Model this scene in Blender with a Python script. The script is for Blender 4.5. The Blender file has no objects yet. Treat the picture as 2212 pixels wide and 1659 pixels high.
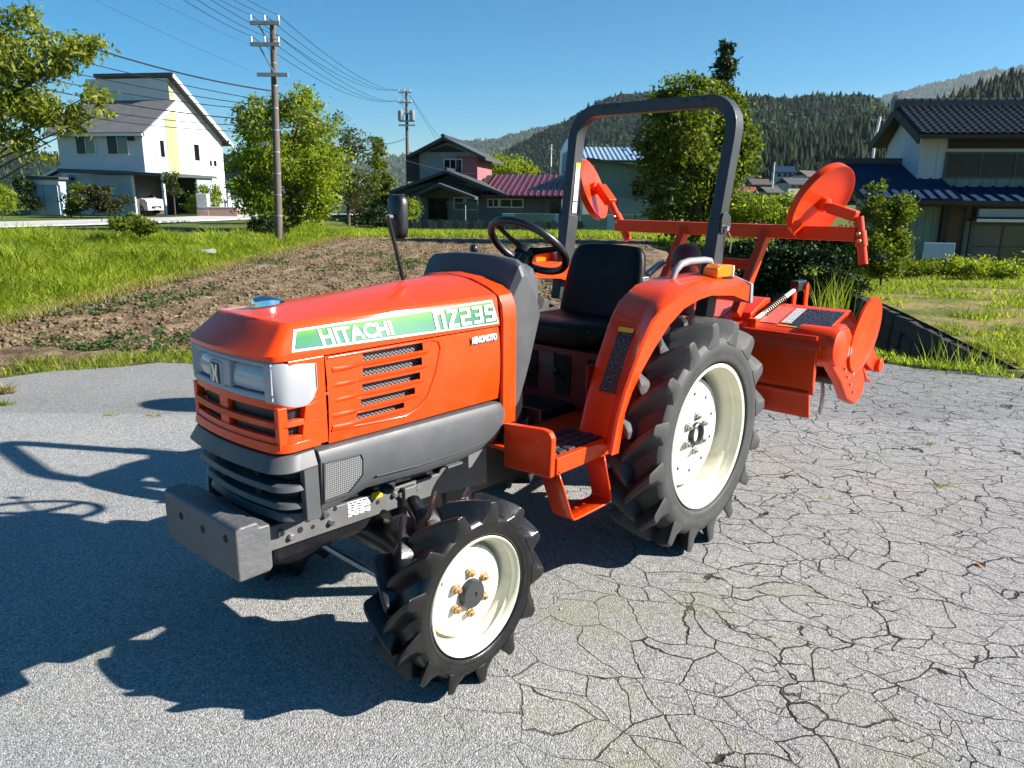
import bpy, bmesh, math, random
import numpy as np
from mathutils import Vector, Matrix, noise as mnoise
random.seed(7); np.random.seed(7)
SC = bpy.context.scene
COL = SC.collection
R_ = math.radians
PI = math.pi

# ------------------------------------------------------------ camera
CAM = np.array([2.8983, 2.1037, 1.5151])
YAW, PITCH, ROLL, FPX = R_(222.1454), R_(13.9648), R_(0.47196), 1635.06
_f = np.array([math.cos(YAW)*math.cos(PITCH), math.sin(YAW)*math.cos(PITCH), -math.sin(PITCH)])
_r0 = np.array([math.sin(YAW), -math.cos(YAW), 0.0]); _u0 = np.cross(_r0, _f)
_r = math.cos(ROLL)*_r0 + math.sin(ROLL)*_u0; _u = -math.sin(ROLL)*_r0 + math.cos(ROLL)*_u0
cam = bpy.data.cameras.new('camera'); cam.lens = FPX/2212*36; cam.sensor_width = 36; cam.clip_start = .05; cam.clip_end = 20000
camo = bpy.data.objects.new('camera', cam); COL.objects.link(camo)
camo.matrix_world = Matrix(((_r[0], _u[0], -_f[0], CAM[0]), (_r[1], _u[1], -_f[1], CAM[1]), (_r[2], _u[2], -_f[2], CAM[2]), (0, 0, 0, 1)))
SC.camera = camo
# ------------------------------------------------------------ sky and sun
SUN_AZ, SUN_EL = R_(127), R_(28.5)
W = bpy.data.worlds.new('World'); SC.world = W; W.use_nodes = True
nt = W.node_tree; nt.nodes.clear()
sky = nt.nodes.new('ShaderNodeTexSky'); sky.sky_type = 'NISHITA'; sky.sun_disc = False
sky.sun_elevation = SUN_EL; sky.sun_rotation = R_(90) - SUN_AZ; sky.altitude = 700; sky.air_density = 1.0; sky.dust_density = .25; sky.ozone_density = 4.0
bg = nt.nodes.new('ShaderNodeBackground'); bg.inputs['Strength'].default_value = .05
wo = nt.nodes.new('ShaderNodeOutputWorld'); hs = nt.nodes.new('ShaderNodeHueSaturation'); hs.inputs['Saturation'].default_value = 1.7; hs.inputs['Hue'].default_value = .491; nt.links.new(sky.outputs[0], hs.inputs['Color']); nt.links.new(hs.outputs[0], bg.inputs[0]); nt.links.new(bg.outputs[0], wo.inputs[0])
sl = bpy.data.lights.new('sun', 'SUN'); sl.energy = 5.0; sl.angle = R_(.53); sl.color = (1.0, .95, .87)
so = bpy.data.objects.new('sun', sl); COL.objects.link(so)
sd = Vector((math.cos(SUN_EL)*math.cos(SUN_AZ), math.cos(SUN_EL)*math.sin(SUN_AZ), math.sin(SUN_EL)))
so.rotation_euler = sd.to_track_quat('Z', 'Y').to_euler(); so.location = (0, 6, 12)
SC.view_settings.view_transform = 'Standard'; SC.view_settings.look = 'None'
SC.view_settings.exposure = 1.38; SC.view_settings.gamma = 1.0
SC.cycles.use_denoising = True; SC.cycles.max_bounces = 6; SC.cycles.transparent_max_bounces = 12
SC.cycles.caustics_reflective = False; SC.cycles.caustics_refractive = False
SC.cycles.volume_bounces = 0

# ------------------------------------------------------------ the view-aligned survey frame used for the background
# (a metres to the right, b metres ahead, of the camera's foot)
FW = np.array([math.cos(YAW), math.sin(YAW)]); RT = np.array([math.sin(YAW), -math.cos(YAW)])
ZROT = math.atan2(RT[1], RT[0])            # rotation that lays local x along 'right' and local y along 'ahead'
def AB(a, b, z=0.0):
    p = CAM[:2] + a*RT + b*FW
    return Vector((p[0], p[1], z))
def at(px, py, b):
    """surveyed point of the photograph (2212 wide) at b metres ahead -> (a, z)"""
    d = _f + _r*(px-1106)/FPX - _u*(py-829.5)/FPX
    t = b/float(d[:2] @ FW)
    return float(d[:2] @ RT)*t, float(CAM[2] + d[2]*t)

# ------------------------------------------------------------ mesh helpers
class MB:
    def __init__(s): s.v = []; s.f = []; s.n = 0
    def add(s, vs, fs, M=None):
        n = len(s.v)
        if M is not None: vs = [M @ Vector(p) for p in vs]
        s.v += [tuple(p) for p in vs]; s.f += [tuple(i+n for i in q) for q in fs]; return s
    def box(s, x0, x1, y0, y1, z0, z1, M=None):
        return s.add([(x0,y0,z0),(x1,y0,z0),(x1,y1,z0),(x0,y1,z0),(x0,y0,z1),(x1,y0,z1),(x1,y1,z1),(x0,y1,z1)],
                     [(0,3,2,1),(4,5,6,7),(0,1,5,4),(1,2,6,5),(2,3,7,6),(3,0,4,7)], M)
    def bar(s, p, q, w, h, up=(0,0,1)):
        p, q = Vector(p), Vector(q); d = (q-p); L = d.length; d.normalize()
        u = Vector(up); r = d.cross(u)
        if r.length < 1e-4: r = d.cross(Vector((1,0,0)))
        r.normalize(); u = r.cross(d)
        M = Matrix(((d.x,r.x,u.x,p.x),(d.y,r.y,u.y,p.y),(d.z,r.z,u.z,p.z),(0,0,0,1)))
        return s.box(0, L, -w/2, w/2, -h/2, h/2, M)
    def tube(s, pts, r, n=10, closed=False, caps=True):
        pts = [Vector(p) for p in pts]; m = len(pts)
        rs = r if isinstance(r, (list, tuple)) else [r]*m
        prev = None; rings = []
        for i in range(m):
            a = pts[i-1] if (i > 0 or closed) else pts[i]; b = pts[(i+1) % m] if (i < m-1 or closed) else pts[i]
            d = (b-a).normalized()
            if prev is None:
                u = Vector((0,0,1)) if abs(d.z) < .9 else Vector((1,0,0)); u = (u - d*u.dot(d)).normalized()
            else:
                u = (prev - d*prev.dot(d)); u = u.normalized() if u.length > 1e-6 else d.orthogonal().normalized()
            prev = u; w = d.cross(u)
            rings.append([pts[i] + (u*math.cos(t) + w*math.sin(t))*rs[i] for t in [2*PI*k/n for k in range(n)]])
        return s.loft(rings, True, caps and not closed, closed)
    def loft(s, rings, ring_closed=True, caps=False, closed=False):
        n = len(rings[0]); m = len(rings); vs = [p for r in rings for p in r]; fs = []
        for i in range(m if closed else m-1):
            j = (i+1) % m
            for k in range(n if ring_closed else n-1):
                l = (k+1) % n
                fs.append((i*n+k, i*n+l, j*n+l, j*n+k))
        if caps: fs.append(tuple(range(n))[::-1]); fs.append(tuple((m-1)*n+k for k in range(n)))
        return s.add(vs, fs)
    def lathe(s, prof, n=32, M=None, a0=0, a1=2*PI):
        """profile of (radius, height along local z)"""
        full = abs(a1-a0-2*PI) < 1e-6; k = n if full else n+1
        rings = [[(r*math.cos(a0+(a1-a0)*i/n), r*math.sin(a0+(a1-a0)*i/n), h) for i in range(k)] for r, h in prof]
        m = MB().loft(rings, full)
        return s.add(m.v, m.f, M)
    def prism(s, poly, d0, d1, ax='y'):
        n = len(poly)
        def P(u, v, d): return {'y': (u, d, v), 'x': (d, u, v), 'z': (u, v, d)}[ax]
        vs = [P(u, v, d0) for u, v in poly] + [P(u, v, d1) for u, v in poly]
        fs = [tuple(range(n)), tuple(range(2*n-1, n-1, -1))] + [(i, i+n, (i+1) % n+n, (i+1) % n) for i in range(n)]
        return s.add(vs, fs)
    def weld(s, e=1e-5):
        key = {}; idx = []; nv = []
        for p in s.v:
            k = tuple(round(c/e) for c in p)
            if k not in key: key[k] = len(nv); nv.append(p)
            idx.append(key[k])
        s.v = nv; s.f = [tuple(idx[i] for i in q) for q in s.f]; return s
    def mesh(s, name, mat=None, smooth=None, fix=True):
        me = bpy.data.meshes.new(name); me.from_pydata(s.v, [], s.f)
        if fix:
            b = bmesh.new(); b.from_mesh(me); bmesh.ops.recalc_face_normals(b, faces=b.faces); b.to_mesh(me); b.free()
        if mat is not None: me.materials.append(mat)
        if smooth is not None:
            me.shade_smooth()
            if smooth < 179: me.set_sharp_from_angle(angle=R_(smooth))
        me.update(); return me
    def build(s, name, mat, parent=None, smooth=None, bevel=None, sub=0, solid=None, fix=True):
        me = s.mesh(name, mat, smooth, fix)
        return link(name, me, parent, bevel, sub, solid, smooth)
def link(name, me, parent=None, bevel=None, sub=0, solid=None, smooth=None):
    o = bpy.data.objects.new(name, me); COL.objects.link(o)
    if parent is not None: o.parent = parent
    if solid:
        m = o.modifiers.new('solid', 'SOLIDIFY'); m.thickness = solid; m.offset = -1
    if bevel:
        m = o.modifiers.new('bevel', 'BEVEL'); m.width = bevel; m.segments = 2; m.limit_method = 'ANGLE'; m.angle_limit = R_(32); m.harden_normals = smooth is not None
    if sub:
        m = o.modifiers.new('sub', 'SUBSURF'); m.levels = sub; m.render_levels = sub
    return o
def empty(name, loc=(0,0,0), rz=0.0, parent=None):
    o = bpy.data.objects.new(name, None); COL.objects.link(o); o.location = loc; o.rotation_euler = (0,0,rz)
    o.empty_display_size = .2
    if parent is not None: o.parent = parent
    return o
def tag(o, label=None, cat=None, group=None, kind=None):
    if label: o['label'] = label
    if cat: o['category'] = cat
    if group: o['group'] = group
    if kind: o['kind'] = kind
    return o
def npmesh(name, V, F, mat):
    """fast mesh from numpy arrays (all faces with the same number of corners)"""
    V = np.asarray(V, np.float32); F = np.asarray(F, np.int32)
    me = bpy.data.meshes.new(name); k = F.shape[1]
    me.vertices.add(len(V)); me.vertices.foreach_set('co', V.ravel())
    me.loops.add(F.size); me.loops.foreach_set('vertex_index', F.ravel())
    me.polygons.add(len(F)); me.polygons.foreach_set('loop_start', np.arange(0, F.size, k, dtype=np.int32))
    me.update(calc_edges=True); me.validate()
    me.materials.append(mat)
    return me
def text_into(mb, txt, size, M, depth=.0006, bold=0.0, xs=1.0, font_shear=0.0, warp=None):
    cu = bpy.data.curves.new('txt', 'FONT'); cu.body = txt; cu.size = size; cu.extrude = depth; cu.offset = bold; cu.shear = font_shear
    cu.resolution_u = 3
    o = bpy.data.objects.new('txt', cu); COL.objects.link(o)
    dg = bpy.context.evaluated_depsgraph_get(); me = bpy.data.meshes.new_from_object(o.evaluated_get(dg))
    vs = [v.co.copy() for v in me.vertices]
    w = max((v.x for v in vs), default=1)
    mb.add([Vector((v.x*xs, v.y, v.z)) if warp is None else warp(v.x*xs, v.y, v.z) for v in vs], [tuple(p.vertices) for p in me.polygons], M)
    bpy.data.objects.remove(o); bpy.data.curves.remove(cu); bpy.data.meshes.remove(me)
    return w*xs

# ------------------------------------------------------------ materials
MAT = {}
def mat(name):
    m = bpy.data.materials.new(name); m.use_nodes = True; m.node_tree.nodes.clear(); MAT[name] = m
    return m, m.node_tree
def N(t, typ, **kw):
    n = t.nodes.new(typ)
    for k, v in kw.items():
        if k.startswith('i_'):
            key = k[2:].replace('_', ' ')
            n.inputs[int(key) if key.isdigit() else key].default_value = v
        else: setattr(n, k, v)
    return n
def L(t, a, ao, b, bi): t.links.new(a.outputs[ao], b.inputs[bi])
def ramp(t, stops, interp='LINEAR'):
    n = t.nodes.new('ShaderNodeValToRGB'); e = n.color_ramp.elements; n.color_ramp.interpolation = interp
    while len(e) < len(stops): e.new(.5)
    for x, (p, c) in zip(e, stops): x.position = p; x.color = (*c, 1) if len(c) == 3 else c
    return n
def c4(c): return (*c, 1.0)
def scale_c(c, k): return tuple(min(1, x*k) for x in c)
def simple(name, col, rough=.5, metal=0.0, coat=0.0, var=.12, scale=6.0, bump=0.0, bscale=60.0, spec=.5, dirt=None, rvar=.1):
    """principled with a little colour, gloss and relief variation"""
    m, t = mat(name)
    out = N(t, 'ShaderNodeOutputMaterial'); p = N(t, 'ShaderNodeBsdfPrincipled'); L(t, p, 0, out, 0)
    tc = N(t, 'ShaderNodeTexCoord')
    nz = N(t, 'ShaderNodeTexNoise', i_Scale=scale, i_Detail=5.0, i_Roughness=.6); L(t, tc, 'Object', nz, 'Vector')
    r = ramp(t, [(.3, scale_c(col, 1-var)), (.7, scale_c(col, 1+var))]); L(t, nz, 0, r, 0)
    src = r
    if dirt:
        n2 = N(t, 'ShaderNodeTexNoise', i_Scale=scale*2.3, i_Detail=8.0, i_Roughness=.7); L(t, tc, 'Object', n2, 'Vector')
        r2 = ramp(t, [(.52, (0,0,0)), (.75, (dirt[1],)*3)]); L(t, n2, 0, r2, 0)
        mx = N(t, 'ShaderNodeMix', data_type='RGBA'); L(t, r2, 0, mx, 0); L(t, r, 0, mx, 6); mx.inputs[7].default_value = c4(dirt[0])
        t.links.new(mx.outputs[2], p.inputs['Base Color'])
    else: L(t, r, 0, p, 'Base Color')
    rr = ramp(t, [(.3, (max(0, rough-rvar),)*3), (.7, (min(1, rough+rvar),)*3)]); L(t, nz, 0, rr, 0); L(t, rr, 0, p, 'Roughness')
    p.inputs['Metallic'].default_value = metal; p.inputs['Coat Weight'].default_value = coat; p.inputs['Coat Roughness'].default_value = .12
    p.inputs['Specular IOR Level'].default_value = spec
    if bump:
        nb = N(t, 'ShaderNodeTexNoise', i_Scale=bscale, i_Detail=4.0); L(t, tc, 'Object', nb, 'Vector')
        bp = N(t, 'ShaderNodeBump', i_Strength=bump, i_Distance=.01); L(t, nb, 0, bp, 'Height'); L(t, bp, 0, p, 'Normal')
    return m
def leafmat(name, c0, c1, c2, trans=.35, rough=.5):
    m, t = mat(name)
    out = N(t, 'ShaderNodeOutputMaterial'); g = N(t, 'ShaderNodeNewGeometry')
    r = ramp(t, [(0, c0), (.5, c1), (1, c2)]); L(t, g, 'Random Per Island', r, 0)
    tc = N(t, 'ShaderNodeTexCoord'); nz = N(t, 'ShaderNodeTexNoise', i_Scale=.9, i_Detail=3.0); L(t, tc, 'Object', nz, 'Vector')
    rm = ramp(t, [(.3, (.7, .75, .6)), (.7, (1.15, 1.1, 1.0))]); L(t, nz, 0, rm, 0)
    mx = N(t, 'ShaderNodeMix', data_type='RGBA', blend_type='MULTIPLY'); mx.inputs[0].default_value = 1.0
    L(t, r, 0, mx, 6); L(t, rm, 0, mx, 7)
    p = N(t, 'ShaderNodeBsdfPrincipled', i_Roughness=rough); p.inputs['Specular IOR Level'].default_value = .18
    t.links.new(mx.outputs[2], p.inputs['Base Color'])
    tr = N(t, 'ShaderNodeBsdfTranslucent'); 
    br = N(t, 'ShaderNodeMix', data_type='RGBA', blend_type='MULTIPLY'); br.inputs[0].default_value = 1.0
    t.links.new(mx.outputs[2], br.inputs[6]); br.inputs[7].default_value = (1.5, 1.6, .5, 1); t.links.new(br.outputs[2], tr.inputs[0])
    ms = N(t, 'ShaderNodeMixShader'); ms.inputs[0].default_value = trans
    L(t, p, 0, ms, 1); L(t, tr, 0, ms, 2); L(t, ms, 0, out, 0)
    return m
# ------------------------------------------------------------ paint, plastic, rubber, metal
simple('orange_paint', (.74, .050, .001), rough=.42, coat=.45, spec=.2, var=.05, scale=2.5, bump=.03, bscale=220, dirt=((.50, .13, .05), .22))
simple('implement_red', (.74, .044, .002), rough=.42, coat=.35, spec=.2, var=.06, scale=5, bump=.08, bscale=70, dirt=((.34, .10, .05), .32))
simple('grey_plastic', (.078, .080, .085), rough=.44, spec=.35, var=.06, scale=8, bump=.06, bscale=700, dirt=((.16, .15, .14), .2))
simple('dark_plastic', (.012, .012, .015), rough=.38, var=.12, scale=8, bump=.04, bscale=500)
simple('black_void', (.006, .006, .007), rough=.8, var=.1)
simple('cast_iron', (.105, .105, .11), rough=.55, var=.10, scale=7, bump=.35, bscale=55, dirt=((.09, .085, .08), .5))
simple('frame_grey', (.12, .12, .12), rough=.5, var=.1, scale=9, bump=.08, bscale=120, dirt=((.09, .08, .07), .5))
simple('tyre_black', (.0065, .0065, .007), rough=.32, var=.25, scale=9, bump=.08, bscale=160, dirt=((.03, .028, .026), .3))
simple('tyre_grey', (.036, .036, .036), rough=.62, var=.18, scale=6, bump=.12, bscale=160, dirt=((.085, .08, .07), .5))
simple('rim_cream', (.70, .67, .53), rough=.36, coat=.2, var=.05, scale=7, bump=.05, bscale=70, dirt=((.42, .34, .22), .42))
simple('steel', (.42, .42, .42), rough=.38, metal=.9, var=.15, scale=20, dirt=((.2, .13, .08), .4))
simple('chrome', (.62, .63, .65), rough=.12, metal=1.0, var=.03, rvar=.03)
simple('bolt_brass', (.55, .36, .20), rough=.42, metal=.7, var=.25, scale=60, dirt=((.28, .12, .05), .6))
simple('bezel_silver', (.33, .335, .36), rough=.42, var=.03, scale=6, coat=.1)
simple('seat_vinyl', (.005, .005, .0055), rough=.5, spec=.22, var=.15, scale=10, bump=.10, bscale=260)
simple('black_paint', (.008, .008, .010), rough=.36, coat=.15, var=.15, scale=6, bump=.05, bscale=200, dirt=((.05, .05, .05), .25))
simple('rops_grey', (.036, .037, .040), rough=.42, spec=.35, coat=.1, var=.10, scale=6, bump=.08, bscale=160)
simple('rubber_mat', (.028, .028, .03), rough=.6, var=.2, scale=18, bump=.15, bscale=120)
simple('maroon_panel', (.16, .014, .012), rough=.45, var=.15, scale=8)
simple('amber_lens', (.85, .20, .004), rough=.2, coat=.6, var=.05)
simple('decal_white', (.80, .80, .80), rough=.35, var=.03)
simple('decal_shade', (.06, .16, .11), rough=.5, spec=.2); simple('decal_black', (.015, .015, .018), rough=.4, var=.1)
simple('decal_yellow', (.80, .52, .02), rough=.4, var=.05)
simple('cap_grey', (.24, .27, .33), rough=.5, var=.06)
simple('blue_box', (.01, .12, .42), rough=.4)
simple('handle_grey', (.25, .255, .26), rough=.5, var=.08)
simple('gold', (.74, .70, .54), rough=.3, metal=.3)
simple('reflector', (.66, .70, .74), rough=.3, metal=.35); simple('red_reflector', (.55, .01, .01), rough=.15, coat=.6)
def glassy(name, col, rough=.05):
    m, t = mat(name); out = N(t, 'ShaderNodeOutputMaterial')
    p = N(t, 'ShaderNodeBsdfPrincipled', i_Roughness=rough); p.inputs['Base Color'].default_value = c4(col)
    tb = N(t, 'ShaderNodeBsdfTransparent'); fr = N(t, 'ShaderNodeFresnel', i_IOR=1.5)
    g = N(t, 'ShaderNodeBsdfGlossy', i_Roughness=rough)
    s1 = N(t, 'ShaderNodeMixShader'); s1.inputs[0].default_value = .48; L(t, tb, 0, s1, 1); L(t, p, 0, s1, 2)
    s2 = N(t, 'ShaderNodeMixShader'); L(t, fr, 0, s2, 0); L(t, s1, 0, s2, 1); L(t, g, 0, s2, 2); L(t, s2, 0, out, 0)
    return m
glassy('lamp_glass', (.86, .91, .96))
def netting(name, metal=(.42, .42, .43), sx=110, sz=150, wire=.30, square=False):
    """woven or expanded metal mesh over a black depth"""
    m, t = mat(name); out = N(t, 'ShaderNodeOutputMaterial'); p = N(t, 'ShaderNodeBsdfPrincipled', i_Roughness=.45); L(t, p, 0, out, 0)
    tc = N(t, 'ShaderNodeTexCoord'); sp = N(t, 'ShaderNodeSeparateXYZ'); L(t, tc, 'Object', sp, 0)
    xy = N(t, 'ShaderNodeMath', operation='ADD'); L(t, sp, 'X', xy, 0); L(t, sp, 'Y', xy, 1)
    ux = N(t, 'ShaderNodeMath', operation='MULTIPLY'); L(t, xy, 0, ux, 0); ux.inputs[1].default_value = sx
    uz = N(t, 'ShaderNodeMath', operation='MULTIPLY'); L(t, sp, 'Z', uz, 0); uz.inputs[1].default_value = sz
    outs = []
    for op in ('ADD', 'SUBTRACT'):
        if square: src = ux if op == 'ADD' else uz
        else:
            src = N(t, 'ShaderNodeMath', operation=op); L(t, ux, 0, src, 0); L(t, uz, 0, src, 1)
        fr = N(t, 'ShaderNodeMath', operation='FRACT'); L(t, src, 0, fr, 0)
        lt = N(t, 'ShaderNodeMath', operation='LESS_THAN'); L(t, fr, 0, lt, 0); lt.inputs[1].default_value = wire
        outs.append(lt)
    mxm = N(t, 'ShaderNodeMath', operation='MAXIMUM'); L(t, outs[0], 0, mxm, 0); L(t, outs[1], 0, mxm, 1)
    mx = N(t, 'ShaderNodeMix', data_type='RGBA'); L(t, mxm, 0, mx, 0); mx.inputs[6].default_value = (.004, .004, .004, 1); mx.inputs[7].default_value = c4(metal)
    t.links.new(mx.outputs[2], p.inputs['Base Color'])
    bp = N(t, 'ShaderNodeBump', i_Strength=.6, i_Distance=.002); L(t, mxm, 0, bp, 'Height'); L(t, bp, 0, p, 'Normal')
    return m
netting('vent_netting', metal=(.26, .26, .27), sx=62, sz=95, wire=.20)
netting('fine_netting', metal=(.20, .20, .205), sx=150, sz=150, wire=.42, square=True)
netting('dark_netting', metal=(.035, .035, .035), sx=80, sz=120, wire=.22)
def hood_decal():
    m, t = mat('hood_decal_green'); out = N(t, 'ShaderNodeOutputMaterial'); p = N(t, 'ShaderNodeBsdfPrincipled', i_Roughness=.5); L(t, p, 0, out, 0)
    p.inputs['Coat Weight'].default_value = .0; p.inputs['Specular IOR Level'].default_value = .22
    tc = N(t, 'ShaderNodeTexCoord'); sp = N(t, 'ShaderNodeSeparateXYZ'); L(t, tc, 'Object', sp, 0)
    # lime at the upper edge, teal below, along the print's own height
    sl_ = N(t, 'ShaderNodeMath', operation='MULTIPLY_ADD'); L(t, sp, 'X', sl_, 0); sl_.inputs[1].default_value = -.01564; L(t, sp, 'Z', sl_, 2)
    sl2 = N(t, 'ShaderNodeMath', operation='SUBTRACT'); L(t, sl_, 0, sl2, 0); sl2.inputs[1].default_value = 1.0564
    dn = N(t, 'ShaderNodeMath', operation='MULTIPLY_ADD'); L(t, sp, 'X', dn, 0); dn.inputs[1].default_value = -.03624; dn.inputs[2].default_value = .1194
    mr = N(t, 'ShaderNodeMath', operation='DIVIDE'); L(t, sl2, 0, mr, 0); L(t, dn, 0, mr, 1)
    r = ramp(t, [(0, (.030, .150, .105)), (.35, (.022, .165, .085)), (.62, (.025, .185, .055)), (.9, (.085, .27, .025)), (1, (.13, .31, .035))]); L(t, mr, 0, r, 0)
    L(t, r, 0, p, 'Base Color')
hood_decal()
def printed(name, paper, ink, sx, sz, head=None, zsplit=None, density=.5):
    """rows of small print, too fine to read at this size: blank rules only"""
    m, t = mat(name); out = N(t, 'ShaderNodeOutputMaterial'); p = N(t, 'ShaderNodeBsdfPrincipled', i_Roughness=.4); L(t, p, 0, out, 0)
    tc = N(t, 'ShaderNodeTexCoord'); mp = N(t, 'ShaderNodeMapping'); L(t, tc, 'UV', mp, 0); mp.inputs['Scale'].default_value = (sx, sz, 1)
    sp = N(t, 'ShaderNodeSeparateXYZ'); L(t, mp, 0, sp, 0)
    fr = N(t, 'ShaderNodeMath', operation='FRACT'); L(t, sp, 'Y', fr, 0)
    lt = N(t, 'ShaderNodeMath', operation='LESS_THAN'); L(t, fr, 0, lt, 0); lt.inputs[1].default_value = .55
    wn = N(t, 'ShaderNodeTexNoise', i_Scale=1.0, i_Detail=2.0); L(t, mp, 0, wn, 'Vector')
    g = N(t, 'ShaderNodeMath', operation='GREATER_THAN'); L(t, wn, 0, g, 0); g.inputs[1].default_value = 1-density
    mu = N(t, 'ShaderNodeMath', operation='MULTIPLY'); L(t, lt, 0, mu, 0); L(t, g, 0, mu, 1)
    mx = N(t, 'ShaderNodeMix', data_type='RGBA'); L(t, mu, 0, mx, 0); mx.inputs[6].default_value = c4(paper); mx.inputs[7].default_value = c4(ink)
    t.links.new(mx.outputs[2], p.inputs['Base Color'])
printed('print_black', (.010, .010, .014), (.30, .30, .36), 30, 26, density=.42)
printed('print_white', (.78, .78, .78), (.04, .04, .05), 22, 14, density=.5)
printed('print_plate', (.62, .62, .62), (.03, .03, .04), 7, 6, density=.5)
printed('print_red', (.72, .10, .06), (.80, .35, .28), 30, 22, density=.5)
def decal(name, corners, m, parent, off=.0):
    """a thin printed sticker given by its four corners (tl, tr, br, bl)"""
    me = bpy.data.meshes.new(name); me.from_pydata([tuple(c) for c in corners], [], [(3, 2, 1, 0)]); me.materials.append(m)
    uv = me.uv_layers.new(); 
    for l, q in zip(uv.data, ((0,0), (1,0), (1,1), (0,1))): l.uv = q
    return link(name, me, parent, solid=.0012)

# ------------------------------------------------------------ the tractor (x forward, y to its left, z up, rear axle over the origin)
TR = empty('tractor', (0, 0, 0))
tag(TR, 'small orange farm tractor with grey skirts, cream wheels and black roll bar', 'tractor')
OP, GP, DP = MAT['orange_paint'], MAT['grey_plastic'], MAT['dark_plastic']

def outline(wf, wr, xf, rc, xr, bow=.018, ns=6, nc=6, nf=6):
    """plan outline from the rear of the left side round the nose to the rear of the right side"""
    h = []
    for i in range(ns): t = i/ns; h.append((xr + (xf-bow-rc-xr)*t, wr + (wf-wr)*t))
    for i in range(nc+1):
        a = PI/2*i/nc; h.append((xf-bow-rc+rc*math.sin(a), wf-rc+rc*math.cos(a)))
    yc = wf-rc
    for i in range(1, nf+1):
        y = yc*(1-i/nf); h.append((xf-bow*(y/yc)**2, y))
    return h + [(x, -y) for x, y in h[-2::-1]]
def band(mb, z0, z1, wf, wr, xf, rc, xr, t=.02, bow=.018, tw=0.0, tx=0.0):
    """a solid strip bent round the nose; tw, tx widen its upper edge"""
    o0 = outline(wf, wr, xf, rc, xr, bow); o1 = outline(wf+tw, wr+tw, xf+tx, rc, xr, bow)
    i0 = outline(wf-t, wr-t, xf-t, max(rc-t, .012), xr, bow)
    rings = []
    for (a, b), (c, d), (e, g) in zip(o0, o1, i0):
        rings.append([(a, b, z0), (c, d, z1), (e, g, z1), (e, g, z0)])
    return mb.loft(rings, True, True)

# hood shell
sl_list = [(1.062, .254, .264, 1.858, .042, 0), (1.078, .254, .264, 1.862, .042, 0), (1.086, .247, .262, 1.852, .038, .002), (1.105, .2338, .2583, 1.832, .034, .006),
           (1.130, .2165, .2535, 1.805, .030, .010), (1.148, .204, .250, 1.787, .027, .014), (1.1555, .195, .241, 1.777, .025, .017)]
def zlift(x, k): return k*max(0, min(1, (1.86-x)/.93))
rings = []
for z, wf, wr, xf, rc, k in sl_list:
    rings.append([(x, y, z + zlift(x, k)) for x, y in outline(wf, wr, xf, rc, .935)])
mb = MB(); mb.loft(rings, False)
top = rings[-1]; n = len(top); half = n//2
rows = []
for i in range(half+1):
    p, q = top[i], top[n-1-i]; row = []
    for j in range(13):
        t = j/12; y = p[1]*(1-2*t); w = abs(p[1])+1e-6
        crown = (.006 + .048*max(0, min(1, (1.75-p[0])/.8))) * (1-(1-2*t)**2)
        row.append((p[0], y, p[2] + crown))
    rows.append(row)
mb.loft(rows, False)
hood = mb.weld().build('hood', OP, TR, smooth=17)
# side panels with the louvre openings
for s in (1, -1):
    mb = MB(); zt, zb, xr, xf = 1.058, .792, .935, 1.668
    slots = [(1.053, 1.024, 1.538, 1.534, 1.298), (1.003, .977, 1.542, 1.544, 1.306), (.955, .931, 1.548, 1.552, 1.317), (.908, .885, 1.555, 1.562, 1.340), (.866, .847, 1.570, 1.578, 1.385)]
    def yy(x, z): return s*(.258 + .010*math.sin(PI*min(1, max(0, (z-.78)/.30))) - .006*max(0, (x-1.5)/.2))
    def strip(z1, z0, xa, xb, na=6):
        for i in range(na):
            x0, x1 = xa+(xb-xa)*i/na, xa+(xb-xa)*(i+1)/na; nz = 2
            for j in range(nz):
                a, b = z0+(z1-z0)*j/nz, z0+(z1-z0)*(j+1)/nz
                mb.add([(x0, yy(x0, a), a), (x1, yy(x1, a), a), (x1, yy(x1, b), b), (x0, yy(x0, b), b)], [(0, 1, 2, 3)])
    zprev = zt
    for z1, z0, xa, xb, xe in slots:
        strip(zprev, z1, xr, xf, 8); strip(z1, z0, xr, xe, 4); strip(z1, z0, xa, xf, 2); zprev = z0
    strip(zprev, zb, xr, xf, 8)
    sp = mb.weld().build("side_panel", OP, TR, smooth=50, fix=False)
    nb = MB(); nb.box(1.27, 1.60, min(s*.236, s*.240), max(s*.236, s*.240), .835, 1.056); nb.build('vent_screen', MAT['vent_netting'], sp)
    for k, (z1, z0, xa, xb, xe) in enumerate(slots):                      # blade under each opening
        b = MB(); zz = z0-.006
        b.loft([[(x, s*(.262+d), zz+e) for d, e in ((0, .006), (.011*f, .001), (.009*f, -.006), (0, -.012))] for x, f in ((xe-.03, .1), (xe-.01, .8), (xe+.04, 1), (1.55, 1), (1.62, .6), (1.648+.002*k, .05))], True, True)
        b.build('louvre_blade', OP, sp, smooth=50)
    bead = [(1.660, 1.052), (1.40, 1.0525), (1.255, 1.053), (1.230, 1.045), (1.222, 1.02), (1.25, .94), (1.285, .868), (1.325, .834), (1.38, .818), (1.50, .823), (1.66, .832)]
    b = MB(); b.tube([(x, yy(x, z)+s*.0005, z) for x, z in bead], .0045, 6); b.build('pressed_bead', OP, sp, smooth=60)
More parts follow.
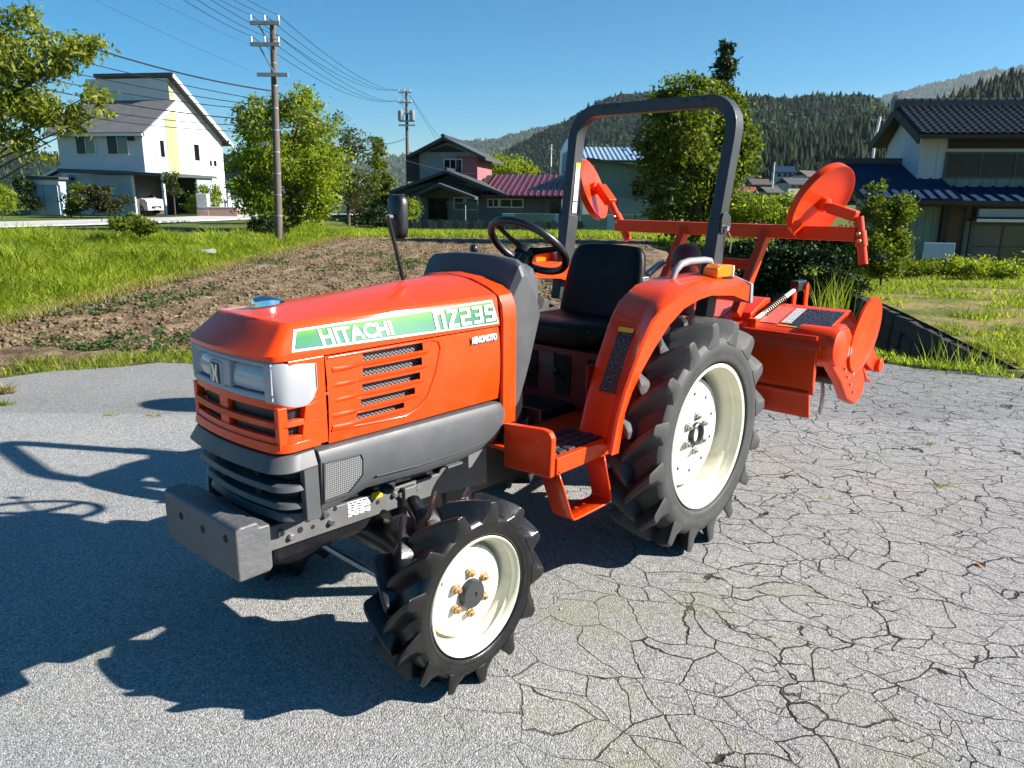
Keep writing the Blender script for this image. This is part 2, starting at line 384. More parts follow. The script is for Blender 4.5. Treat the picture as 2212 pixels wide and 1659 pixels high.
# printed band on the bonnet side and the raised lettering
def hood_side(s, x, z):
    """point on the sloping shoulder of the hood"""
    zs = [q[0]+zlift(x, q[5]) for q in sl_list]; k = 0
    while k < len(zs)-2 and z > zs[k+1]: k += 1
    t = (z-zs[k])/max(1e-6, zs[k+1]-zs[k]); w = []
    for q in (sl_list[k], sl_list[k+1]):
        xe = q[3]-.018-q[4]; u = max(0, min(1, (x-.935)/(xe-.935))); w.append(q[2]+(q[1]-q[2])*u)
    return s*(w[0]+(w[1]-w[0])*t)
for s in (1, -1):
    def sheet(poly_top, poly_bot, off, name, m, parent):
        nx, nz = 24, 5; V = []
        for i in range(nx+1):
            u = i/nx
            xt = poly_top[0][0]+(poly_top[1][0]-poly_top[0][0])*u; zt_ = poly_top[0][1]+(poly_top[1][1]-poly_top[0][1])*u
            xb = poly_bot[0][0]+(poly_bot[1][0]-poly_bot[0][0])*u; zb_ = poly_bot[0][1]+(poly_bot[1][1]-poly_bot[0][1])*u
            V.append([(xb+(xt-xb)*j/nz, hood_side(s, xb+(xt-xb)*j/nz, zb_+(zt_-zb_)*j/nz)+s*off, zb_+(zt_-zb_)*j/nz) for j in range(nz+1)])
        return MB().loft(V, False).build(name, m, parent, smooth=60)
    sheet([(1.738, 1.140), (.962, 1.156)], [(1.772, 1.084), (.941, 1.071)], .0022, 'decal_border', MAT['decal_white'], hood)
    sheet([(1.731, 1.135), (.968, 1.150)], [(1.760, 1.090), (.948, 1.077)], .0040, 'decal_band', MAT['hood_decal_green'], hood)
    def place(x0, z0, ang=0.0):
        """lettering plane: local x runs along the side, local y up"""
        y0 = hood_side(s, x0, z0+.02); y1 = hood_side(s, x0, z0+.055); lean = math.atan2(abs(y1)-abs(y0), .035)
        ex = Vector((-s*math.cos(ang), 0, -math.sin(ang)*s if s > 0 else 0)); up = Vector((0, s*math.sin(lean), math.cos(lean)))
        nrm = ex.cross(up)
        return Matrix(((ex.x, up.x, nrm.x, x0), (ex.y, up.y, nrm.y, hood_side(s, x0, z0)+s*.0065), (ex.z, up.z, nrm.z, z0), (0, 0, 0, 1)))
    xs0 = 1.672 if s > 0 else 1.385
    def onto(x0, z0, off, slope=.016):
        def f(u, v, w):
            x = x0-s*u; z = z0+v+(x0-x)*slope*s*0 ; return Vector((x, hood_side(s, x, z)+s*(off+w), z))
        return f
    b = MB(); text_into(b, 'HITACHI', .056, None, bold=.0034, xs=1.20, warp=onto(xs0, 1.0925, .0042)); b.build('lettering_shadow', MAT['decal_shade'], hood)
    b = MB(); text_into(b, 'HITACHI', .056, None, bold=.0012, xs=1.20, warp=onto(xs0, 1.0925, .0056)); b.build('lettering', MAT['decal_white'], hood)
    # NZ235 in square stencil strokes, drawn on a 4 x 6 grid
    G = {'N': [(0,0,1.2,6), (1.2,5.0,2.8,6), (2.8,0,4,6)], 'Z': [(0,5.0,4,6), (0,0,4,1.0), 'd'], '2': [(0,5.0,4,6), (2.8,3.5,4,5.0), (0,2.5,4,3.5), (0,1.0,1.2,2.5), (0,0,4,1.0)],
         '3': [(0,5.0,4,6), (2.8,3.5,4,5.0), (.8,2.5,4,3.5), (2.8,1.0,4,2.5), (0,0,4,1.0)], '5': [(0,5.0,4,6), (0,3.5,1.2,5.0), (0,2.5,4,3.5), (2.8,1.0,4,2.5), (0,0,4,1.0)]}
    b = MB(); d = MB(); fN = onto(1.238 if s > 0 else .965, 1.084, .0052); cw, ch = .0116, .0096
    for i, chx in enumerate('NZ235'):
        ox = i*.0575
        for st in G[chx]:
            q = [(0, 1.0), (1.5, 1.0), (4, 5.0), (2.5, 5.0)] if st == 'd' else [(st[0], st[1]), (st[2], st[1]), (st[2], st[3]), (st[0], st[3])]
            P = [(ox+x*cw, y*ch) for x, y in q]; b.add([fN(x, y, .0016) for x, y in P], [(0, 1, 2, 3)])
            cx, cy = sum(p[0] for p in P)/4, sum(p[1] for p in P)/4
            Q = [(x+math.copysign(.0014, x-cx), y+math.copysign(.0014, y-cy)) for x, y in P]; nsh = len(d.f); d.add([fN(x+.0012, y-.0012, -.0010+.00006*nsh) for x, y in Q], [(0, 1, 2, 3)])
    d.build('lettering_shadow', MAT['decal_shade'], hood, fix=False); b.build('lettering', MAT['decal_white'], hood)
    b = MB(); x0 = 1.080 if s > 0 else .952
    M = Matrix(((-s, 0, 0, x0), (0, 0, s, s*.2705), (0, 1, 0, 1.016), (0, 0, 0, 1)))
    text_into(b, 'HINOMOTO', .031, M, bold=.0016, xs=.72); b.build('maker_lettering', MAT['decal_white'], TR)
    b = MB(); M2 = M.copy(); M2[0][3] += -s*-.0015; M2[1][3] -= s*.0012; M2[2][3] -= .0018
    text_into(b, 'HINOMOTO', .0312, M2, bold=.0030, xs=.72); b.build('maker_lettering_outline', MAT['decal_black'], TR)
# ornament on the bonnet
def chrome_ornament():
    M = Matrix.Translation((1.655, -.075, 1.174)) @ Matrix.Rotation(.06, 4, 'Y') @ Matrix.Scale(1.02, 4)
    rr = []
    for u, w, h in ((0, .004, .006), (.006, .016, .026), (.03, .027, .030), (.06, .030, .026), (.09, .022, .016), (.112, .006, .004)):
        rr.append([M @ Vector((.05-u, y, z)) for y, z in ((-w, 0), (-w*.9, h*.6), (-w*.35, h), (w*.35, h), (w*.9, h*.6), (w, 0))])
    return MB().loft(rr, True, True).build('bonnet_ornament', MAT['chrome'], TR, smooth=30)
chrome_ornament()
# front fascia: the grille bars
fa = MB(); band(fa, .922, .946, .256, .262, 1.853, .055, 1.704, .03); fascia = fa.build('front_grille', OP, TR, smooth=35, bevel=.003)
for z0, z1, w, xf, nm in ((.871, .889, .262, 1.864, 'grille_bar'), (.800, .842, .262, 1.858, 'grille_bar'), (.797, .824, .268, 1.866, 'grille_lip')):
    b = MB(); band(b, z0, z1, w, .264, xf, .055, 1.704 if nm == 'grille_bar' else 1.70, .024, tw=-.003, tx=-.004); b.build(nm, OP, fascia, smooth=35, bevel=.003)
for yc, wd in ((-.018, .05), (.243, .022), (-.243, .022)):
    b = MB(); b.box(1.80, 1.850 if abs(yc) < .1 else 1.830, yc-wd/2, yc+wd/2, .805, .930); b.build('grille_post', OP, fascia, bevel=.003)
for s in (1, -1):
    b = MB(); b.prism([(1.672, .80), (1.735, .80), (1.735, .94), (1.79, 1.0), (1.79, 1.061), (1.672, 1.061)], s*.235, s*.2580); b.build('corner_panel', OP, fascia, bevel=.002)
    b = MB(); b.prism([(1.703, .80), (1.768, .80), (1.745, .925), (1.703, .935)], s*.236, s*.2625); b.build('grille_cheek', OP, fascia, bevel=.003)
b = MB(); band(b, .80, .945, .236, .242, 1.834, .05, 1.70, .01); b.build('radiator_screen', MAT['dark_netting'], fascia)
# headlamp surround
bz = MB()
fx = lambda y, xf=1.858: xf-.018*(y/.2)**2
def facepiece(mb, y0, y1, z0, z1, xb=1.81, n=6, dx=0.0):
    rg = []
    for i in range(n+1):
        y = y0+(y1-y0)*i/n; x = fx(y)+dx; rg.append([(x-.004, y, z1), (x, y, z1-.005), (x+.002, y, z0+.005), (x-.002, y, z0), (xb, y, z0), (xb, y, z1)])
    mb.loft(rg, True, True)
facepiece(bz, -.236, .236, 1.046, 1.0605); facepiece(bz, -.236, .236, .946, .964)
facepiece(bz, -.076, .050, .964, 1.046); facepiece(bz, -.236, -.216, .964, 1.046, n=2); facepiece(bz, .214, .236, .964, 1.046, n=2)
bezel = bz.build('headlamp_bezel', MAT['bezel_silver'], TR, smooth=40, bevel=.002)
for s in (1, -1):                                                       # wing of the surround wrapping round each corner
    ol = outline(.254, .262, 1.857, .055, 1.62, ns=10, nc=8)
    pts = [(x, y) for x, y in ol if y*s > .20 and x > 1.70]
    pts = [(1.705, s*.2605)] + sorted(pts, key=lambda p: p[0])
    rr = []
    for x, y in pts:
        u = max(0, min(1, (x-1.705)/.14)); z1 = 1.044+.016*u; z0 = .925+.021*max(0, (u-.5)/.5)+.045*max(0, 1-u*5)**2
        q = s*.003 if abs(y) > .24 else 0; e = .004
        rr.append([(x, y+q, z0), (x+e*(u > .8), y+q+s*.002, z0+.008), (x+e*(u > .8), y+q+s*.002, z1-.008), (x, y+q, z1), (x-.02, y-s*.025, z1), (x-.02, y-s*.025, z0)])
    MB().loft(rr, True, True).build('bezel_wing', MAT['bezel_silver'], bezel, smooth=45)
for s, (ya, yb) in ((-1, (-.216, -.076)), (1, (.050, .214))):
    hl = MB(); hl.box(1.805, 1.812, ya, yb, .964, 1.046)
    h = hl.build('headlamp', MAT['reflector'], bezel)
    g = MB(); rg = []
    for i in range(7):
        y = ya+.004+(yb-ya-.008)*i/6; x = fx(y, 1.850); rg.append([(x-.020, y, 1.042), (x-.006, y, 1.030), (x, y, 1.0), (x-.001, y, .978), (x-.006, y, .968), (x-.012, y, .968), (x-.022, y, 1.04)])
    g.loft(rg, True, True); g.build('lens', MAT['lamp_glass'], h, smooth=50)
    for k in range(7):
        r = MB(); y = ya+.018+(yb-ya-.036)*k/6; r.tube([(fx(y, 1.834), y, .972), (fx(y, 1.826), y, 1.036)], .0022, 5); r.build('lens_rib', MAT['bezel_silver'], h, smooth=60)
b = MB(); b.box(1.850, 1.864, -.052, .012, .958, 1.036); em = b.build('emblem', MAT['bezel_silver'], bezel, bevel=.006)
b = MB(); b.box(1.860, 1.867, -.044, .002, .966, 1.028); b.build('emblem_field', MAT['decal_black'], em, bevel=.002)
b = MB(); c_ = -.021
for k in (-1, 1):
    b.prism([(c_+k*.017, .970), (c_+k*.011, .997), (c_+k*.017, 1.024), (c_+k*.007, 1.024), (c_+k*.001, 1.003), (c_, 1.003), (c_, .991), (c_+k*.001, .991), (c_+k*.007, .970)], 1.8672, 1.8688, 'x')
b.build('emblem_mark', MAT['gold'], em)
# lower bumper grille, grey
lg = MB(); band(lg, .742, .790, .286, .280, 1.888, .07, 1.722, .07, tw=-.020, tx=-.022); lgo = lg.build('lower_grille', GP, TR, smooth=35, bevel=.005)
for z0, z1, w, xf in ((.676, .694, .272, 1.868), (.618, .636, .264, 1.856), (.575, .600, .256, 1.845)):
    b = MB(); band(b, z0, z1, w, .276, xf, .07, 1.722, .06, tw=-.006, tx=-.008); b.build('grille_blade', GP, lgo, smooth=35, bevel=.004)
for s in (1, -1):
    b = MB(); b.prism([(1.722, .575), (1.770, .580), (1.772, .745), (1.722, .745)], s*.250, s*.276); b.build('grille_cheek', GP, lgo, bevel=.003)
for yc in (-.11, .10): b = MB(); b.box(1.77, 1.825, yc-.014, yc+.014, .58, .745); b.build('grille_post', DP, lgo, bevel=.003)
b = MB(); band(b, .578, .745, .225, .235, 1.805, .05, 1.70, .01); b.build('radiator_screen', MAT['dark_netting'], lgo)
# long grey skirts
for s in (1, -1):
    st = [(1.720, .578, 1), (1.66, .585, 1), (1.60, .600, 1), (1.54, .612, 1), (1.40, .606, 1), (1.28, .598, 1), (1.12, .600, 1), (1.02, .610, 1), (.965, .622, 1), (.935, .640, .9), (.916, .668, .7)]
    rg = []
    for x, zb, k in st:
        zt = .787 - .006*(1.72-x) - (.012 if k < 1 else 0)*(1-k)*3; zm = zt-.030
        w = .262 + .022*k; rg.append([(x, s*.255, zt), (x, s*(w-.012), zt-.004), (x, s*w, zm), (x, s*(w-.003), zb+.045), (x, s*(w-.020), zb+.012), (x, s*(w-.030), zb), (x, s*.232, zb+.004), (x, s*.232, zt)])
    sk = MB().loft(rg, True, True).build('side_skirt', GP, TR, smooth=32, bevel=.003)
    b = MB(); b.add([(1.705, s*.2855, .742), (1.580, s*.2855, .738), (1.574, s*.2855, .722), (1.576, s*.2855, .676), (1.625, s*.2825, .634), (1.708, s*.2815, .630)], [(0, 1, 2, 3, 4, 5)]); b.build('mesh_insert', MAT['fine_netting'], sk, solid=.001*s)
    b = MB(); q = [(1.711, .748), (1.577, .744), (1.569, .726), (1.571, .674), (1.622, .628), (1.713, .624)]
    b.tube([(x, s*(.2855-.05*max(0, .66-z)), z) for x, z in q], .0035, 6, closed=True); b.build('insert_frame', GP, sk, smooth=60)
    b = MB(); b.tube([(1.52, s*.2845, .655), (1.35, s*.2845, .645), (1.18, s*.2845, .645), (1.03, s*.2845, .655)], .003, 6); b.build('pressed_line', GP, sk, smooth=60)
# chassis and front weight
fr = MB()
for s in (1, -1): fr.prism([(1.868, .470), (1.868, .548), (1.15, .530), (1.10, .60), (.90, .60), (.90, .42), (1.18, .455), (1.55, .462)], s*.150, s*.166)
chassis = fr.build('chassis_rail', MAT['frame_grey'], TR, bevel=.003)
b = MB(); b.box(1.10, 1.80, -.145, .145, .40, .70); b.build('engine_block', MAT['black_paint'], TR, bevel=.02)
b = MB(); b.box(.25, 1.12, -.14, .14, .36, .62); b.box(-.25, .28, -.16, .16, .34, .66); b.build('gearbox', MAT['black_paint'], TR, bevel=.03)
for x, z in ((1.80, .520), (1.765, .495), (1.64, .528), (1.62, .495), (1.36, .513), (1.335, .505), (1.26, .51)):
    MB().lathe([(0, .014), (.009, .014), (.011, .012), (.011, 0)], 6, Matrix.Translation((x, .166, z)) @ Matrix.Rotation(-PI/2, 4, 'X')).build('frame_bolt', MAT['steel'], chassis)
for x, z, r in ((1.73, .505, .010), (1.70, .535, .014), (1.685, .500, .007), (1.60, .535, .008), (1.43, .505, .008)):
    MB().lathe([(0, .0012), (r, .0012), (r, 0)], 12, Matrix.Translation((x, .166, z)) @ Matrix.Rotation(-PI/2, 4, 'X')).build('frame_hole', MAT['black_void'], chassis)
decal('type_plate', [(1.552, .1675, .541), (1.462, .1675, .538), (1.462, .1675, .486), (1.552, .1675, .489)], MAT['print_plate'], chassis)
decal('warning_sticker', [(1.455, .1675, .545), (1.41, .1675, .544), (1.41, .1675, .520), (1.455, .1675, .521)], MAT['decal_yellow'], chassis)
b = MB(); b.prism([(1.330, .460), (1.285, .460), (1.275, .530), (1.330, .530)], .168, .190); b.box(1.285, 1.325, .168, .190, .40, .462); b.build('axle_bracket', MAT['frame_grey'], chassis, bevel=.003)
b = MB(); b.tube([(1.33, .10, .62), (1.38, .17, .60), (1.43, .215, .567)], [.026, .027, .028], 14, caps=False); b.build('exhaust_pipe', MAT['rops_grey'], TR, smooth=60, solid=.004)
b = MB(); b.box(1.12, 1.19, .20, .26, .585, .592); b.build('stay_plate', MAT['frame_grey'], TR)
wt = MB(); rg = []
for y in (-.228, .228):
    rg.append([(1.972, y, .44), (1.972, y, .596), (1.958, y, .606), (1.900, y, .606), (1.896, y, .590), (1.862, y, .588), (1.862, y, .452), (1.872, y, .44)])
wt.loft(rg, True, True); weight = wt.build('front_weight', MAT['cast_iron'], TR, bevel=.010, smooth=40)
for y in (-.11, .03, .17): MB().lathe([(0, .0015), (.012, .0015), (.0125, 0)], 14, Matrix.Translation((1.972, y, .545 if y != .17 else .56)) @ Matrix.Rotation(PI/2, 4, 'Y')).build('weight_hole', MAT['black_void'], weight)
# front axle and linkage
b = MB(); b.tube([(1.39, -.40, .31), (1.39, -.20, .36), (1.39, 0, .375), (1.39, .20, .36), (1.39, .40, .31)], [.045, .055, .07, .055, .045], 14)
for s in (1, -1): b.tube([(1.39, s*.41, .22), (1.39, s*.40, .42)], .06, 14); b.tube([(1.385, s*.36, .40), (1.37, s*.32, .47), (1.34, s*.24, .50)], .03, 10)
b.build('front_axle', MAT['black_paint'], TR, smooth=50)
b = MB(); b.tube([(1.50, -.40, .30), (1.515, .40, .30)], .011, 8); b.tube([(1.515, .40, .30), (1.40, .41, .30)], .016, 8); b.tube([(1.515, .385, .30), (1.515, .43, .30)], .02, 10); b.build('tie_rod', MAT['steel'], TR, smooth=50)
b = MB(); b.tube([(0, -.42, .508), (0, .42, .508)], .075, 16); b.build('rear_axle', MAT['black_paint'], TR, smooth=50)
b = MB(); b.tube([(.14, -.20, .40), (-.35, -.34, .46), (-.85, -.34, .52)], .02, 8); b.tube([(.14, .20, .40), (-.35, .34, .46), (-.85, .34, .52)], .02, 8); b.build('lower_link', MAT['black_paint'], TR, smooth=50)
# wheels
def tyre_mesh(Rr, rc, rim, w, nl, sweep, tb, tt):
    mb = MB()
    prof = [(rim*.97, w*.33), (rim*1.02, w*.40), (rim*1.05, w*.47), (rim*1.10, w*.492), (rim*1.13, w*.485), (rim*1.16, w*.497), ((rim*1.16+rc)/2, w*.50), (rc*.955, w*.475), (rc*.985, w*.43), (rc, w*.33), (rc*1.012, 0)]
    prof = prof + [(r, -h) for r, h in prof[-2::-1]]
    mb.lathe(prof, 72)
    for side in (1, -1):
        for k in range(nl):
            p0 = 2*PI*(k + (0 if side > 0 else .5))/nl; rings = []
            S = [(-.02, .508, .92*rc, .955, .62, .95), (.03, .495, .94*rc, .992, .9, 1.0), (.18, .42, .97*rc, 1, .95, 1), (.42, .28, .99*rc, 1.0, 1, 1), (.68, .13, .99*rc, 1.0, 1, 1), (.90, .0, .995*rc, 1, 1.0, 1.0), (1.0, -.05, .995*rc, .985, .8, .8)]
            for u, h, rb, kr, kb, kt in S:
                ph = p0 + sweep*max(u, 0)**1.15; Rt = Rr*kr
                for_ = []
                # leading face steeper than the trailing one
                for r_, dd in ((rb, -tb*kb*.62), (Rt*.985, -tt*kt*.55), (Rt, -tt*kt*.30), (Rt, tt*kt*.34), (Rt*.985, tt*kt*.55), (rb+(Rt-rb)*.4, tb*kb*.40), (rb, tb*kb*.85)):
                    a = ph + dd/r_; for_.append((r_*math.cos(a), r_*math.sin(a), side*h*w))
                rings.append(for_)
            mb.loft(rings, True, True)
    return mb
def make_wheel(name, c, s, Rr, rc, rim, w, nl, sweep, tb, tt, tmat, front, rot=0.0):
    M = Matrix(((1, 0, 0, c[0]), (0, 0, s, c[1]), (0, -1, 0, c[2]), (0, 0, 0, 1))) @ Matrix.Rotation(rot, 4, 'Z')
    e = empty(name, (0, 0, 0), 0, TR)
    t = tyre_mesh(Rr, rc, rim, w, nl, sweep, tb, tt); m = MB(); m.add(t.v, t.f, M); m.build('tyre', tmat, e, smooth=38, bevel=.0035)
    fl = w*.44                                                      # height of the flange edge above the wheel's middle plane
    if front: prof = [(rim*.90, fl-.026), (rim*.965, fl-.012), (rim, fl-.004), (rim*1.015, fl), (rim*1.0, fl+.003), (rim*.955, fl-.002), (rim*.93, fl-.016), (rim*.905, fl-.038), (rim*.87, fl-.045), (rim*.845, fl-.062), (rim*.835, fl-.085), (rim*.80, fl-.088), (rim*.785, fl-.068), (rim*.765, fl-.052), (rim*.70, fl-.046), (rim*.40, fl-.046), (rim*.36, fl-.040), (rim*.32, fl-.038), (0, fl-.038)]
    else: prof = [(rim*.93, fl-.03), (rim*.97, fl-.012), (rim, fl-.004), (rim*1.012, fl), (rim*1.0, fl+.003), (rim*.96, fl-.002), (rim*.94, fl-.02), (rim*.92, fl-.044), (rim*.895, fl-.052), (rim*.88, fl-.075), (rim*.855, fl-.10), (rim*.84, fl-.14), (rim*.80, fl-.15), (rim*.775, fl-.118), (rim*.745, fl-.098), (rim*.70, fl-.093), (rim*.34, fl-.085), (rim*.30, fl-.078), (rim*.24, fl-.074), (0, fl-.074)]
    m = MB(); m.lathe(prof, 64, M); m.build('wheel_disc', MAT['rim_cream'], e, smooth=42)
    m = MB(); m.lathe([(rim*.93, fl-.03), (rim*.86, 0), (rim*.93, -w*.40)], 48, M); m.build('rim_well', MAT['rim_cream'], e, smooth=42)
    m = MB(); m.lathe([(rim*.86, -.02), (0, -.02)], 32, M); m.build('inner_disc', MAT['black_paint'], e)
    if front:
        m = MB(); m.lathe([(.047, fl-.040), (.047, fl-.022), (.043, fl-.016), (.010, fl-.014), (.008, fl-.018), (0, fl-.018)], 28, M); m.build('hub_cap', MAT['rops_grey'], e, smooth=40)
        nb, rb, hb, bs = 6, .068, fl-.038, .0105
        bm_ = 'bolt_brass'
    else:
        m = MB(); m.lathe([(.052, fl-.080), (.052, fl-.058), (.046, fl-.054), (.040, fl-.056), (.038, fl-.11), (0, fl-.11)], 28, M); m.build('hub_sleeve', MAT['rops_grey'], e, smooth=40)
        nb, rb, hb, bs = 6, .078, fl-.074, .013
        bm_ = 'steel'
        for k in range(10):
            a = 2*PI*k/10+.2; MB().lathe([(0, .001), (.0075, .001), (.008, 0)], 10, M @ Matrix.Translation((.175*math.cos(a), .175*math.sin(a), fl-.0885))).build('disc_hole', MAT['black_void'], e)
    for k in range(nb):
        a = 2*PI*k/nb+.35; m = MB(); Mb = M @ Matrix.Translation((rb*math.cos(a), rb*math.sin(a), hb))
        m.lathe([(bs*1.5, 0), (bs*1.5, .004), (bs*1.1, .005)], 14, Mb); m.lathe([(bs*1.15, .004), (bs*1.15, .014), (bs*.6, .015), (bs*.6, .022), (0, .022)], 6, Mb)
        m.build('wheel_bolt', MAT[bm_], e, smooth=30)
    if front:
        m = MB(); m.tube([M @ Vector((rim*.84*math.cos(-.75), rim*.84*math.sin(-.75), fl-.06)), M @ Vector((rim*.80*math.cos(-.72), rim*.80*math.sin(-.72), fl-.025))], .006, 8); m.build('valve_stem', MAT['dark_plastic'], e, smooth=60)
    return e
for s in (1, -1):
    make_wheel('rear_wheel', (0, s*.532, .508), s, .512, .440, .318, .25, 16, .30, .072, .040, MAT['tyre_grey'], False, rot=.1*s)
    make_wheel('front_wheel', (1.39, s*.521, .305), s, .309, .262, .192, .190, 13, .42, .060, .026, MAT['tyre_black'], True, rot=.15*s)

# scuttle band, dashboard, floor
pth = [(.276, .690), (.277, .90), (.276, 1.08), (.270, 1.135), (.252, 1.172), (.21, 1.197), (.12, 1.224), (0, 1.234)]
pth = pth + [(-y, z) for y, z in pth[-2::-1]]
rg = []
for i, (y, z) in enumerate(pth):
    d = Vector((0, -y*.6, (1.0-z) if z > 1.1 else 0)); d = d.normalized()*.016 if d.length > 1e-6 else Vector((0, 0, -.016))
    rg.append([(.858, y, z), (.926, y, z-(.004 if abs(y) < .26 else 0)), (.930, y+d.y*.4, z+d.z*.4), (.930, y+d.y, z+d.z), (.858, y+d.y, z+d.z)])
MB().loft(rg, True, True).build('scuttle_band', OP, TR, smooth=40, bevel=.004)
rg = []
for x, w, zb, zs, kt, zt, zc in ((.864, .252, .70, 1.125, .84, 1.172, 1.214), (.862, .258, .70, 1.150, .84, 1.178, 1.218), (.815, .264, .76, 1.225, .84, 1.274, 1.288), (.803, .264, .79, 1.232, .83, 1.284, 1.298), (.785, .264, .83, 1.222, .82, 1.286, 1.301), (.755, .262, .90, 1.185, .80, 1.270, 1.296), (.715, .256, 1.00, 1.125, .72, 1.245, 1.290), (.690, .246, 1.05, 1.085, .66, 1.215, 1.284), (.640, .190, 1.06, 1.12, .70, 1.22, 1.276), (.585, .145, 1.08, 1.15, .8, 1.235, 1.262), (.565, .13, 1.10, 1.16, .8, 1.22, 1.24)):
    half = [(w*.97, zb), (w, zb+(zs-zb)*.5), (w, zs), (w*(1+kt)/2*1.01, (zs+zt)/2+.012), (w*kt, zt), (w*kt*.5, zc-.003)]
    rg.append([(x, y, z) for y, z in half] + [(x, 0, zc)] + [(x, -y, z) for y, z in half[::-1]])
dash = MB().loft(rg, True, True).build('dashboard', GP, TR, smooth=24)
b = MB(); b.box(.79, .86, -.25, .25, .56, 1.0); b.build('firewall', MAT['black_paint'], TR)
b = MB(); b.tube([(.64, 0, 1.12), (.49, 0, 1.298)], .035, 12); b.build('steering_column', DP, TR, smooth=50)
sw = empty('steering_wheel', (0, 0, 0), 0, TR); Ms = Matrix.Translation((.48, 0, 1.31)) @ Matrix.Rotation(-R_(40), 4, 'Y')
b = MB(); b.tube([Ms @ Vector((.172*math.cos(2*PI*k/40), .172*math.sin(2*PI*k/40), 0)) for k in range(40)], .0165, 12, closed=True); b.build('wheel_rim', MAT['black_paint'], sw, smooth=60)
for a in (PI/2, PI/2+2.1, PI/2-2.1):
    b = MB(); rg = []
    for r_, w_, z_ in ((.03, .026, -.022), (.09, .020, -.014), (.165, .017, 0)):
        c = Ms @ Vector((r_*math.cos(a), r_*math.sin(a), z_)); t_ = Ms.to_3x3() @ Vector((-math.sin(a), math.cos(a), 0)); u_ = Ms.to_3x3() @ Vector((0, 0, 1))
        rg.append([c+t_*w_, c+u_*.008, c-t_*w_, c-u_*.008])
    b.loft(rg, True, True); b.build('spoke', MAT['black_paint'], sw, smooth=50)
b = MB(); b.lathe([(.042, -.045), (.045, -.02), (.034, -.006), (.0, -.004)], 20, Ms); b.build('boss', DP, sw, smooth=50)
b = MB(); b.tube([(.60, -.13, 1.18), (.53, -.27, 1.255), (.50, -.30, 1.275)], .006, 8)
lev = b.build('throttle_lever', MAT['steel'], TR, smooth=60)
b = MB(); b.lathe([(0, .022), (.014, .018), (.019, 0), (.014, -.018), (0, -.022)], 14, Matrix.Translation((.50, -.30, 1.285))); b.build('knob', DP, lev, smooth=80)
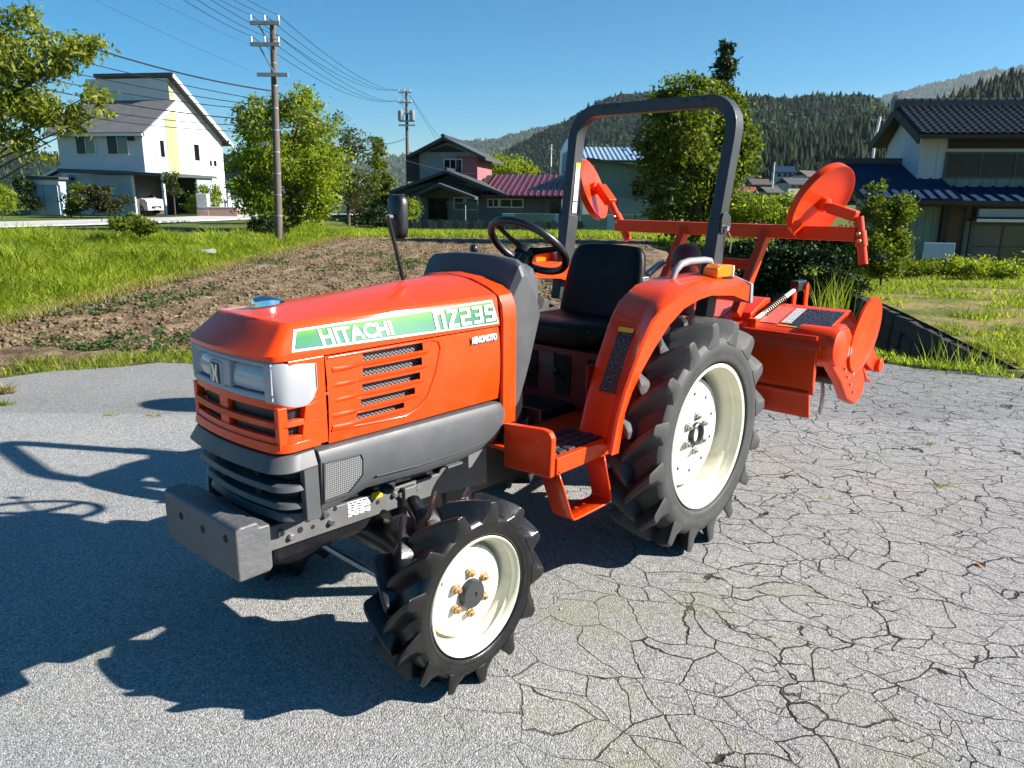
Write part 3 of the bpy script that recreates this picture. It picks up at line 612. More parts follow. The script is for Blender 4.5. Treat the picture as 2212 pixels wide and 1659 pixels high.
# floor, mats and steps
b = MB(); b.box(.30, .90, -.50, .50, .575, .590); b.build('floor_plate', OP, TR, bevel=.004)
for s in (1, -1):
    stp = empty('foot_board', (0, 0, 0), 0, TR)
    b = MB(); b.prism([(s*.285, .530), (s*.512, .540), (s*.516, .690), (s*.500, .712), (s*.47, .716), (s*.285, .700)], .905, .935, 'x'); b.build('front_guard', OP, stp, bevel=.008, smooth=40)
    b = MB(); b.box(.560, .906, min(s*.494, s*.520), max(s*.494, s*.520), .548, .612); b.box(.560, .906, min(s*.29, s*.50), max(s*.29, s*.50), .590, .598); b.build('side_rail', OP, stp, bevel=.006, smooth=40)
    k = 0
    for i in range(6):
        for j in range(4):
            x0 = .575+i*.054+(j % 2)*.012; y0 = .315+j*.044
            m = MB(); m.box(x0, x0+.044, min(s*y0, s*(y0+.036)), max(s*y0, s*(y0+.036)), .598, .612); m.build('mat_block', MAT['rubber_mat'], stp, bevel=.003)
    b = MB(); b.box(.565, .90, min(s*.30, s*.492), max(s*.30, s*.492), .597, .602); b.build('rubber_mat', MAT['rubber_mat'], stp)
    # hanging step
    hs = MB(); rg = []
    for x, z in ((.900, .560), (.860, .470), (.812, .355), (.795, .338), (.770, .336), (.575, .338), (.556, .345), (.552, .362), (.588, .47), (.615, .560)):
        rg.append([(x, s*.520, z), (x, s*.512, z), (x, s*.425, z)])
    pl = MB().loft(rg, False).build('hanging_step', OP, stp, smooth=40, solid=.007)
    for i in range(4):
        for j in range(2): MB().lathe([(.010, 0), (.007, .004), (0, .0045)], 8, Matrix.Translation((.60+i*.05+.02*j, s*(.455+j*.035), .340))).build('grip_stud', OP, stp)
    # mudguard
    arch = [(.640, .585), (.609, .734), (.565, .81), (.50, .885), (.43, .95), (.33, 1.03), (.22, 1.085), (.10, 1.110), (0, 1.118), (-.20, 1.100), (-.362, 1.057)]
    outer = [(.695, .595), (.660, .725), (.615, .825), (.565, .905), (.515, .985), (.455, 1.060), (.37, 1.112), (.24, 1.138), (.05, 1.147), (-.18, 1.146), (-.358, 1.136)]
    inner = [(.585, .59), (.545, .715), (.508, .81), (.47, .895), (.43, .97), (.385, 1.05), (.33, 1.115), (.23, 1.162), (.05, 1.182), (-.18, 1.185), (-.365, 1.172)]
    rg = []
    for (ax, az), (ox, oz), (ix, iz) in zip(arch, outer, inner):
        ux, uz = (min(ax, ix-.045), az) if iz < 1.1 else (ax*.97, az)
        rg.append([(ax, s*.600, az), (ox-.004, s*.603, oz-.006), (ox, s*.594, oz), ((ox+ix)/2+.004, s*.548, (oz+iz)/2+.006), (ix, s*.500, iz), (ix, s*.375, iz), (ix-.006, s*.360, iz-.012), (ux, s*.360, uz), (ux, s*.52, uz)])
    fd = MB().loft(rg, True, True).build('mudguard', OP, TR, smooth=40)
    b = MB(); b.box(.02, .52, min(s*.345, s*.357), max(s*.345, s*.357), .58, .86); b.build('inner_wall', MAT['maroon_panel'], fd, bevel=.003)
    b = MB(); b.tube([(.06, s*.44, 1.165), (.035, s*.445, 1.215), (.0, s*.448, 1.238), (-.06, s*.45, 1.246), (-.20, s*.452, 1.244), (-.245, s*.452, 1.238), (-.262, s*.452, 1.215), (-.27, s*.452, 1.17)], [.013, .015, .016, .016, .016, .016, .014, .012], 10); b.build('grab_handle', MAT['handle_grey'], fd, smooth=60)
    b = MB(); b.box(-.285, -.19, min(s*.475, s*.555), max(s*.475, s*.555), 1.165, 1.172); b.build('lamp_base', DP, fd)
    b = MB(); b.prism([(-.275, 1.172), (-.135, 1.175), (-.135, 1.215), (-.17, 1.232), (-.275, 1.226)], s*.480, s*.552); b.build('turn_signal', MAT['amber_lens'], fd, bevel=.008, smooth=40)
    b = MB(); b.prism([(-.285, 1.17), (-.277, 1.17), (-.277, 1.222), (-.285, 1.222)], s*.478, s*.554); b.build('lamp_back', MAT['decal_white'], fd)
    b = MB(); b.loft([[(x, s*y, z) for x, z in ((-.36, 1.176), (-.385, 1.172), (-.385, 1.055), (-.36, 1.055))] for y in (.36, .50)] + [[(x, s*.608, z) for x, z in ((-.352, 1.140), (-.380, 1.136), (-.386, 1.050), (-.360, 1.050))]], True, True); b.build('end_cap', MAT['cap_grey'], fd, smooth=40, bevel=.004)
    dq = [(.4125, .425, 1.000), (.4125, .496, 1.000), (.5265, .494, .770), (.5265, .420, .770)]
    decal('instruction_decal', [(x+.004, s*y, z+.003) for x, y, z in dq], MAT['print_black'], fd)
    decal('decal_heading', [(.4075+.005, s*.425, 1.015), (.4075+.005, s*.496, 1.015), (.4165+.005, s*.496, .999), (.4165+.005, s*.425, .999)], MAT['decal_yellow'], fd)
# pedal, levers and the panel under the seat
b = MB(); b.box(.74, .755, .18, .31, .66, .715); b.tube([(.745, .245, .68), (.80, .24, .60), (.83, .24, .57)], .011, 8); b.build('pedal', MAT['dark_plastic'], TR, bevel=.003)
b = MB(); b.box(.10, .30, -.34, .345, .58, .86); pn = b.build('seat_plinth', MAT['maroon_panel'], TR, bevel=.008)
for y0, y1 in ((.02, .10), (-.15, -.09), (.20, .25)): MB().box(.300, .306, y0, y1, .65, .83).build('lever_slot', MAT['black_void'], pn)
for y, z in ((.06, .76), (-.12, .74), (.225, .72)): b = MB(); b.tube([(.30, y, z-.04), (.345, y, z)], .006, 8); b.lathe([(0, .018), (.012, .013), (.015, 0), (.01, -.014), (0, -.016)], 12, Matrix.Translation((.35, y, z+.006))); b.build('control_knob', DP, pn, smooth=70)
decal('lever_plate', [(.3065, -.07, .835), (.3065, .01, .835), (.3065, .01, .72), (.3065, -.07, .72)], MAT['print_black'], pn)
# seat
seat = empty('seat', (0, 0, 0), 0, TR)
rg = []
for x, w, z0, z1 in ((-.10, .19, .90, .975), (-.06, .225, .89, .990), (.06, .245, .875, .985), (.20, .25, .865, .990), (.285, .245, .86, 1.000), (.325, .235, .865, .985), (.338, .21, .88, .955)):
    rg.append([(x, -w, z0), (x, -w-.012, (z0+z1)/2), (x, -w+.01, z1), (x, -w*.55, z1-.012), (x, 0, z1-.018), (x, w*.55, z1-.012), (x, w-.01, z1), (x, w+.012, (z0+z1)/2), (x, w, z0)])
MB().loft(rg, True, True).build('cushion', MAT['seat_vinyl'], seat, smooth=60, sub=1)
rg = []
for z, w, xo, th in ((.950, .215, .012, .06), (.970, .222, .008, .085), (1.08, .222, -.020, .095), (1.20, .214, -.052, .09), (1.265, .196, -.072, .08), (1.288, .17, -.085, .06), (1.296, .13, -.092, .03)):
    rg.append([(xo-th, -w*.95, z), (xo-th*.3, -w-.006, z), (xo-.005, -w*.93, z), (xo-.014, -w*.6, z), (xo-.02, 0, z), (xo-.014, w*.6, z), (xo-.005, w*.93, z), (xo-th*.3, w+.006, z), (xo-th, w*.95, z), (xo-th-.012, 0, z)])
MB().loft(rg, True, True).build('backrest', MAT['seat_vinyl'], seat, smooth=60, sub=1)
b = MB(); b.tube([(.325, -.22, .955), (.332, 0, .948), (.325, .22, .955)], .004, 6); b.build('piping', MAT['rubber_mat'], seat, smooth=60)
b = MB(); b.tube([(-.02, .225, 1.02), (-.045, .238, 1.07), (-.04, .243, 1.12)], .007, 8); b.box(-.07, -.02, .236, .250, 1.10, 1.165); b.build('armrest_bracket', MAT['steel'], seat, bevel=.003)
b = MB(); b.tube([(.0, .30, .86), (.03, .32, 1.00), (.02, .325, 1.06)], .008, 8); b.tube([(.10, .31, .86), (.12, .33, .98), (.10, .335, 1.03)], .008, 8); b.tube([(-.10, .27, .95), (.0, .28, 1.01), (.14, .285, 1.005)], .014, 8)
hl = b.build('hydraulic_lever', MAT['dark_plastic'], TR, smooth=60)
for p in ((.02, .325, 1.075), (.10, .335, 1.045)): MB().lathe([(0, .026), (.016, .020), (.019, 0), (.012, -.018), (0, -.02)], 12, Matrix.Translation(p)).build('knob', DP, hl, smooth=70)
b = MB(); b.box(-.36, .12, -.345, .345, .66, .90); b.build('rear_housing', MAT['black_paint'], TR, bevel=.02)
# roll bar
def rect_sweep(pts, ws, ds, fwd=(1, 0, 0)):
    """rectangular section: ws across the bar in the hoop's plane, ds fore and aft"""
    rg = []; P = [Vector(p) for p in pts]; m = len(P); Fd = Vector(fwd)
    for i in range(m):
        t = (P[min(i+1, m-1)]-P[max(i-1, 0)]).normalized(); f_ = (Fd - t*Fd.dot(t)).normalized(); n_ = t.cross(f_).normalized()
        w, d = ws[i] if isinstance(ws, list) else ws, ds[i] if isinstance(ds, list) else ds
        rg.append([P[i]+n_*w/2+f_*d/2, P[i]-n_*w/2+f_*d/2, P[i]-n_*w/2-f_*d/2, P[i]+n_*w/2-f_*d/2])
    return MB().loft(rg, True, True)
ro = empty('roll_bar', (0, 0, 0), 0, TR)
hoop = [(-.338, .430, 1.405), (-.40, .442, 1.78)]; rad = .125
for k in range(9):
    a = PI/2*k/8; hoop.append((-.405-.022*math.sin(a), .442-rad*(1-math.cos(a)), 1.815+rad*math.sin(a)))
hoop = hoop + [(x, -y, z) for x, y, z in hoop[::-1]]
rect_sweep(hoop, .055, .075).build('hoop', MAT['rops_grey'], ro, smooth=35, bevel=.007)
for s in (1, -1):
    b = MB(); rect_sweep([(-.275, s*.428, .98), (-.343, s*.430, 1.42)], .060, .085).build('post', MAT['rops_grey'], ro, smooth=35, bevel=.006)
    b = MB(); b.prism([(-.36, 1.36), (-.30, 1.36), (-.300, 1.42), (-.315, 1.448), (-.35, 1.452), (-.385, 1.43), (-.39, 1.38)], s*.462, s*.470); b.build('hinge_plate', MAT['rops_grey'], ro, bevel=.002)
    b = MB(); b.lathe([(0, .016), (.012, .016), (.014, .012), (.014, 0)], 8, Matrix.Translation((-.335, s*.470, 1.38)) @ Matrix.Rotation(-s*PI/2, 4, 'X')); b.lathe([(0, .012), (.010, .012), (.011, 0)], 8, Matrix.Translation((-.297, s*.428, 1.27)) @ Matrix.Rotation(PI/2, 4, 'Y')); b.tube([(-.36, s*.475, 1.36), (-.375, s*.485, 1.33), (-.372, s*.482, 1.27)], .004, 6); b.build('lock_pin', MAT['steel'], ro, smooth=40)
for y in (-.26, -.18, .20, .29): MB().lathe([(0, .0015), (.006, .0015), (.0065, 0)], 10, Matrix.Translation((-.389, y, 1.95)) @ Matrix.Rotation(PI/2, 4, 'Y')).build('bolt_hole', MAT['black_void'], ro)
tilt = lambda z: -.338-.165*(z-1.405)
decal('rollbar_notice', [(tilt(1.66)-.018, -.4095, 1.66), (tilt(1.66)+.018, -.4095, 1.66), (tilt(1.49)+.018, -.4015, 1.49), (tilt(1.49)-.018, -.4015, 1.49)], MAT['print_white'], ro)
decal('rollbar_notice', [(tilt(1.68)-.018, -.4097, 1.685), (tilt(1.68)+.018, -.4097, 1.685), (tilt(1.66)+.018, -.4092, 1.661), (tilt(1.66)-.018, -.4092, 1.661)], MAT['decal_yellow'], ro)
decal('rollbar_notice', [(tilt(1.48)-.018, -.4012, 1.485), (tilt(1.48)+.018, -.4012, 1.485), (tilt(1.43)+.018, -.3990, 1.43), (tilt(1.43)-.018, -.3990, 1.43)], MAT['decal_white'], ro)
# mirror
mi = empty('mirror', (0, 0, 0), 0, TR)
b = MB(); b.tube([(.915, -.285, 1.16), (.945, -.292, 1.30), (.975, -.300, 1.435)], .0085, 8); b.build('mirror_stem', MAT['black_paint'], mi, smooth=60)
b = MB(); b.tube([(.977, -.300, 1.43), (.935, -.315, 1.43)], .011, 8); b.build('mirror_joint', MAT['steel'], mi, smooth=60)
rg = []
for dx, k in ((0.010, .80), (0, .97), (-.02, 1.0), (-.030, .97)):
    ring = []
    for i in range(24):
        a = 2*PI*i/24; cx, sx_ = math.cos(a), math.sin(a)
        ring.append((.925+dx, -.318+.046*k*math.copysign(abs(cx)**.55, cx), 1.43+.088*k*math.copysign(abs(sx_)**.5, sx_)))
    rg.append(ring)
MB().loft(rg, True, True).build('mirror_shell', DP, mi, smooth=50)
# ------------------------------------------------------------ the rotary tiller carried behind the tractor
TL = empty('rotary_tiller', (0, 0, 0)); tag(TL, 'red rotary tiller mounted behind the tractor with two raised gauge discs', 'tiller')
RP = MAT['implement_red']
sec = [(-.905, .535), (-.885, .60), (-.880, .70), (-.890, .765), (-.915, .815), (-.945, .838), (-.965, .846), (-1.12, .888), (-1.27, .930), (-1.33, .932), (-1.41, .890), (-1.50, .77), (-1.55, .62), (-1.53, .62), (-1.47, .78), (-1.37, .87), (-1.27, .905), (-.96, .82), (-.915, .74), (-.915, .545)]
MB().loft([[(x, y, z) for x, z in sec] for y in (-.76, -.3, .2, .735)], True, True).build('rotor_cover', RP, TL, smooth=38, bevel=.004)
b = MB(); b.prism([(-.895, .545), (-.905, .52), (-.925, .43), (-.935, .405), (-.945, .405), (-.935, .45), (-.915, .55)], -.74, .715); b.build('front_flap', RP, TL, bevel=.004)
b = MB(); b.tube([(-.893, -.74, .545), (-.893, .715, .545)], .010, 8); b.build('flap_hinge', RP, TL, smooth=60)
b = MB(); b.tube([(-.925, -.74, .826), (-.925, .72, .826)], .014, 10); b.build('cover_edge', RP, TL, smooth=60)
ztop = lambda x: .846+(-.965-x)*.275
def topdecal(nm, x0, x1, y0, y1, m, dz=.0035): decal(nm, [(x0, y0, ztop(x0)+dz), (x0, y1, ztop(x0)+dz), (x1, y1, ztop(x1)+dz), (x1, y0, ztop(x1)+dz)], m, TL)
topdecal('warning_label', -1.25, -1.01, .53, .73, MAT['print_black']); topdecal('warning_label', -1.24, -1.04, .475, .53, MAT['print_white'])
topdecal('label_edge', -1.01, -1.0, .475, .73, MAT['decal_yellow']); topdecal('red_sticker', -1.25, -1.02, .36, .46, MAT['print_red']); topdecal('red_sticker', -1.24, -1.02, -.08, .14, MAT['print_red'])
b = MB(); b.prism([(-1.02, .85), (-1.27, .92), (-1.27, .965), (-1.20, .965), (-1.03, .90)], .20, .31); b.build('top_box', RP, TL, bevel=.008, smooth=40)
# end casing
cs = [(-.915, .79), (-.955, .855), (-1.03, .885), (-1.13, .885), (-1.20, .845), (-1.30, .735), (-1.44, .635), (-1.525, .54), (-1.535, .465), (-1.48, .412), (-1.39, .402), (-1.26, .45), (-1.13, .57), (-.98, .675), (-.92, .72)]
b = MB(); b.prism(cs, .735, .792); case = b.build('end_casing', RP, TL, bevel=.020, smooth=45)
b = MB(); b.lathe([(0, .60), (.098, .60), (.100, .62), (.100, .778), (.092, .801), (.07, .813), (0, .8145)], 28, Matrix.Translation((-1.02, 0, .778)) @ Matrix.Rotation(-PI/2, 4, 'X')); b.build('end_drum', RP, case, smooth=40)
b = MB(); b.prism([(-.955, .80), (-1.02, .865), (-1.12, .868), (-1.18, .82), (-1.14, .70), (-1.02, .69)], .792, .806); b.build('casing_boss', RP, case, bevel=.012, smooth=45)
b = MB(); b.lathe([(.030, 0), (.030, .008), (.024, .010), (0, .010)], 20, Matrix.Translation((-1.185, .792, .735)) @ Matrix.Rotation(-PI/2, 4, 'X')); b.build('round_badge', MAT['handle_grey'], case, smooth=40)
b = MB(); b.prism([(-1.31, .585), (-1.285, .64), (-1.31, .695), (-1.335, .64)], .790, .7945); b.build('diamond_sticker', MAT['decal_white'], case)
for t in range(5): MB().lathe([(0, .01), (.008, .01), (.009, 0)], 6, Matrix.Translation((-1.09-.060*t, .792, .700-.053*t)) @ Matrix.Rotation(-PI/2, 4, 'X')).build('casing_bolt', MAT['steel'], case)
b = MB(); M = Matrix.Translation((-1.405, .800, .800)) @ Matrix.Rotation(R_(33), 4, 'Y') @ Matrix.Rotation(-PI/2, 4, 'X')
for_ = []
prof = [(0, 0), (.90, 0), (.96, .004), (1.0, .006), (1.0, -.008), (.9, -.010), (0, -.010)]
ringsP = [[M @ Vector((.250*k*math.cos(2*PI*i/40), .165*k*math.sin(2*PI*i/40), h)) for i in range(40)] for k, h in [(max(k, .01), h) for k, h in prof]]
b.loft(ringsP, True); b.build('side_plate', RP, TL, smooth=40)
b = MB(); b.box(-1.06, -.90, -.795, -.76, .42, .88); b.build('chain_case', RP, TL, bevel=.02)
# rotor with blades
b = MB(); b.tube([(-1.22, -.73, .58), (-1.22, .73, .58)], .045, 12); rot = b.build('rotor_shaft', MAT['black_paint'], TL, smooth=50)
bl = MB(); bl.prism([(0, 0), (.10, .02), (.17, .06), (.20, .12), (.17, .12), (.10, .06), (0, .03)], -.004, .004); bm0 = bl.mesh('blade', MAT['steel'])
for k in range(22):
    o = link('blade', bm0, rot); o.location = (-1.22, -.66+k*.063, .58); o.rotation_euler = (0, k*1.9, 0)
# rear levelling board
b = MB(); b.loft([[(x, y, z) for x, z in ((-1.53, .70), (-1.62, .60), (-1.72, .50), (-1.80, .465), (-1.80, .450), (-1.71, .485), (-1.60, .58), (-1.52, .68))] for y in (-.76, .745)], True, True); b.build('levelling_board', RP, TL, smooth=35, bevel=.004)
b = MB(); b.tube([(-1.80, .66, .56), (-1.80, .79, .56)], .042, 14); b.prism([(-1.55, .74), (-1.63, .73), (-1.80, .60), (-1.78, .52), (-1.60, .60)], .752, .766); b.build('side_bracket', RP, TL, smooth=45, bevel=.003)
# spring rod
b = MB(); b.tube([(-.985, .35, .872), (-1.50, .35, .995)], .013, 10); sr = b.build('spring_rod', MAT['rim_cream'], TL, smooth=60)
hx = [Vector((-1.10-.26*t/96, .35, .8995+.0615*t/96)) + Vector((.23*.021*math.cos(t*PI/4), .021*math.sin(t*PI/4), .97*.021*math.cos(t*PI/4))) for t in range(97)]
b = MB(); b.tube(hx, .0042, 5); b.build('coil', MAT['black_paint'], sr, smooth=60)
b = MB(); b.box(-1.0, -.955, .325, .375, .83, .885); b.build('rod_clevis', RP, TL, bevel=.004)
b = MB()
for y in (.315, .385): b.prism([(-1.57, .85), (-1.61, .85), (-1.615, 1.01), (-1.595, 1.035), (-1.57, 1.01)], y-.006, y+.006)
b.build('rod_bracket', RP, TL, bevel=.003); b = MB(); b.box(-1.61, -1.49, .325, .375, .985, 1.045); b.build('rod_head', MAT['black_paint'], TL, bevel=.006)
# mast, beam and struts
b = MB(); b.box(-1.285, -1.215, -.745, .745, 1.300, 1.372); b.build('tool_beam', RP, TL, bevel=.006, smooth=40)
for y in (-.245, .265):
    b = MB(); b.bar((-1.235, y, 1.33), (-.93, y, .90), .045, .06); b.build('mast_strut', RP, TL, bevel=.004)
b = MB(); b.box(-1.125, -1.09, -.235, .255, 1.13, 1.185); b.build('cross_bar', RP, TL, bevel=.004)
b = MB(); b.box(-.80, -.62, -.36, .02, .84, 1.06); b.box(-.95, -.62, -.09, .09, .70, .90); b.build('mast_box', MAT['maroon_panel'], TL, bevel=.01)
b = MB(); b.lathe([(.060, .90), (.060, 1.10), (.078, 1.13), (.082, 1.19), (.074, 1.235), (.05, 1.262), (.02, 1.272), (0, 1.273)], 24, Matrix.Translation((-.80, .02, 0))); b.build('dome_cap', MAT['maroon_panel'], TL, smooth=60)
b = MB(); b.tube([(-.70, -.16, 1.10), (-.76, -.13, 1.145), (-.80, -.12, 1.16)], .02, 10); b.build('hose_joint', MAT['steel'], TL, smooth=60)
def gauge_disc(nm, c, nrm, leg0, leg1, hubend, rad):
    e = empty(nm, (0, 0, 0), 0, TL); n = Vector(nrm).normalized(); q = n.to_track_quat('Z', 'Y').to_matrix().to_4x4(); M = Matrix.Translation(c) @ q
    b = MB(); b.lathe([(0, 0), (rad*.55, .001), (rad*.93, .004), (rad*.97, .010), (rad, .010), (rad, -.030), (rad*.96, -.034), (0, -.030)], 48, M); b.build('disc', RP, e, smooth=38)
    b = MB(); b.lathe([(.040, .0), (.040, .03), (.025, .04), (.025, .06), (0, .06)], 16, M); b.build('disc_hub', RP, e, smooth=40)
    h0 = Vector(c)+n*.05; b = MB(); b.bar(h0, hubend, .075, .055); b.build('swing_arm', RP, e, bevel=.008, smooth=40)
    b = MB(); b.tube([leg0, leg1], .023, 14); b.tube([Vector(leg0)+(Vector(leg1)-Vector(leg0))*.3, Vector(leg0)+(Vector(leg1)-Vector(leg0))*.62], .029, 14); b.build('leg_tube', RP, e, smooth=50)
    b = MB(); d_ = Vector(leg1)-Vector(leg0)
    for t in (.35, .5): p = Vector(leg0)+d_*t; b.lathe([(0, .012), (.009, .012), (.010, 0)], 8, Matrix.Translation(p+Vector((.028, 0, 0))) @ Matrix.Rotation(PI/2, 4, 'Y'))
    b.build('leg_bolt', MAT['bolt_brass'], e)
gauge_disc('gauge_disc', (-1.25, .550, 1.492), (.205, .857, -.46), (-1.25, .745, 1.425), (-1.25, .795, 1.185), (-1.25, .735, 1.425), .213)
gauge_disc('gauge_disc', (-1.25, -.950, 1.560), (-.28, .888, .356), (-1.25, -.800, 1.470), (-1.25, -.655, 1.245), (-1.25, -.80, 1.475), .200)
b = MB(); b.box(-.86, -.80, .36, .46, .36, .44); b.build('hitch_pad', MAT['blue_box'], TL, bevel=.006)
# ------------------------------------------------------------ ground
def vnoise(x, y, seed=0):
    rs = np.random.RandomState(seed); tab = rs.rand(256, 256)
    xi = np.floor(x).astype(int); yi = np.floor(y).astype(int); fx_ = x-xi; fy = y-yi
    fx_ = fx_*fx_*(3-2*fx_); fy = fy*fy*(3-2*fy)
    g = lambda i, j: tab[i % 256, j % 256]
    return (g(xi, yi)*(1-fx_)+g(xi+1, yi)*fx_)*(1-fy) + (g(xi, yi+1)*(1-fx_)+g(xi+1, yi+1)*fx_)*fy
def fbm(x, y, oct=4, seed=0):
    s = 0; a = .5
    for o in range(oct): s = s + a*vnoise(x*2**o, y*2**o, seed+o); a *= .5
    return s
def sstep(e0, e1, x): t = np.clip((x-e0)/(e1-e0), 0, 1); return t*t*(3-2*t)
EDGE = [(-40, 0), (-12, 3.6), (-8, 5.0), (-4.25, 6.25), (-2.94, 6.8), (-1, 7.15), (1.5, 7.45), (3.2, 7.4), (4.2, 6.55), (6, 5.4), (12, 3), (40, 0)]
def edge_b(a): return np.interp(a, [e[0] for e in EDGE], [e[1] for e in EDGE])
def wall_a(b): return np.interp(b, [0, 6.6, 12.2, 20, 30], [3.4, 4.62, 5.75, 7.4, 9.4])     # top edge of the ditch wall
def H(a, b):
    """height of the natural ground"""
    a = np.asarray(a, float); b = np.asarray(b, float)
    h = np.zeros_like(a+b) - .02
    bank = sstep(-6.25, -8.2, a)*(.42 - .28*sstep(13, 24, b))*sstep(4.0, 8.0, b)
    h = h + bank
    h = h + sstep(30, 44, b)*sstep(-14, -6, a)*(-.28)
    right = sstep(0, .3, a-wall_a(b)); h = h + right*(-.95*sstep(10, 27, b))
    h = h - .9*sstep(26, 60, b)*sstep(4, 9, a)*(1-right)
    far = sstep(60, 200, b); h = h*(1-far) + far*(-.6)
    return h
def in_ditch(a, b): return (a < wall_a(b)+.02) & (a > wall_a(b)-.95) & (b > 6.3) & (b < 24)
def sheet_ab(name, A, B, zfun, m, kind='structure', parent=None):
    AA, BB = np.meshgrid(A, B, indexing='ij'); Z = zfun(AA, BB)
    X = CAM[0]+AA*RT[0]+BB*FW[0]; Y = CAM[1]+AA*RT[1]+BB*FW[1]
    V = np.stack([X, Y, Z], -1).reshape(-1, 3); na, nb = len(A), len(B)
    i = np.arange(na-1)[:, None]*nb + np.arange(nb-1)[None, :]
    F = np.stack([i, i+nb, i+nb+1, i+1], -1).reshape(-1, 4)
    me = npmesh(name, V, F, m); me.shade_smooth(); o = link(name, me, parent)
    if kind: tag(o, kind=kind)
    return o
# asphalt: old, grey, alligator-cracked towards the right
def asphalt_mat():
    m, t = mat('asphalt'); out = N(t, 'ShaderNodeOutputMaterial'); p = N(t, 'ShaderNodeBsdfPrincipled'); L(t, p, 0, out, 0)
    p.inputs['Specular IOR Level'].default_value = .25
    tc = N(t, 'ShaderNodeTexCoord')
    # stones in the binder
    v1 = N(t, 'ShaderNodeTexVoronoi', i_Scale=215.0); L(t, tc, 'Object', v1, 'Vector')
    v2 = N(t, 'ShaderNodeTexVoronoi', i_Scale=105.0); L(t, tc, 'Object', v2, 'Vector')
    n1 = N(t, 'ShaderNodeTexNoise', i_Scale=260.0, i_Detail=3.0); L(t, tc, 'Object', n1, 'Vector')
    n2 = N(t, 'ShaderNodeTexNoise', i_Scale=.9, i_Detail=6.0, i_Roughness=.6); L(t, tc, 'Object', n2, 'Vector')
    s1 = N(t, 'ShaderNodeSeparateColor'); L(t, v1, 'Color', s1, 0)
    r1 = ramp(t, [(0, (.16, .157, .152)), (.35, (.275, .27, .263)), (.75, (.36, .355, .343)), (1, (.50, .49, .475))]); L(t, s1, 0, r1, 0)
    s2 = N(t, 'ShaderNodeSeparateColor'); L(t, v2, 'Color', s2, 0)
    r2 = ramp(t, [(0, (.80, .80, .81)), (.5, (1, 1, 1)), (1, (1.2, 1.19, 1.17))]); L(t, s2, 0, r2, 0)
    m1 = N(t, 'ShaderNodeMix', data_type='RGBA', blend_type='MULTIPLY'); m1.inputs[0].default_value = .8; L(t, r1, 0, m1, 6); L(t, r2, 0, m1, 7)
    r3 = ramp(t, [(.25, (.86, .86, .87)), (.75, (1.12, 1.11, 1.09))]); L(t, n2, 0, r3, 0)
    m2 = N(t, 'ShaderNodeMix', data_type='RGBA', blend_type='MULTIPLY'); m2.inputs[0].default_value = 1; t.links.new(m1.outputs[2], m2.inputs[6]); L(t, r3, 0, m2, 7)
    # cracks: two scales of warped cells
    nw = N(t, 'ShaderNodeTexNoise', i_Scale=2.6, i_Detail=1.5, i_Roughness=.5); L(t, tc, 'Object', nw, 'Vector')
    nw2 = N(t, 'ShaderNodeTexNoise', i_Scale=22.0, i_Detail=3.0); L(t, tc, 'Object', nw2, 'Vector')
    def warp(src, prev, k):
        sub = N(t, 'ShaderNodeVectorMath', operation='SUBTRACT'); L(t, src, 'Color', sub, 0); sub.inputs[1].default_value = (.5, .5, .5)
        sc = N(t, 'ShaderNodeVectorMath', operation='SCALE'); L(t, sub, 0, sc, 0); sc.inputs['Scale'].default_value = k
        ad = N(t, 'ShaderNodeVectorMath', operation='ADD'); t.links.new(prev, ad.inputs[0]); L(t, sc, 0, ad, 1); return ad.outputs[0]
    wv = warp(nw2, warp(nw, tc.outputs['Object'], .26), .022)
    mp = N(t, 'ShaderNodeMapping'); t.links.new(wv, mp.inputs[0]); mp.inputs['Rotation'].default_value = (0, 0, -.75); mp.inputs['Scale'].default_value = (1.0, .62, 1)
    def cracks(scale, w):
        v = N(t, 'ShaderNodeTexVoronoi', feature='DISTANCE_TO_EDGE', i_Scale=scale); L(t, mp, 0, v, 'Vector')
        mr = N(t, 'ShaderNodeMapRange', interpolation_type='SMOOTHSTEP'); L(t, v, 'Distance', mr, 0); mr.inputs[1].default_value = w*.35; mr.inputs[2].default_value = w; mr.inputs[3].default_value = 1; mr.inputs[4].default_value = 0
        return mr
    k1, k2 = cracks(6.4, .016), cracks(12.0, .016)
    # where the surface has broken up: to the right, along its own wear pattern
    sx = N(t, 'ShaderNodeSeparateXYZ'); L(t, tc, 'Object', sx, 0)
    d1 = N(t, 'ShaderNodeMath', operation='MULTIPLY_ADD'); L(t, sx, 'X', d1, 0); d1.inputs[1].default_value = -.40; d1.inputs[2].default_value = 0
    d2 = N(t, 'ShaderNodeMath', operation='MULTIPLY_ADD'); L(t, sx, 'Y', d2, 0); d2.inputs[1].default_value = .80; L(t, d1, 0, d2, 2)
    d3 = N(t, 'ShaderNodeMath', operation='MULTIPLY_ADD'); L(t, n2, 0, d3, 0); d3.inputs[1].default_value = 1.6; L(t, d2, 0, d3, 2)
    z1 = N(t, 'ShaderNodeMapRange', interpolation_type='SMOOTHSTEP'); L(t, d3, 0, z1, 0); z1.inputs[1].default_value = .5; z1.inputs[2].default_value = 1.2
    z2 = N(t, 'ShaderNodeMapRange', interpolation_type='SMOOTHSTEP'); L(t, d3, 0, z2, 0); z2.inputs[1].default_value = .9; z2.inputs[2].default_value = 1.8
    nm = N(t, 'ShaderNodeTexNoise', i_Scale=3.5, i_Detail=3.0); L(t, tc, 'Object', nm, 'Vector')
    g2 = N(t, 'ShaderNodeMapRange', interpolation_type='SMOOTHSTEP'); L(t, nm, 0, g2, 0); g2.inputs[1].default_value = .38; g2.inputs[2].default_value = .52
    a1 = N(t, 'ShaderNodeMath', operation='MULTIPLY'); L(t, k1, 0, a1, 0); L(t, z1, 0, a1, 1)
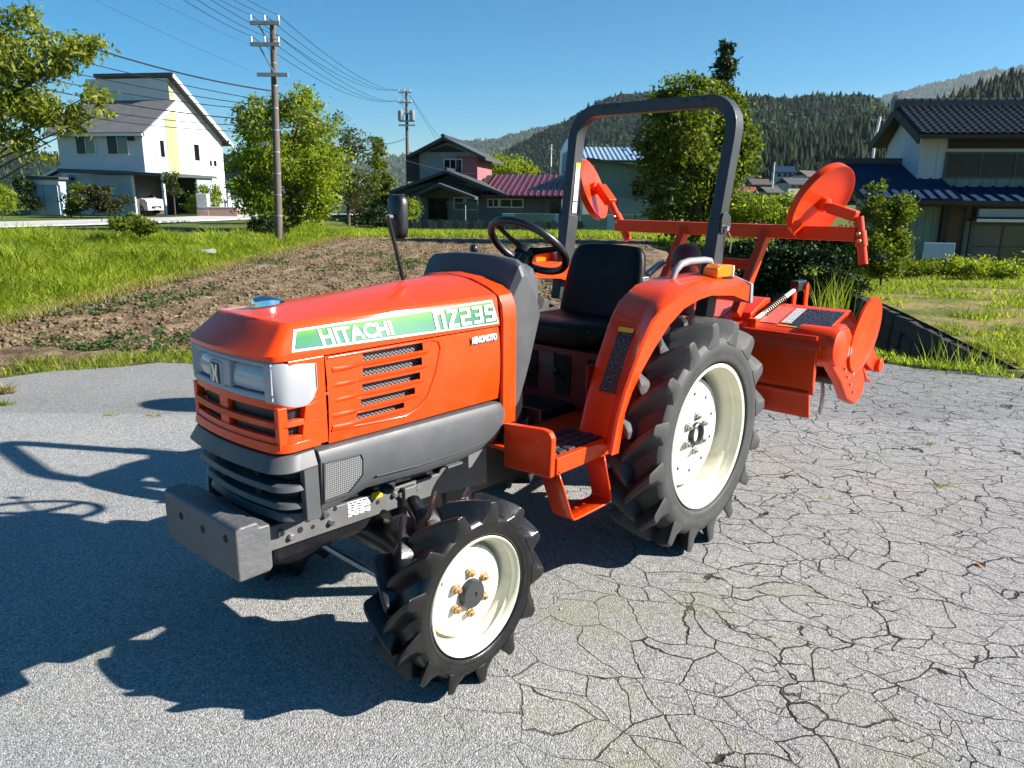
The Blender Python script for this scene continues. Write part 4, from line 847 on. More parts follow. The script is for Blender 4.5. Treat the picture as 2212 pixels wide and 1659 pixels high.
    a2 = N(t, 'ShaderNodeMath', operation='MULTIPLY'); L(t, k2, 0, a2, 0); L(t, z2, 0, a2, 1)
    a3 = N(t, 'ShaderNodeMath', operation='MULTIPLY'); L(t, a2, 0, a3, 0); L(t, g2, 0, a3, 1)
    ck = N(t, 'ShaderNodeMath', operation='MAXIMUM'); L(t, a1, 0, ck, 0); L(t, a3, 0, ck, 1)
    m3 = N(t, 'ShaderNodeMix', data_type='RGBA'); L(t, ck, 0, m3, 0); t.links.new(m2.outputs[2], m3.inputs[6]); m3.inputs[7].default_value = (.022, .021, .019, 1)
    # thin moss film
    n4 = N(t, 'ShaderNodeTexNoise', i_Scale=1.3, i_Detail=7.0, i_Roughness=.7); L(t, tc, 'Object', n4, 'Vector')
    ds = N(t, 'ShaderNodeVectorMath', operation='DISTANCE'); L(t, tc, 'Object', ds, 0); ds.inputs[1].default_value = (.95, 1.15, 0)
    mm = N(t, 'ShaderNodeMapRange', interpolation_type='SMOOTHSTEP'); L(t, ds, 'Value', mm, 0); mm.inputs[1].default_value = 1.5; mm.inputs[2].default_value = .2; mm.inputs[3].default_value = 0; mm.inputs[4].default_value = .16
    sm = N(t, 'ShaderNodeMath', operation='ADD'); L(t, n4, 0, sm, 0); L(t, mm, 0, sm, 1)
    ns = N(t, 'ShaderNodeTexNoise', i_Scale=38.0, i_Detail=3.0); L(t, tc, 'Object', ns, 'Vector')
    sm2 = N(t, 'ShaderNodeMath', operation='MULTIPLY_ADD'); L(t, ns, 0, sm2, 0); sm2.inputs[1].default_value = .22; L(t, sm, 0, sm2, 2)
    r4 = ramp(t, [(.70, (0, 0, 0)), (.86, (.42, .42, .42))]); L(t, sm2, 0, r4, 0)
    m4 = N(t, 'ShaderNodeMix', data_type='RGBA'); L(t, r4, 0, m4, 0); t.links.new(m3.outputs[2], m4.inputs[6]); m4.inputs[7].default_value = (.27, .28, .13, 1)
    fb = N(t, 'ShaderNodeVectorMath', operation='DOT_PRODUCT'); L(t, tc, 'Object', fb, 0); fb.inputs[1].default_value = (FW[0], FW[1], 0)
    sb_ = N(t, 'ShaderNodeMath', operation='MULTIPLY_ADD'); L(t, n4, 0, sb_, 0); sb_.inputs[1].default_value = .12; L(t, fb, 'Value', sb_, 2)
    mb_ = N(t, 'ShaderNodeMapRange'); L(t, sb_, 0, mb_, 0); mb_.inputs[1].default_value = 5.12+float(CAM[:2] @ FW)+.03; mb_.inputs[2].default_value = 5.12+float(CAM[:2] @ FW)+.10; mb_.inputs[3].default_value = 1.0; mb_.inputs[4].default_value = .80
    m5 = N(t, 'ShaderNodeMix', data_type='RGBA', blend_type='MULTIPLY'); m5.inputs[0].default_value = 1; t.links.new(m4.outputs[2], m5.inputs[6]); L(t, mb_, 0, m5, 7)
    t.links.new(m5.outputs[2], p.inputs['Base Color']); p.inputs['Roughness'].default_value = .85
    h1 = N(t, 'ShaderNodeMath', operation='MULTIPLY'); L(t, v1, 'Distance', h1, 0); h1.inputs[1].default_value = -.5
    h2 = N(t, 'ShaderNodeMath', operation='MULTIPLY_ADD'); L(t, ck, 0, h2, 0); h2.inputs[1].default_value = -3.0; L(t, h1, 0, h2, 2)
    h3 = N(t, 'ShaderNodeMath', operation='MULTIPLY_ADD'); L(t, n1, 0, h3, 0); h3.inputs[1].default_value = .5; L(t, h2, 0, h3, 2)
    bp = N(t, 'ShaderNodeBump', i_Strength=.9, i_Distance=.006); L(t, h3, 0, bp, 'Height'); L(t, bp, 0, p, 'Normal')
    return m
asphalt_mat()
mb = MB(); top_ = [(a, float(edge_b(a)) + .10*math.sin(a*3.1)+.07*math.sin(a*7.7+1)) for a in np.linspace(-14, 14, 113)]
poly = top_ + [(14, -9), (-14, -9)]
vs = [AB(a, b, 0) for a, b in poly] + [AB(a, b, -.06) for a, b in poly]; n = len(poly)
mb.add(vs, [tuple(range(n))] + [(i, (i+1) % n, (i+1) % n+n, i+n) for i in range(n)])
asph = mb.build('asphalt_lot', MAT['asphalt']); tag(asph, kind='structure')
def soilish(name, stops, nscale=1.2, fscale=26, bump=.8, bdist=.03, rough=.95):
    m, t = mat(name); out = N(t, 'ShaderNodeOutputMaterial'); p = N(t, 'ShaderNodeBsdfPrincipled', i_Roughness=rough); L(t, p, 0, out, 0); p.inputs['Specular IOR Level'].default_value = .15
    tc = N(t, 'ShaderNodeTexCoord')
    a = N(t, 'ShaderNodeTexNoise', i_Scale=nscale, i_Detail=5.0, i_Roughness=.6); L(t, tc, 'Object', a, 'Vector')
    b_ = N(t, 'ShaderNodeTexNoise', i_Scale=fscale, i_Detail=6.0, i_Roughness=.7); L(t, tc, 'Object', b_, 'Vector')
    ad = N(t, 'ShaderNodeMath', operation='ADD'); L(t, a, 0, ad, 0); L(t, b_, 0, ad, 1)
    hf = N(t, 'ShaderNodeMath', operation='MULTIPLY'); L(t, ad, 0, hf, 0); hf.inputs[1].default_value = .5
    r = ramp(t, stops); L(t, hf, 0, r, 0); L(t, r, 0, p, 'Base Color')
    bp = N(t, 'ShaderNodeBump', i_Strength=bump, i_Distance=bdist); L(t, b_, 0, bp, 'Height'); L(t, bp, 0, p, 'Normal')
    return m
soilish('soil', [(.36, (.055, .036, .022)), (.46, (.15, .10, .062)), (.54, (.26, .185, .12)), (.66, (.42, .335, .23))], nscale=3.5, fscale=42, bump=1.0)
soilish('meadow_ground', [(.32, (.05, .07, .015)), (.5, (.10, .13, .025)), (.7, (.16, .17, .05))])
soilish('lawn_ground', [(.40, (.07, .095, .018)), (.48, (.14, .15, .035)), (.53, (.27, .20, .075)), (.64, (.36, .25, .11))], nscale=.9, fscale=14)
soilish('dry_earth', [(.32, (.18, .13, .075)), (.55, (.30, .23, .14)), (.72, (.38, .31, .20))])
soilish('concrete', [(.3, (.40, .39, .37)), (.6, (.52, .51, .49)), (.8, (.60, .59, .57))], nscale=.5, fscale=12, bump=.2)
soilish('stone_dark', [(.3, (.04, .042, .04)), (.55, (.085, .085, .08)), (.75, (.13, .13, .12))], nscale=2, fscale=18, bump=1.0)
# the broad terrain sheet, to the horizon
def axis(lo, hi, fine0, fine1, d): 
    mid = list(np.arange(fine0, fine1+.001, d)); k = d; x = fine0
    left = []
    while x > lo: k *= 1.18; x -= k; left.append(x)
    right = []; k = d; x = fine1
    while x < hi: k *= 1.18; x += k; right.append(x)
    return np.array(left[::-1]+mid+right)
def zterr(a, b):
    z = H(a, b) + (fbm(a*.4, b*.4, 3, 5)-.45)*.10*sstep(7, 12, b)
    z = np.where(b < edge_b(a)+.6, -.12, z)
    z = np.where((a > -6.1) & (a < 5.0) & (b < 29) & (b > 6), np.minimum(z, -.16), z)
    z = np.where((a > 2.0) & (a < wall_a(b)+.5) & (b > 5.8) & (b < 24), -1.05, z)
    return z
sheet_ab('ground', axis(-5200, 5200, -34, 26, .55), axis(-60, 6200, -8, 66, .55), zterr, MAT['meadow_ground'])
# tilled field
def zfield(a, b):
    z = .03 + .05*(fbm(a*2.1, b*2.1, 3, 11)-.45) + .085*(fbm(a*9, b*9, 3, 21)-.45) + .012*np.sin((a+.35*fbm(a*.5, b*.5, 2, 3))*9)
    e = sstep(0, .5, b-edge_b(a)-.55)*sstep(-6.30, -5.9, a)*sstep(29.2, 28.5, b)*sstep(.25, -.25, a-2.5-.12*(b-7))
    return -.10 + (z+.06)*e - 1.2*sstep(.2, .5, a-2.5-.12*(b-7))
sheet_ab('field_soil', np.arange(-6.4, 5.6, .055), np.concatenate([np.arange(5.9, 14, .055), np.arange(14, 29.4, .11)]), zfield, MAT['soil'])
# verge and lawn beside the ditch
def lawn_z(a, b): return H(np.maximum(a, wall_a(b)+.35), b) + .03*(fbm(a*1.5, b*1.5, 3, 8)-.4)
Bv = np.concatenate([np.arange(6.2, 24, .25), np.arange(24, 33, 1.0)]); rowsV = []; 
k = 60; U = np.linspace(0, 1, k)**1.6
AAl = wall_a(Bv)[None, :] + U[:, None]*(34-wall_a(Bv)[None, :]); BBl = np.repeat(Bv[None, :], k, 0); Zl = lawn_z(AAl, BBl)
X = CAM[0]+AAl*RT[0]+BBl*FW[0]; Y = CAM[1]+AAl*RT[1]+BBl*FW[1]; nb = len(Bv)
i = np.arange(k-1)[:, None]*nb+np.arange(nb-1)[None, :]
me = npmesh('lawn', np.stack([X, Y, Zl+.02], -1).reshape(-1, 3), np.stack([i, i+nb, i+nb+1, i+1], -1).reshape(-1, 4), MAT['lawn_ground']); me.shade_smooth(); tag(link('lawn', me), kind='structure')
# ditch wall of dark stones
wl = empty('retaining_wall', AB(float(wall_a(9)), 9, -.9)); tag(wl, 'dark stone retaining wall along the weedy ditch below the lawn', 'wall')
Minv = Matrix.Translation(-wl.location)
mb = MB(); Bw = np.arange(6.2, 22.1, .8)
rg = [[AB(float(wall_a(b))+.02, b, -1.0), AB(float(wall_a(b))+.02, b, float(H(float(wall_a(b))+.4, b))-.02), AB(float(wall_a(b))+.30, b, float(H(float(wall_a(b))+.4, b))-.02), AB(float(wall_a(b))+.30, b, -1.0)] for b in Bw]
t_ = MB().loft(rg, True, True); mb.add(t_.v, t_.f, Minv); mb.build('wall_core', MAT['stone_dark'], wl)
st = MB(); st.add([(-.5,-.5,-.5),(.5,-.5,-.45),(.5,.5,-.5),(-.5,.45,-.5),(-.42,-.42,.5),(.40,-.45,.5),(.42,.40,.46),(-.44,.42,.5)], [(0,3,2,1),(4,5,6,7),(0,1,5,4),(1,2,6,5),(2,3,7,6),(3,0,4,7)]); stm = st.mesh('stone', MAT['stone_dark'])
rs = random.Random(3)
for row in range(4):
    b = 6.4+rs.random()*.3
    while b < 16:
        Ls = .32+rs.random()*.30; zt = float(H(float(wall_a(b))+.4, b))
        o = link('stone', stm, wl, bevel=.03); p = AB(float(wall_a(b+Ls/2))-.02, b+Ls/2, zt-.10-row*.21)
        o.location = p-wl.location; o.scale = (.20+.05*rs.random(), Ls*.96, .20); o.rotation_euler = (rs.uniform(-.06, .06), rs.uniform(-.06, .06), ZROT-.20+rs.uniform(-.06, .06)); b += Ls
# earth strip left of the ditch
def zverge(a, b): return .02+.05*(fbm(a*3, b*3, 3, 4)-.4) - .3*sstep(.6, .8, b-edge_b(a))*sstep(2.7, 2.5, a-.09*(b-7)) - 1.0*sstep(.40, .75, b-edge_b(a))*sstep(2.6, 3.0, a-.09*(b-7))
sheet_ab('verge', np.arange(1.2, 9.0, .12), np.arange(5.6, 24, .12), lambda a, b: np.where(b < edge_b(a)+.1, -.1, zverge(a, b)-.25*sstep(.4, 0, a-1.2)), MAT['meadow_ground'])
# village road
def ribbon(name, pts, w, m, dz=.0):
    rg = []
    P = [Vector((a, b)) for a, b in pts]
    for i, p in enumerate(P):
        d = (P[min(i+1, len(P)-1)]-P[max(i-1, 0)]).normalized(); nrm = Vector((-d.y, d.x)); 
        rg.append([AB(*(p+nrm*w/2), float(H(p.x, p.y))+dz-.05), AB(*(p+nrm*w/2), float(H(p.x, p.y))+dz), AB(*(p-nrm*w/2), float(H(p.x, p.y))+dz), AB(*(p-nrm*w/2), float(H(p.x, p.y))+dz-.05)])
    o = MB().loft(rg, True, True).build(name, m); tag(o, kind='structure'); return o
ROADP = [(-34, 20), (-27, 25), (-22.5, 30), (-19, 36), (-16.5, 43), (-14.6, 50), (-12, 58), (-7, 66)]
def road_b(a): return np.interp(a, [p[0] for p in ROADP], [p[1] for p in ROADP])
ribbon('road', [(-34, 20), (-27, 25), (-22.5, 30), (-19, 36), (-16.5, 43), (-14.6, 50), (-12, 58), (-7, 66), (4, 72), (30, 75)], 5.0, MAT['concrete'], .10)
# ------------------------------------------------------------ buildings
def siding(name, col, pitch=.25, horiz=True, rough=.7, depth=.5, dirt=.25):
    m, t = mat(name); out = N(t, 'ShaderNodeOutputMaterial'); p = N(t, 'ShaderNodeBsdfPrincipled', i_Roughness=rough); L(t, p, 0, out, 0); p.inputs['Specular IOR Level'].default_value = .3
    tc = N(t, 'ShaderNodeTexCoord'); sp = N(t, 'ShaderNodeSeparateXYZ'); L(t, tc, 'Object', sp, 0)
    if horiz: src, o = sp, 'Z'
    else:
        ad = N(t, 'ShaderNodeMath', operation='ADD'); L(t, sp, 'X', ad, 0); L(t, sp, 'Y', ad, 1); src, o = ad, 0
    dv = N(t, 'ShaderNodeMath', operation='DIVIDE'); L(t, src, o, dv, 0); dv.inputs[1].default_value = pitch
    fr = N(t, 'ShaderNodeMath', operation='FRACT'); L(t, dv, 0, fr, 0)
    r = ramp(t, [(0, (0, 0, 0)), (.10, (1, 1, 1)), (.9, (.8, .8, .8)), (1, (0, 0, 0))]); L(t, fr, 0, r, 0)
    nz = N(t, 'ShaderNodeTexNoise', i_Scale=.8, i_Detail=6.0); L(t, tc, 'Object', nz, 'Vector')
    c = ramp(t, [(.3, scale_c(col, 1-dirt)), (.65, col)]); L(t, nz, 0, c, 0); L(t, c, 0, p, 'Base Color')
    bp = N(t, 'ShaderNodeBump', i_Strength=depth, i_Distance=.03); L(t, r, 0, bp, 'Height'); L(t, bp, 0, p, 'Normal')
    return m
siding('white_siding', (.62, .62, .64), .45, True, depth=.25, dirt=.08); siding('beige_green', (.36, .38, .20), .45, True, depth=.2)
siding('blue_siding', (.34, .42, .50), .16, False); siding('grey_siding', (.15, .15, .15), .30, False, dirt=.3); siding('dark_boards', (.085, .08, .075), .22, False, dirt=.4)
siding('green_siding', (.22, .29, .25), .30, False); siding('red_siding', (.38, .14, .15), .18, False); siding('plaster', (.34, .34, .335), 3.0, True, depth=.05, dirt=.2)
siding('plaster_white', (.56, .57, .60), 3.0, True, depth=.05, dirt=.1); siding('tan_tin', (.36, .36, .32), .15, False); siding('pale_wall', (.55, .54, .50), 1.0, True, depth=.1); siding('brown_wall', (.16, .10, .07), .3, False)
simple('roof_shingle', (.115, .113, .118), rough=.8, var=.15, scale=3, bump=.4, bscale=14); simple('roof_slate', (.060, .060, .064), rough=.7, var=.2, scale=3, bump=.3, bscale=20); simple('roof_tile_grey', (.045, .045, .048), rough=.36, var=.25, scale=5)
simple('roof_blue', (.008, .032, .075), rough=.7, spec=.15, var=.2, scale=2); simple('roof_maroon', (.095, .018, .026), rough=.42, var=.25, scale=2); simple('roof_pale', (.34, .45, .55), rough=.4, var=.1)
simple('dark_wood', (.028, .022, .018), rough=.7, var=.3, scale=4); simple('sash_white', (.66, .66, .66), rough=.4); simple('sash_dark', (.05, .05, .05), rough=.4)
simple('pane_dark', (.006, .008, .009), rough=.10, coat=.0, var=.2, spec=.25); simple('pane_green', (.02, .09, .07), rough=.1, coat=.5); simple('pane_blue', (.04, .08, .12), rough=.06, coat=.5); simple('curtain', (.42, .45, .45), rough=.3, coat=.5)
simple('car_white', (.74, .75, .76), rough=.22, coat=.7, var=.02); simple('door_beige', (.46, .43, .36), rough=.5); simple('brick_pink', (.45, .26, .20), rough=.8, var=.2, scale=8); simple('door_rust', (.20, .045, .025), rough=.7)
simple('roof_brown', (.10, .07, .06), rough=.6, var=.3); simple('roof_red', (.28, .09, .07), rough=.6, var=.3); simple('tarp_blue', (.02, .10, .40), rough=.4); simple('rust_tin', (.12, .075, .055), rough=.75, var=.35, scale=3)

def house(name, a, b, z, dr=0.0, label=None, cat='house', group=None):
    e = empty(name, AB(a, b, z), ZROT+R_(dr)); tag(e, label, cat, group); return e
def part(name, m, parent, fn, **kw):
    mb = MB(); fn(mb); return mb.build(name, m, parent, **kw)
def win(parent, u0, u1, z0, z1, d, face='y', n=2, fm='sash_white', pm=('pane_dark',), t=.06, rows=1, name='window'):
    """window on the wall plane d; face 'y' looks towards the viewer (-y), face 'x' looks right (+x)"""
    def P(mb, ua, ub, za, zb, da, db):
        if face == 'y': mb.box(ua, ub, d-db, d-da, za, zb)
        else: mb.box(d+da, d+db, ua, ub, za, zb)
    f = MB()
    P(f, u0-t, u1+t, z1, z1+t, .004, .07); P(f, u0-t, u1+t, z0-t, z0, .004, .09); P(f, u0-t, u0, z0, z1, .004, .07); P(f, u1, u1+t, z0, z1, .004, .07)
    for k in range(1, n): u = u0+(u1-u0)*k/n; P(f, u-t*.4, u+t*.4, z0, z1, .004, .06)
    for k in range(1, rows): z = z0+(z1-z0)*k/rows; P(f, u0, u1, z-t*.3, z+t*.3, .004, .05)
    o = f.build(name, MAT[fm], parent)
    for k in range(n):
        g = MB(); P(g, u0+(u1-u0)*k/n, u0+(u1-u0)*(k+1)/n, z0, z1, .003, .03); g.build('pane', MAT[pm[k % len(pm)]], o)
    return o
def slab(mb, p, q, x0, x1, th):
    """roof slab from (y,z) p to q, between x0 and x1"""
    (y0, z0), (y1, z1) = p, q; L_ = math.hypot(y1-y0, z1-z0); ny, nz = -(z1-z0)/L_*th, (y1-y0)/L_*th
    return mb.prism([(y0, z0), (y1, z1), (y1-ny*1, z1-nz*1), (y0-ny*1, z0-nz*1)], x0, x1, 'x')
def slab_x(mb, p, q, y0, y1, th):
    (xa, za), (xb, zb) = p, q
    return mb.prism([(xa, za), (xb, zb), (xb, zb-th), (xa, za-th)], y0, y1, 'y')

# --- tall white house on the left
a0, _ = at(318, 400, 50); wh = house('white_house', a0, 50, .15, -9, 'tall white two-storey house with split dark roof behind the grass bank', 'house')
e_, tp = 5.25, 7.2
part('wall', MAT['white_siding'], wh, lambda m: m.prism([(0, 0), (0, e_), (3.3, tp), (3.3, 8.72), (3.8, 8.55), (9.6, 5.25), (9.6, 0)], -6.0, 0, 'x'))
part('corner_stripe', MAT['beige_green'], wh, lambda m: m.prism([(2.55, 0), (2.55, 6.75), (3.3, tp), (3.3, 8.5), (3.8, 8.4), (3.8, 0)], 0, .04, 'x'))
rl = part('lower_roof', MAT['roof_shingle'], wh, lambda m: slab(m, (-.55, e_-.22), (3.3, tp+.16), -6.5, .45, .22))
part('gutter', MAT['sash_white'], rl, lambda m: m.box(-6.5, .45, -.68, -.56, e_-.46, e_-.30))
part('verge_board', MAT['sash_white'], rl, lambda m: slab(m, (-.5, e_-.28), (3.25, tp+.06), .45, .50, .24))
ru = part('upper_roof', MAT['roof_slate'], wh, lambda m: slab(m, (3.15, 9.02), (10.3, 4.98), -5.2, .55, .16))
part('verge_board', MAT['sash_white'], ru, lambda m: slab(m, (3.15, 8.96), (10.25, 4.92), .55, .61, .24))
part('fascia', MAT['roof_slate'], ru, lambda m: m.box(-5.2, .55, 3.10, 3.16, 8.86, 9.03))
for x0, x1 in ((-4.65, -3.35), (-2.45, -1.05)): win(wh, x0, x1, 3.75, 4.85, 0, 'y', 2, 'sash_white', ('pane_dark', 'pane_green'))
win(wh, 1.2, 2.15, 3.65, 4.7, 0, 'x', 2, 'sash_white', ('curtain', 'pane_dark')); win(wh, 5.0, 6.3, 3.6, 4.7, 0, 'x', 2, 'sash_white', ('curtain', 'pane_dark'))
win(wh, 7.55, 7.85, 3.3, 3.7, 0, 'x', 1, 'sash_white'); win(wh, 8.1, 8.5, 3.3, 3.7, 0, 'x', 1, 'sash_white')
part('porch', MAT['beige_green'], wh, lambda m: m.box(0, .9, 3.7, 6.0, 0, 2.5)); part('door', MAT['door_beige'], wh, lambda m: m.box(.9, .96, 4.2, 5.5, .15, 2.2)); win(wh, 1.5, 2.3, .9, 1.9, 0, 'x', 2)
part('downpipe', MAT['sash_white'], wh, lambda m: m.tube([(.05, -.08, 0), (.05, -.08, 5.0)], .05, 8)); part('belt_course', MAT['sash_white'], wh, lambda m: (m.box(-6.02, .0, -.03, -.002, 2.6, 2.7), m.box(.002, .03, 3.82, 9.6, 5.0, 5.08)))
part('vent_lamp', MAT['dark_wood'], wh, lambda m: m.box(-.9, -.55, -.25, 0, 4.55, 4.95))
# low wing to its left
aw, _ = at(60, 400, 53); lw = house('low_wing', a0-5.6, 53.4, .1, -9, 'single-storey lean-to with sloping roof on the white house', 'shed')
part('wall', MAT['white_siding'], lw, lambda m: m.prism([(-3.0, 0), (0, 0), (0, 3.55), (-3.0, 2.35)], 0, 4.5, 'y'))
part('roof', MAT['roof_slate'], lw, lambda m: slab_x(m, (-3.6, 2.35), (0.02, 3.85), -.5, 5, .16)); part('verge_board', MAT['sash_white'], lw, lambda m: slab_x(m, (-3.6, 2.30), (0.02, 3.80), -.56, -.51, .2))
part('window', MAT['pane_dark'], lw, lambda m: m.box(-2.9, -2.2, -.05, 0, 1.2, 2.0))
# garage with the car
ga, _ = at(143, 420, 47); gb, _ = at(367, 420, 47); gw = gb-ga
gr = house('garage', ga, 47.4, .18, -8, 'blue-grey corrugated garage with an open bay', 'garage'); hg = 2.35
part('side_wall', MAT['blue_siding'], gr, lambda m: (m.box(0, 4.15, 0, .08, 0, hg),)); part('rear_wall', MAT['dark_boards'], gr, lambda m: m.box(0, gw, 5.4, 5.5, 0, hg)); part('end_wall', MAT['blue_siding'], gr, lambda m: m.box(gw-.10, gw, 3.6, 5.4, 0, hg)); part('partition', MAT['dark_boards'], gr, lambda m: m.box(4.0, 4.08, .08, 5.4, 0, hg))
part('roof', MAT['roof_slate'], gr, lambda m: m.prism([(-.25, hg+.36), (4.3, hg+.22), (gw+.2, hg+.08), (gw+.2, hg-.08), (4.3, hg+.02), (-.25, hg+.12)], -.5, 5.8, 'y')); part('post', MAT['sash_white'], gr, lambda m: m.box(4.15, 4.27, -.02, .1, 0, hg-.02)); part('post', MAT['sash_white'], gr, lambda m: m.box(gw-.16, gw-.02, -.06, .08, 0, hg-.05))
part('tool_rack', MAT['rust_tin'], gr, lambda m: m.box(5.4, 6.0, 5.0, 5.35, 0, 1.5))
# tool shed with sliding doors
sa, _ = at(60, 420, 46.5); sb, _ = at(137, 420, 46.5); sw_ = sb-sa; sh = house('tool_shed', sa, 46.5, .15, -8, 'small grey-blue tin tool shed with sliding doors', 'shed')
part('wall', MAT['blue_siding'], sh, lambda m: m.box(0, sw_, .06, 2.2, 0, 2.1)); part('roof', MAT['roof_slate'], sh, lambda m: m.prism([(-.2, 2.32), (sw_+.2, 2.22), (sw_+.2, 2.08), (-.2, 2.12)], -.2, 2.4, 'y'))
for k in range(4): part('sliding_door', MAT['roof_blue' if False else 'blue_siding'], sh, lambda m, k=k: m.box(.1+k*(sw_-.2)/4, .1+(k+1)*(sw_-.2)/4-.03, -.02 if k % 2 else .02, .05, .05, 1.75))
part('lintel', MAT['sash_white'], sh, lambda m: m.box(0, sw_, 0, .055, 1.78, 2.05))
# --- cars
def car(nm, a, b, z, rz, Lc, Wc, Hc, label, m='car_white', boxy=.0):
    e = empty(nm, AB(a, b, z), ZROT+R_(rz)); tag(e, label, 'car')
    pr = [(-Lc/2, .25), (-Lc/2, .75), (-Lc/2+.12, Hc*.97), (-Lc/2+.4, Hc), (Lc*.10, Hc), (Lc*.20, Hc*.96), (Lc*.33, Hc*.62), (Lc*.46, Hc*.56), (Lc*.5, Hc*.45), (Lc*.5, .25)]
    rg = []
    for y, k in ((-Wc/2, .0), (-Wc/2*.97, .6), (-Wc/2*.86, 1), (Wc/2*.86, 1), (Wc/2*.97, .6), (Wc/2, 0)):
        rg.append([(x*(1-.015*k), y, zz if zz < .6 else .6+(zz-.6)*(.965+.035*k)) for x, zz in pr])
    MB().loft(rg, True, True).build('body', MAT[m], e, smooth=35, bevel=.03)
    for s in (-1, 1):
        g = MB(); g.prism([(-Lc*.42, Hc*.62), (-Lc*.40, Hc*.90), (-.02, Hc*.90), (-.02, Hc*.62)], s*Wc*.487, s*Wc*.497); g.build('side_window', MAT['pane_dark'], e)
        g = MB(); g.prism([(.04, Hc*.62), (.04, Hc*.90), (Lc*.17, Hc*.90), (Lc*.27, Hc*.62)], s*Wc*.487, s*Wc*.497); g.build('side_window', MAT['pane_dark'], e)
        for x in (-Lc*.32, Lc*.33):
            w_ = empty('wheel', (x, s*Wc*.44, .29), 0, e); M = Matrix.Rotation(-s*PI/2, 4, 'X')
            MB().lathe([(.17, .10), (.27, .10), (.29, .06), (.29, -.08), (.17, -.08)], 24, M).build('tyre', MAT['tyre_black'], w_, smooth=40); MB().lathe([(0, .085), (.05, .09), (.16, .07), (.175, .10)], 12, M).build('rim', MAT['steel'], w_, smooth=40)
        g = MB(); g.prism([(Lc*.40, Hc*.50), (Lc*.49, Hc*.47), (Lc*.502, Hc*.38), (Lc*.44, Hc*.40)], s*Wc*.33, s*Wc*.492); g.build('headlight', MAT['lamp_glass'], e)
        g = MB(); g.box(Lc*.22, Lc*.27, min(s*Wc*.5, s*Wc*.6), max(s*Wc*.5, s*Wc*.6), Hc*.60, Hc*.70); g.build('door_mirror', MAT[m], e, bevel=.02)
    g = MB(); g.add([(Lc*.325, -Wc*.40, Hc*.635), (Lc*.325, Wc*.40, Hc*.635), (Lc*.21, Wc*.37, Hc*.945), (Lc*.21, -Wc*.37, Hc*.945)], [(0, 1, 2, 3)]); g.build('windscreen', MAT['pane_dark'], e, solid=-.012)
    g = MB(); g.box(Lc*.485, Lc*.506, -Wc*.27, Wc*.27, .36, .50); g.build('grille', MAT['dark_plastic'], e); g = MB(); g.box(Lc*.5, Lc*.512, -.17, .17, .30, .40); g.build('number_plate', MAT['decal_yellow'] if False else MAT['decal_white'], e)
    return e
ca, _ = at(346, 440, 48.5); car('parked_car', ca-1.75, 48.6, .22, -16, 3.5, 1.48, 1.60, 'white small car parked nose out in the garage bay')
# --- neighbour behind the white house: blue-green building with a carport and a van
na, _ = at(472, 400, 66); nb_, _ = at(560, 400, 66); nw_ = nb_-na
nbh = house('roadside_house', na, 66, -.1, 0, 'dark-roofed teal house behind a carport beside the big roadside tree', 'house')
part('wall', MAT['blue_siding'], nbh, lambda m: m.box(0, nw_+3, 0, 6, 0, 3.6)); part('roof', MAT['roof_slate'], nbh, lambda m: m.prism([(-.6, 4.2), (nw_*.5, 4.9), (nw_+4, 4.9), (nw_+4, 3.5), (-.6, 3.5)], -.8, 6.5, 'y'))
part('carport_roof', MAT['roof_blue'], nbh, lambda m: m.box(-.2, nw_+1, -3.2, -.05, 2.35, 2.5)); part('carport_edge', MAT['sash_white'], nbh, lambda m: m.box(-.2, nw_+1, -3.28, -3.2, 2.33, 2.52))
for x in (.0, nw_): part('carport_post', MAT['sash_white'], nbh, lambda m, x=x: m.box(x, x+.1, -3.1, -3.0, 0, 2.35))
va, _ = at(497, 432, 64); car('parked_van', va, 64.3, -.05, 78, 3.4, 1.48, 1.9, 'white van parked under the carport behind the gate pier')
# gate pier and planter wall by the road
for px, w_, h_, m_, lb in ((437, .65, 1.35, 'pale_wall', 'cream gate pier with pink brick base beside the road'), (470, 2.3, .55, 'brick_pink', 'low pink brick planter wall beside the cream gate pier')):
    a_, _ = at(px, 450, 45.5); e = house('gate_pier' if w_ < 1 else 'planter_wall', a_, 45.5, float(H(a_, 45.5))+.02, 0, lb, 'pier' if w_ < 1 else 'wall'); part('block', MAT[m_], e, lambda m: m.box(-w_/2, w_/2, 0, .5, .4 if w_ < 1 else 0, h_), bevel=.03); part('base_course' if w_ < 1 else 'coping', MAT['brick_pink' if w_ < 1 else 'pale_wall'], e, lambda m: m.box(-w_/2-.02, w_/2+.02, -.02, .52, 0 if w_ < 1 else h_, .4 if w_ < 1 else h_+.06), bevel=.01)
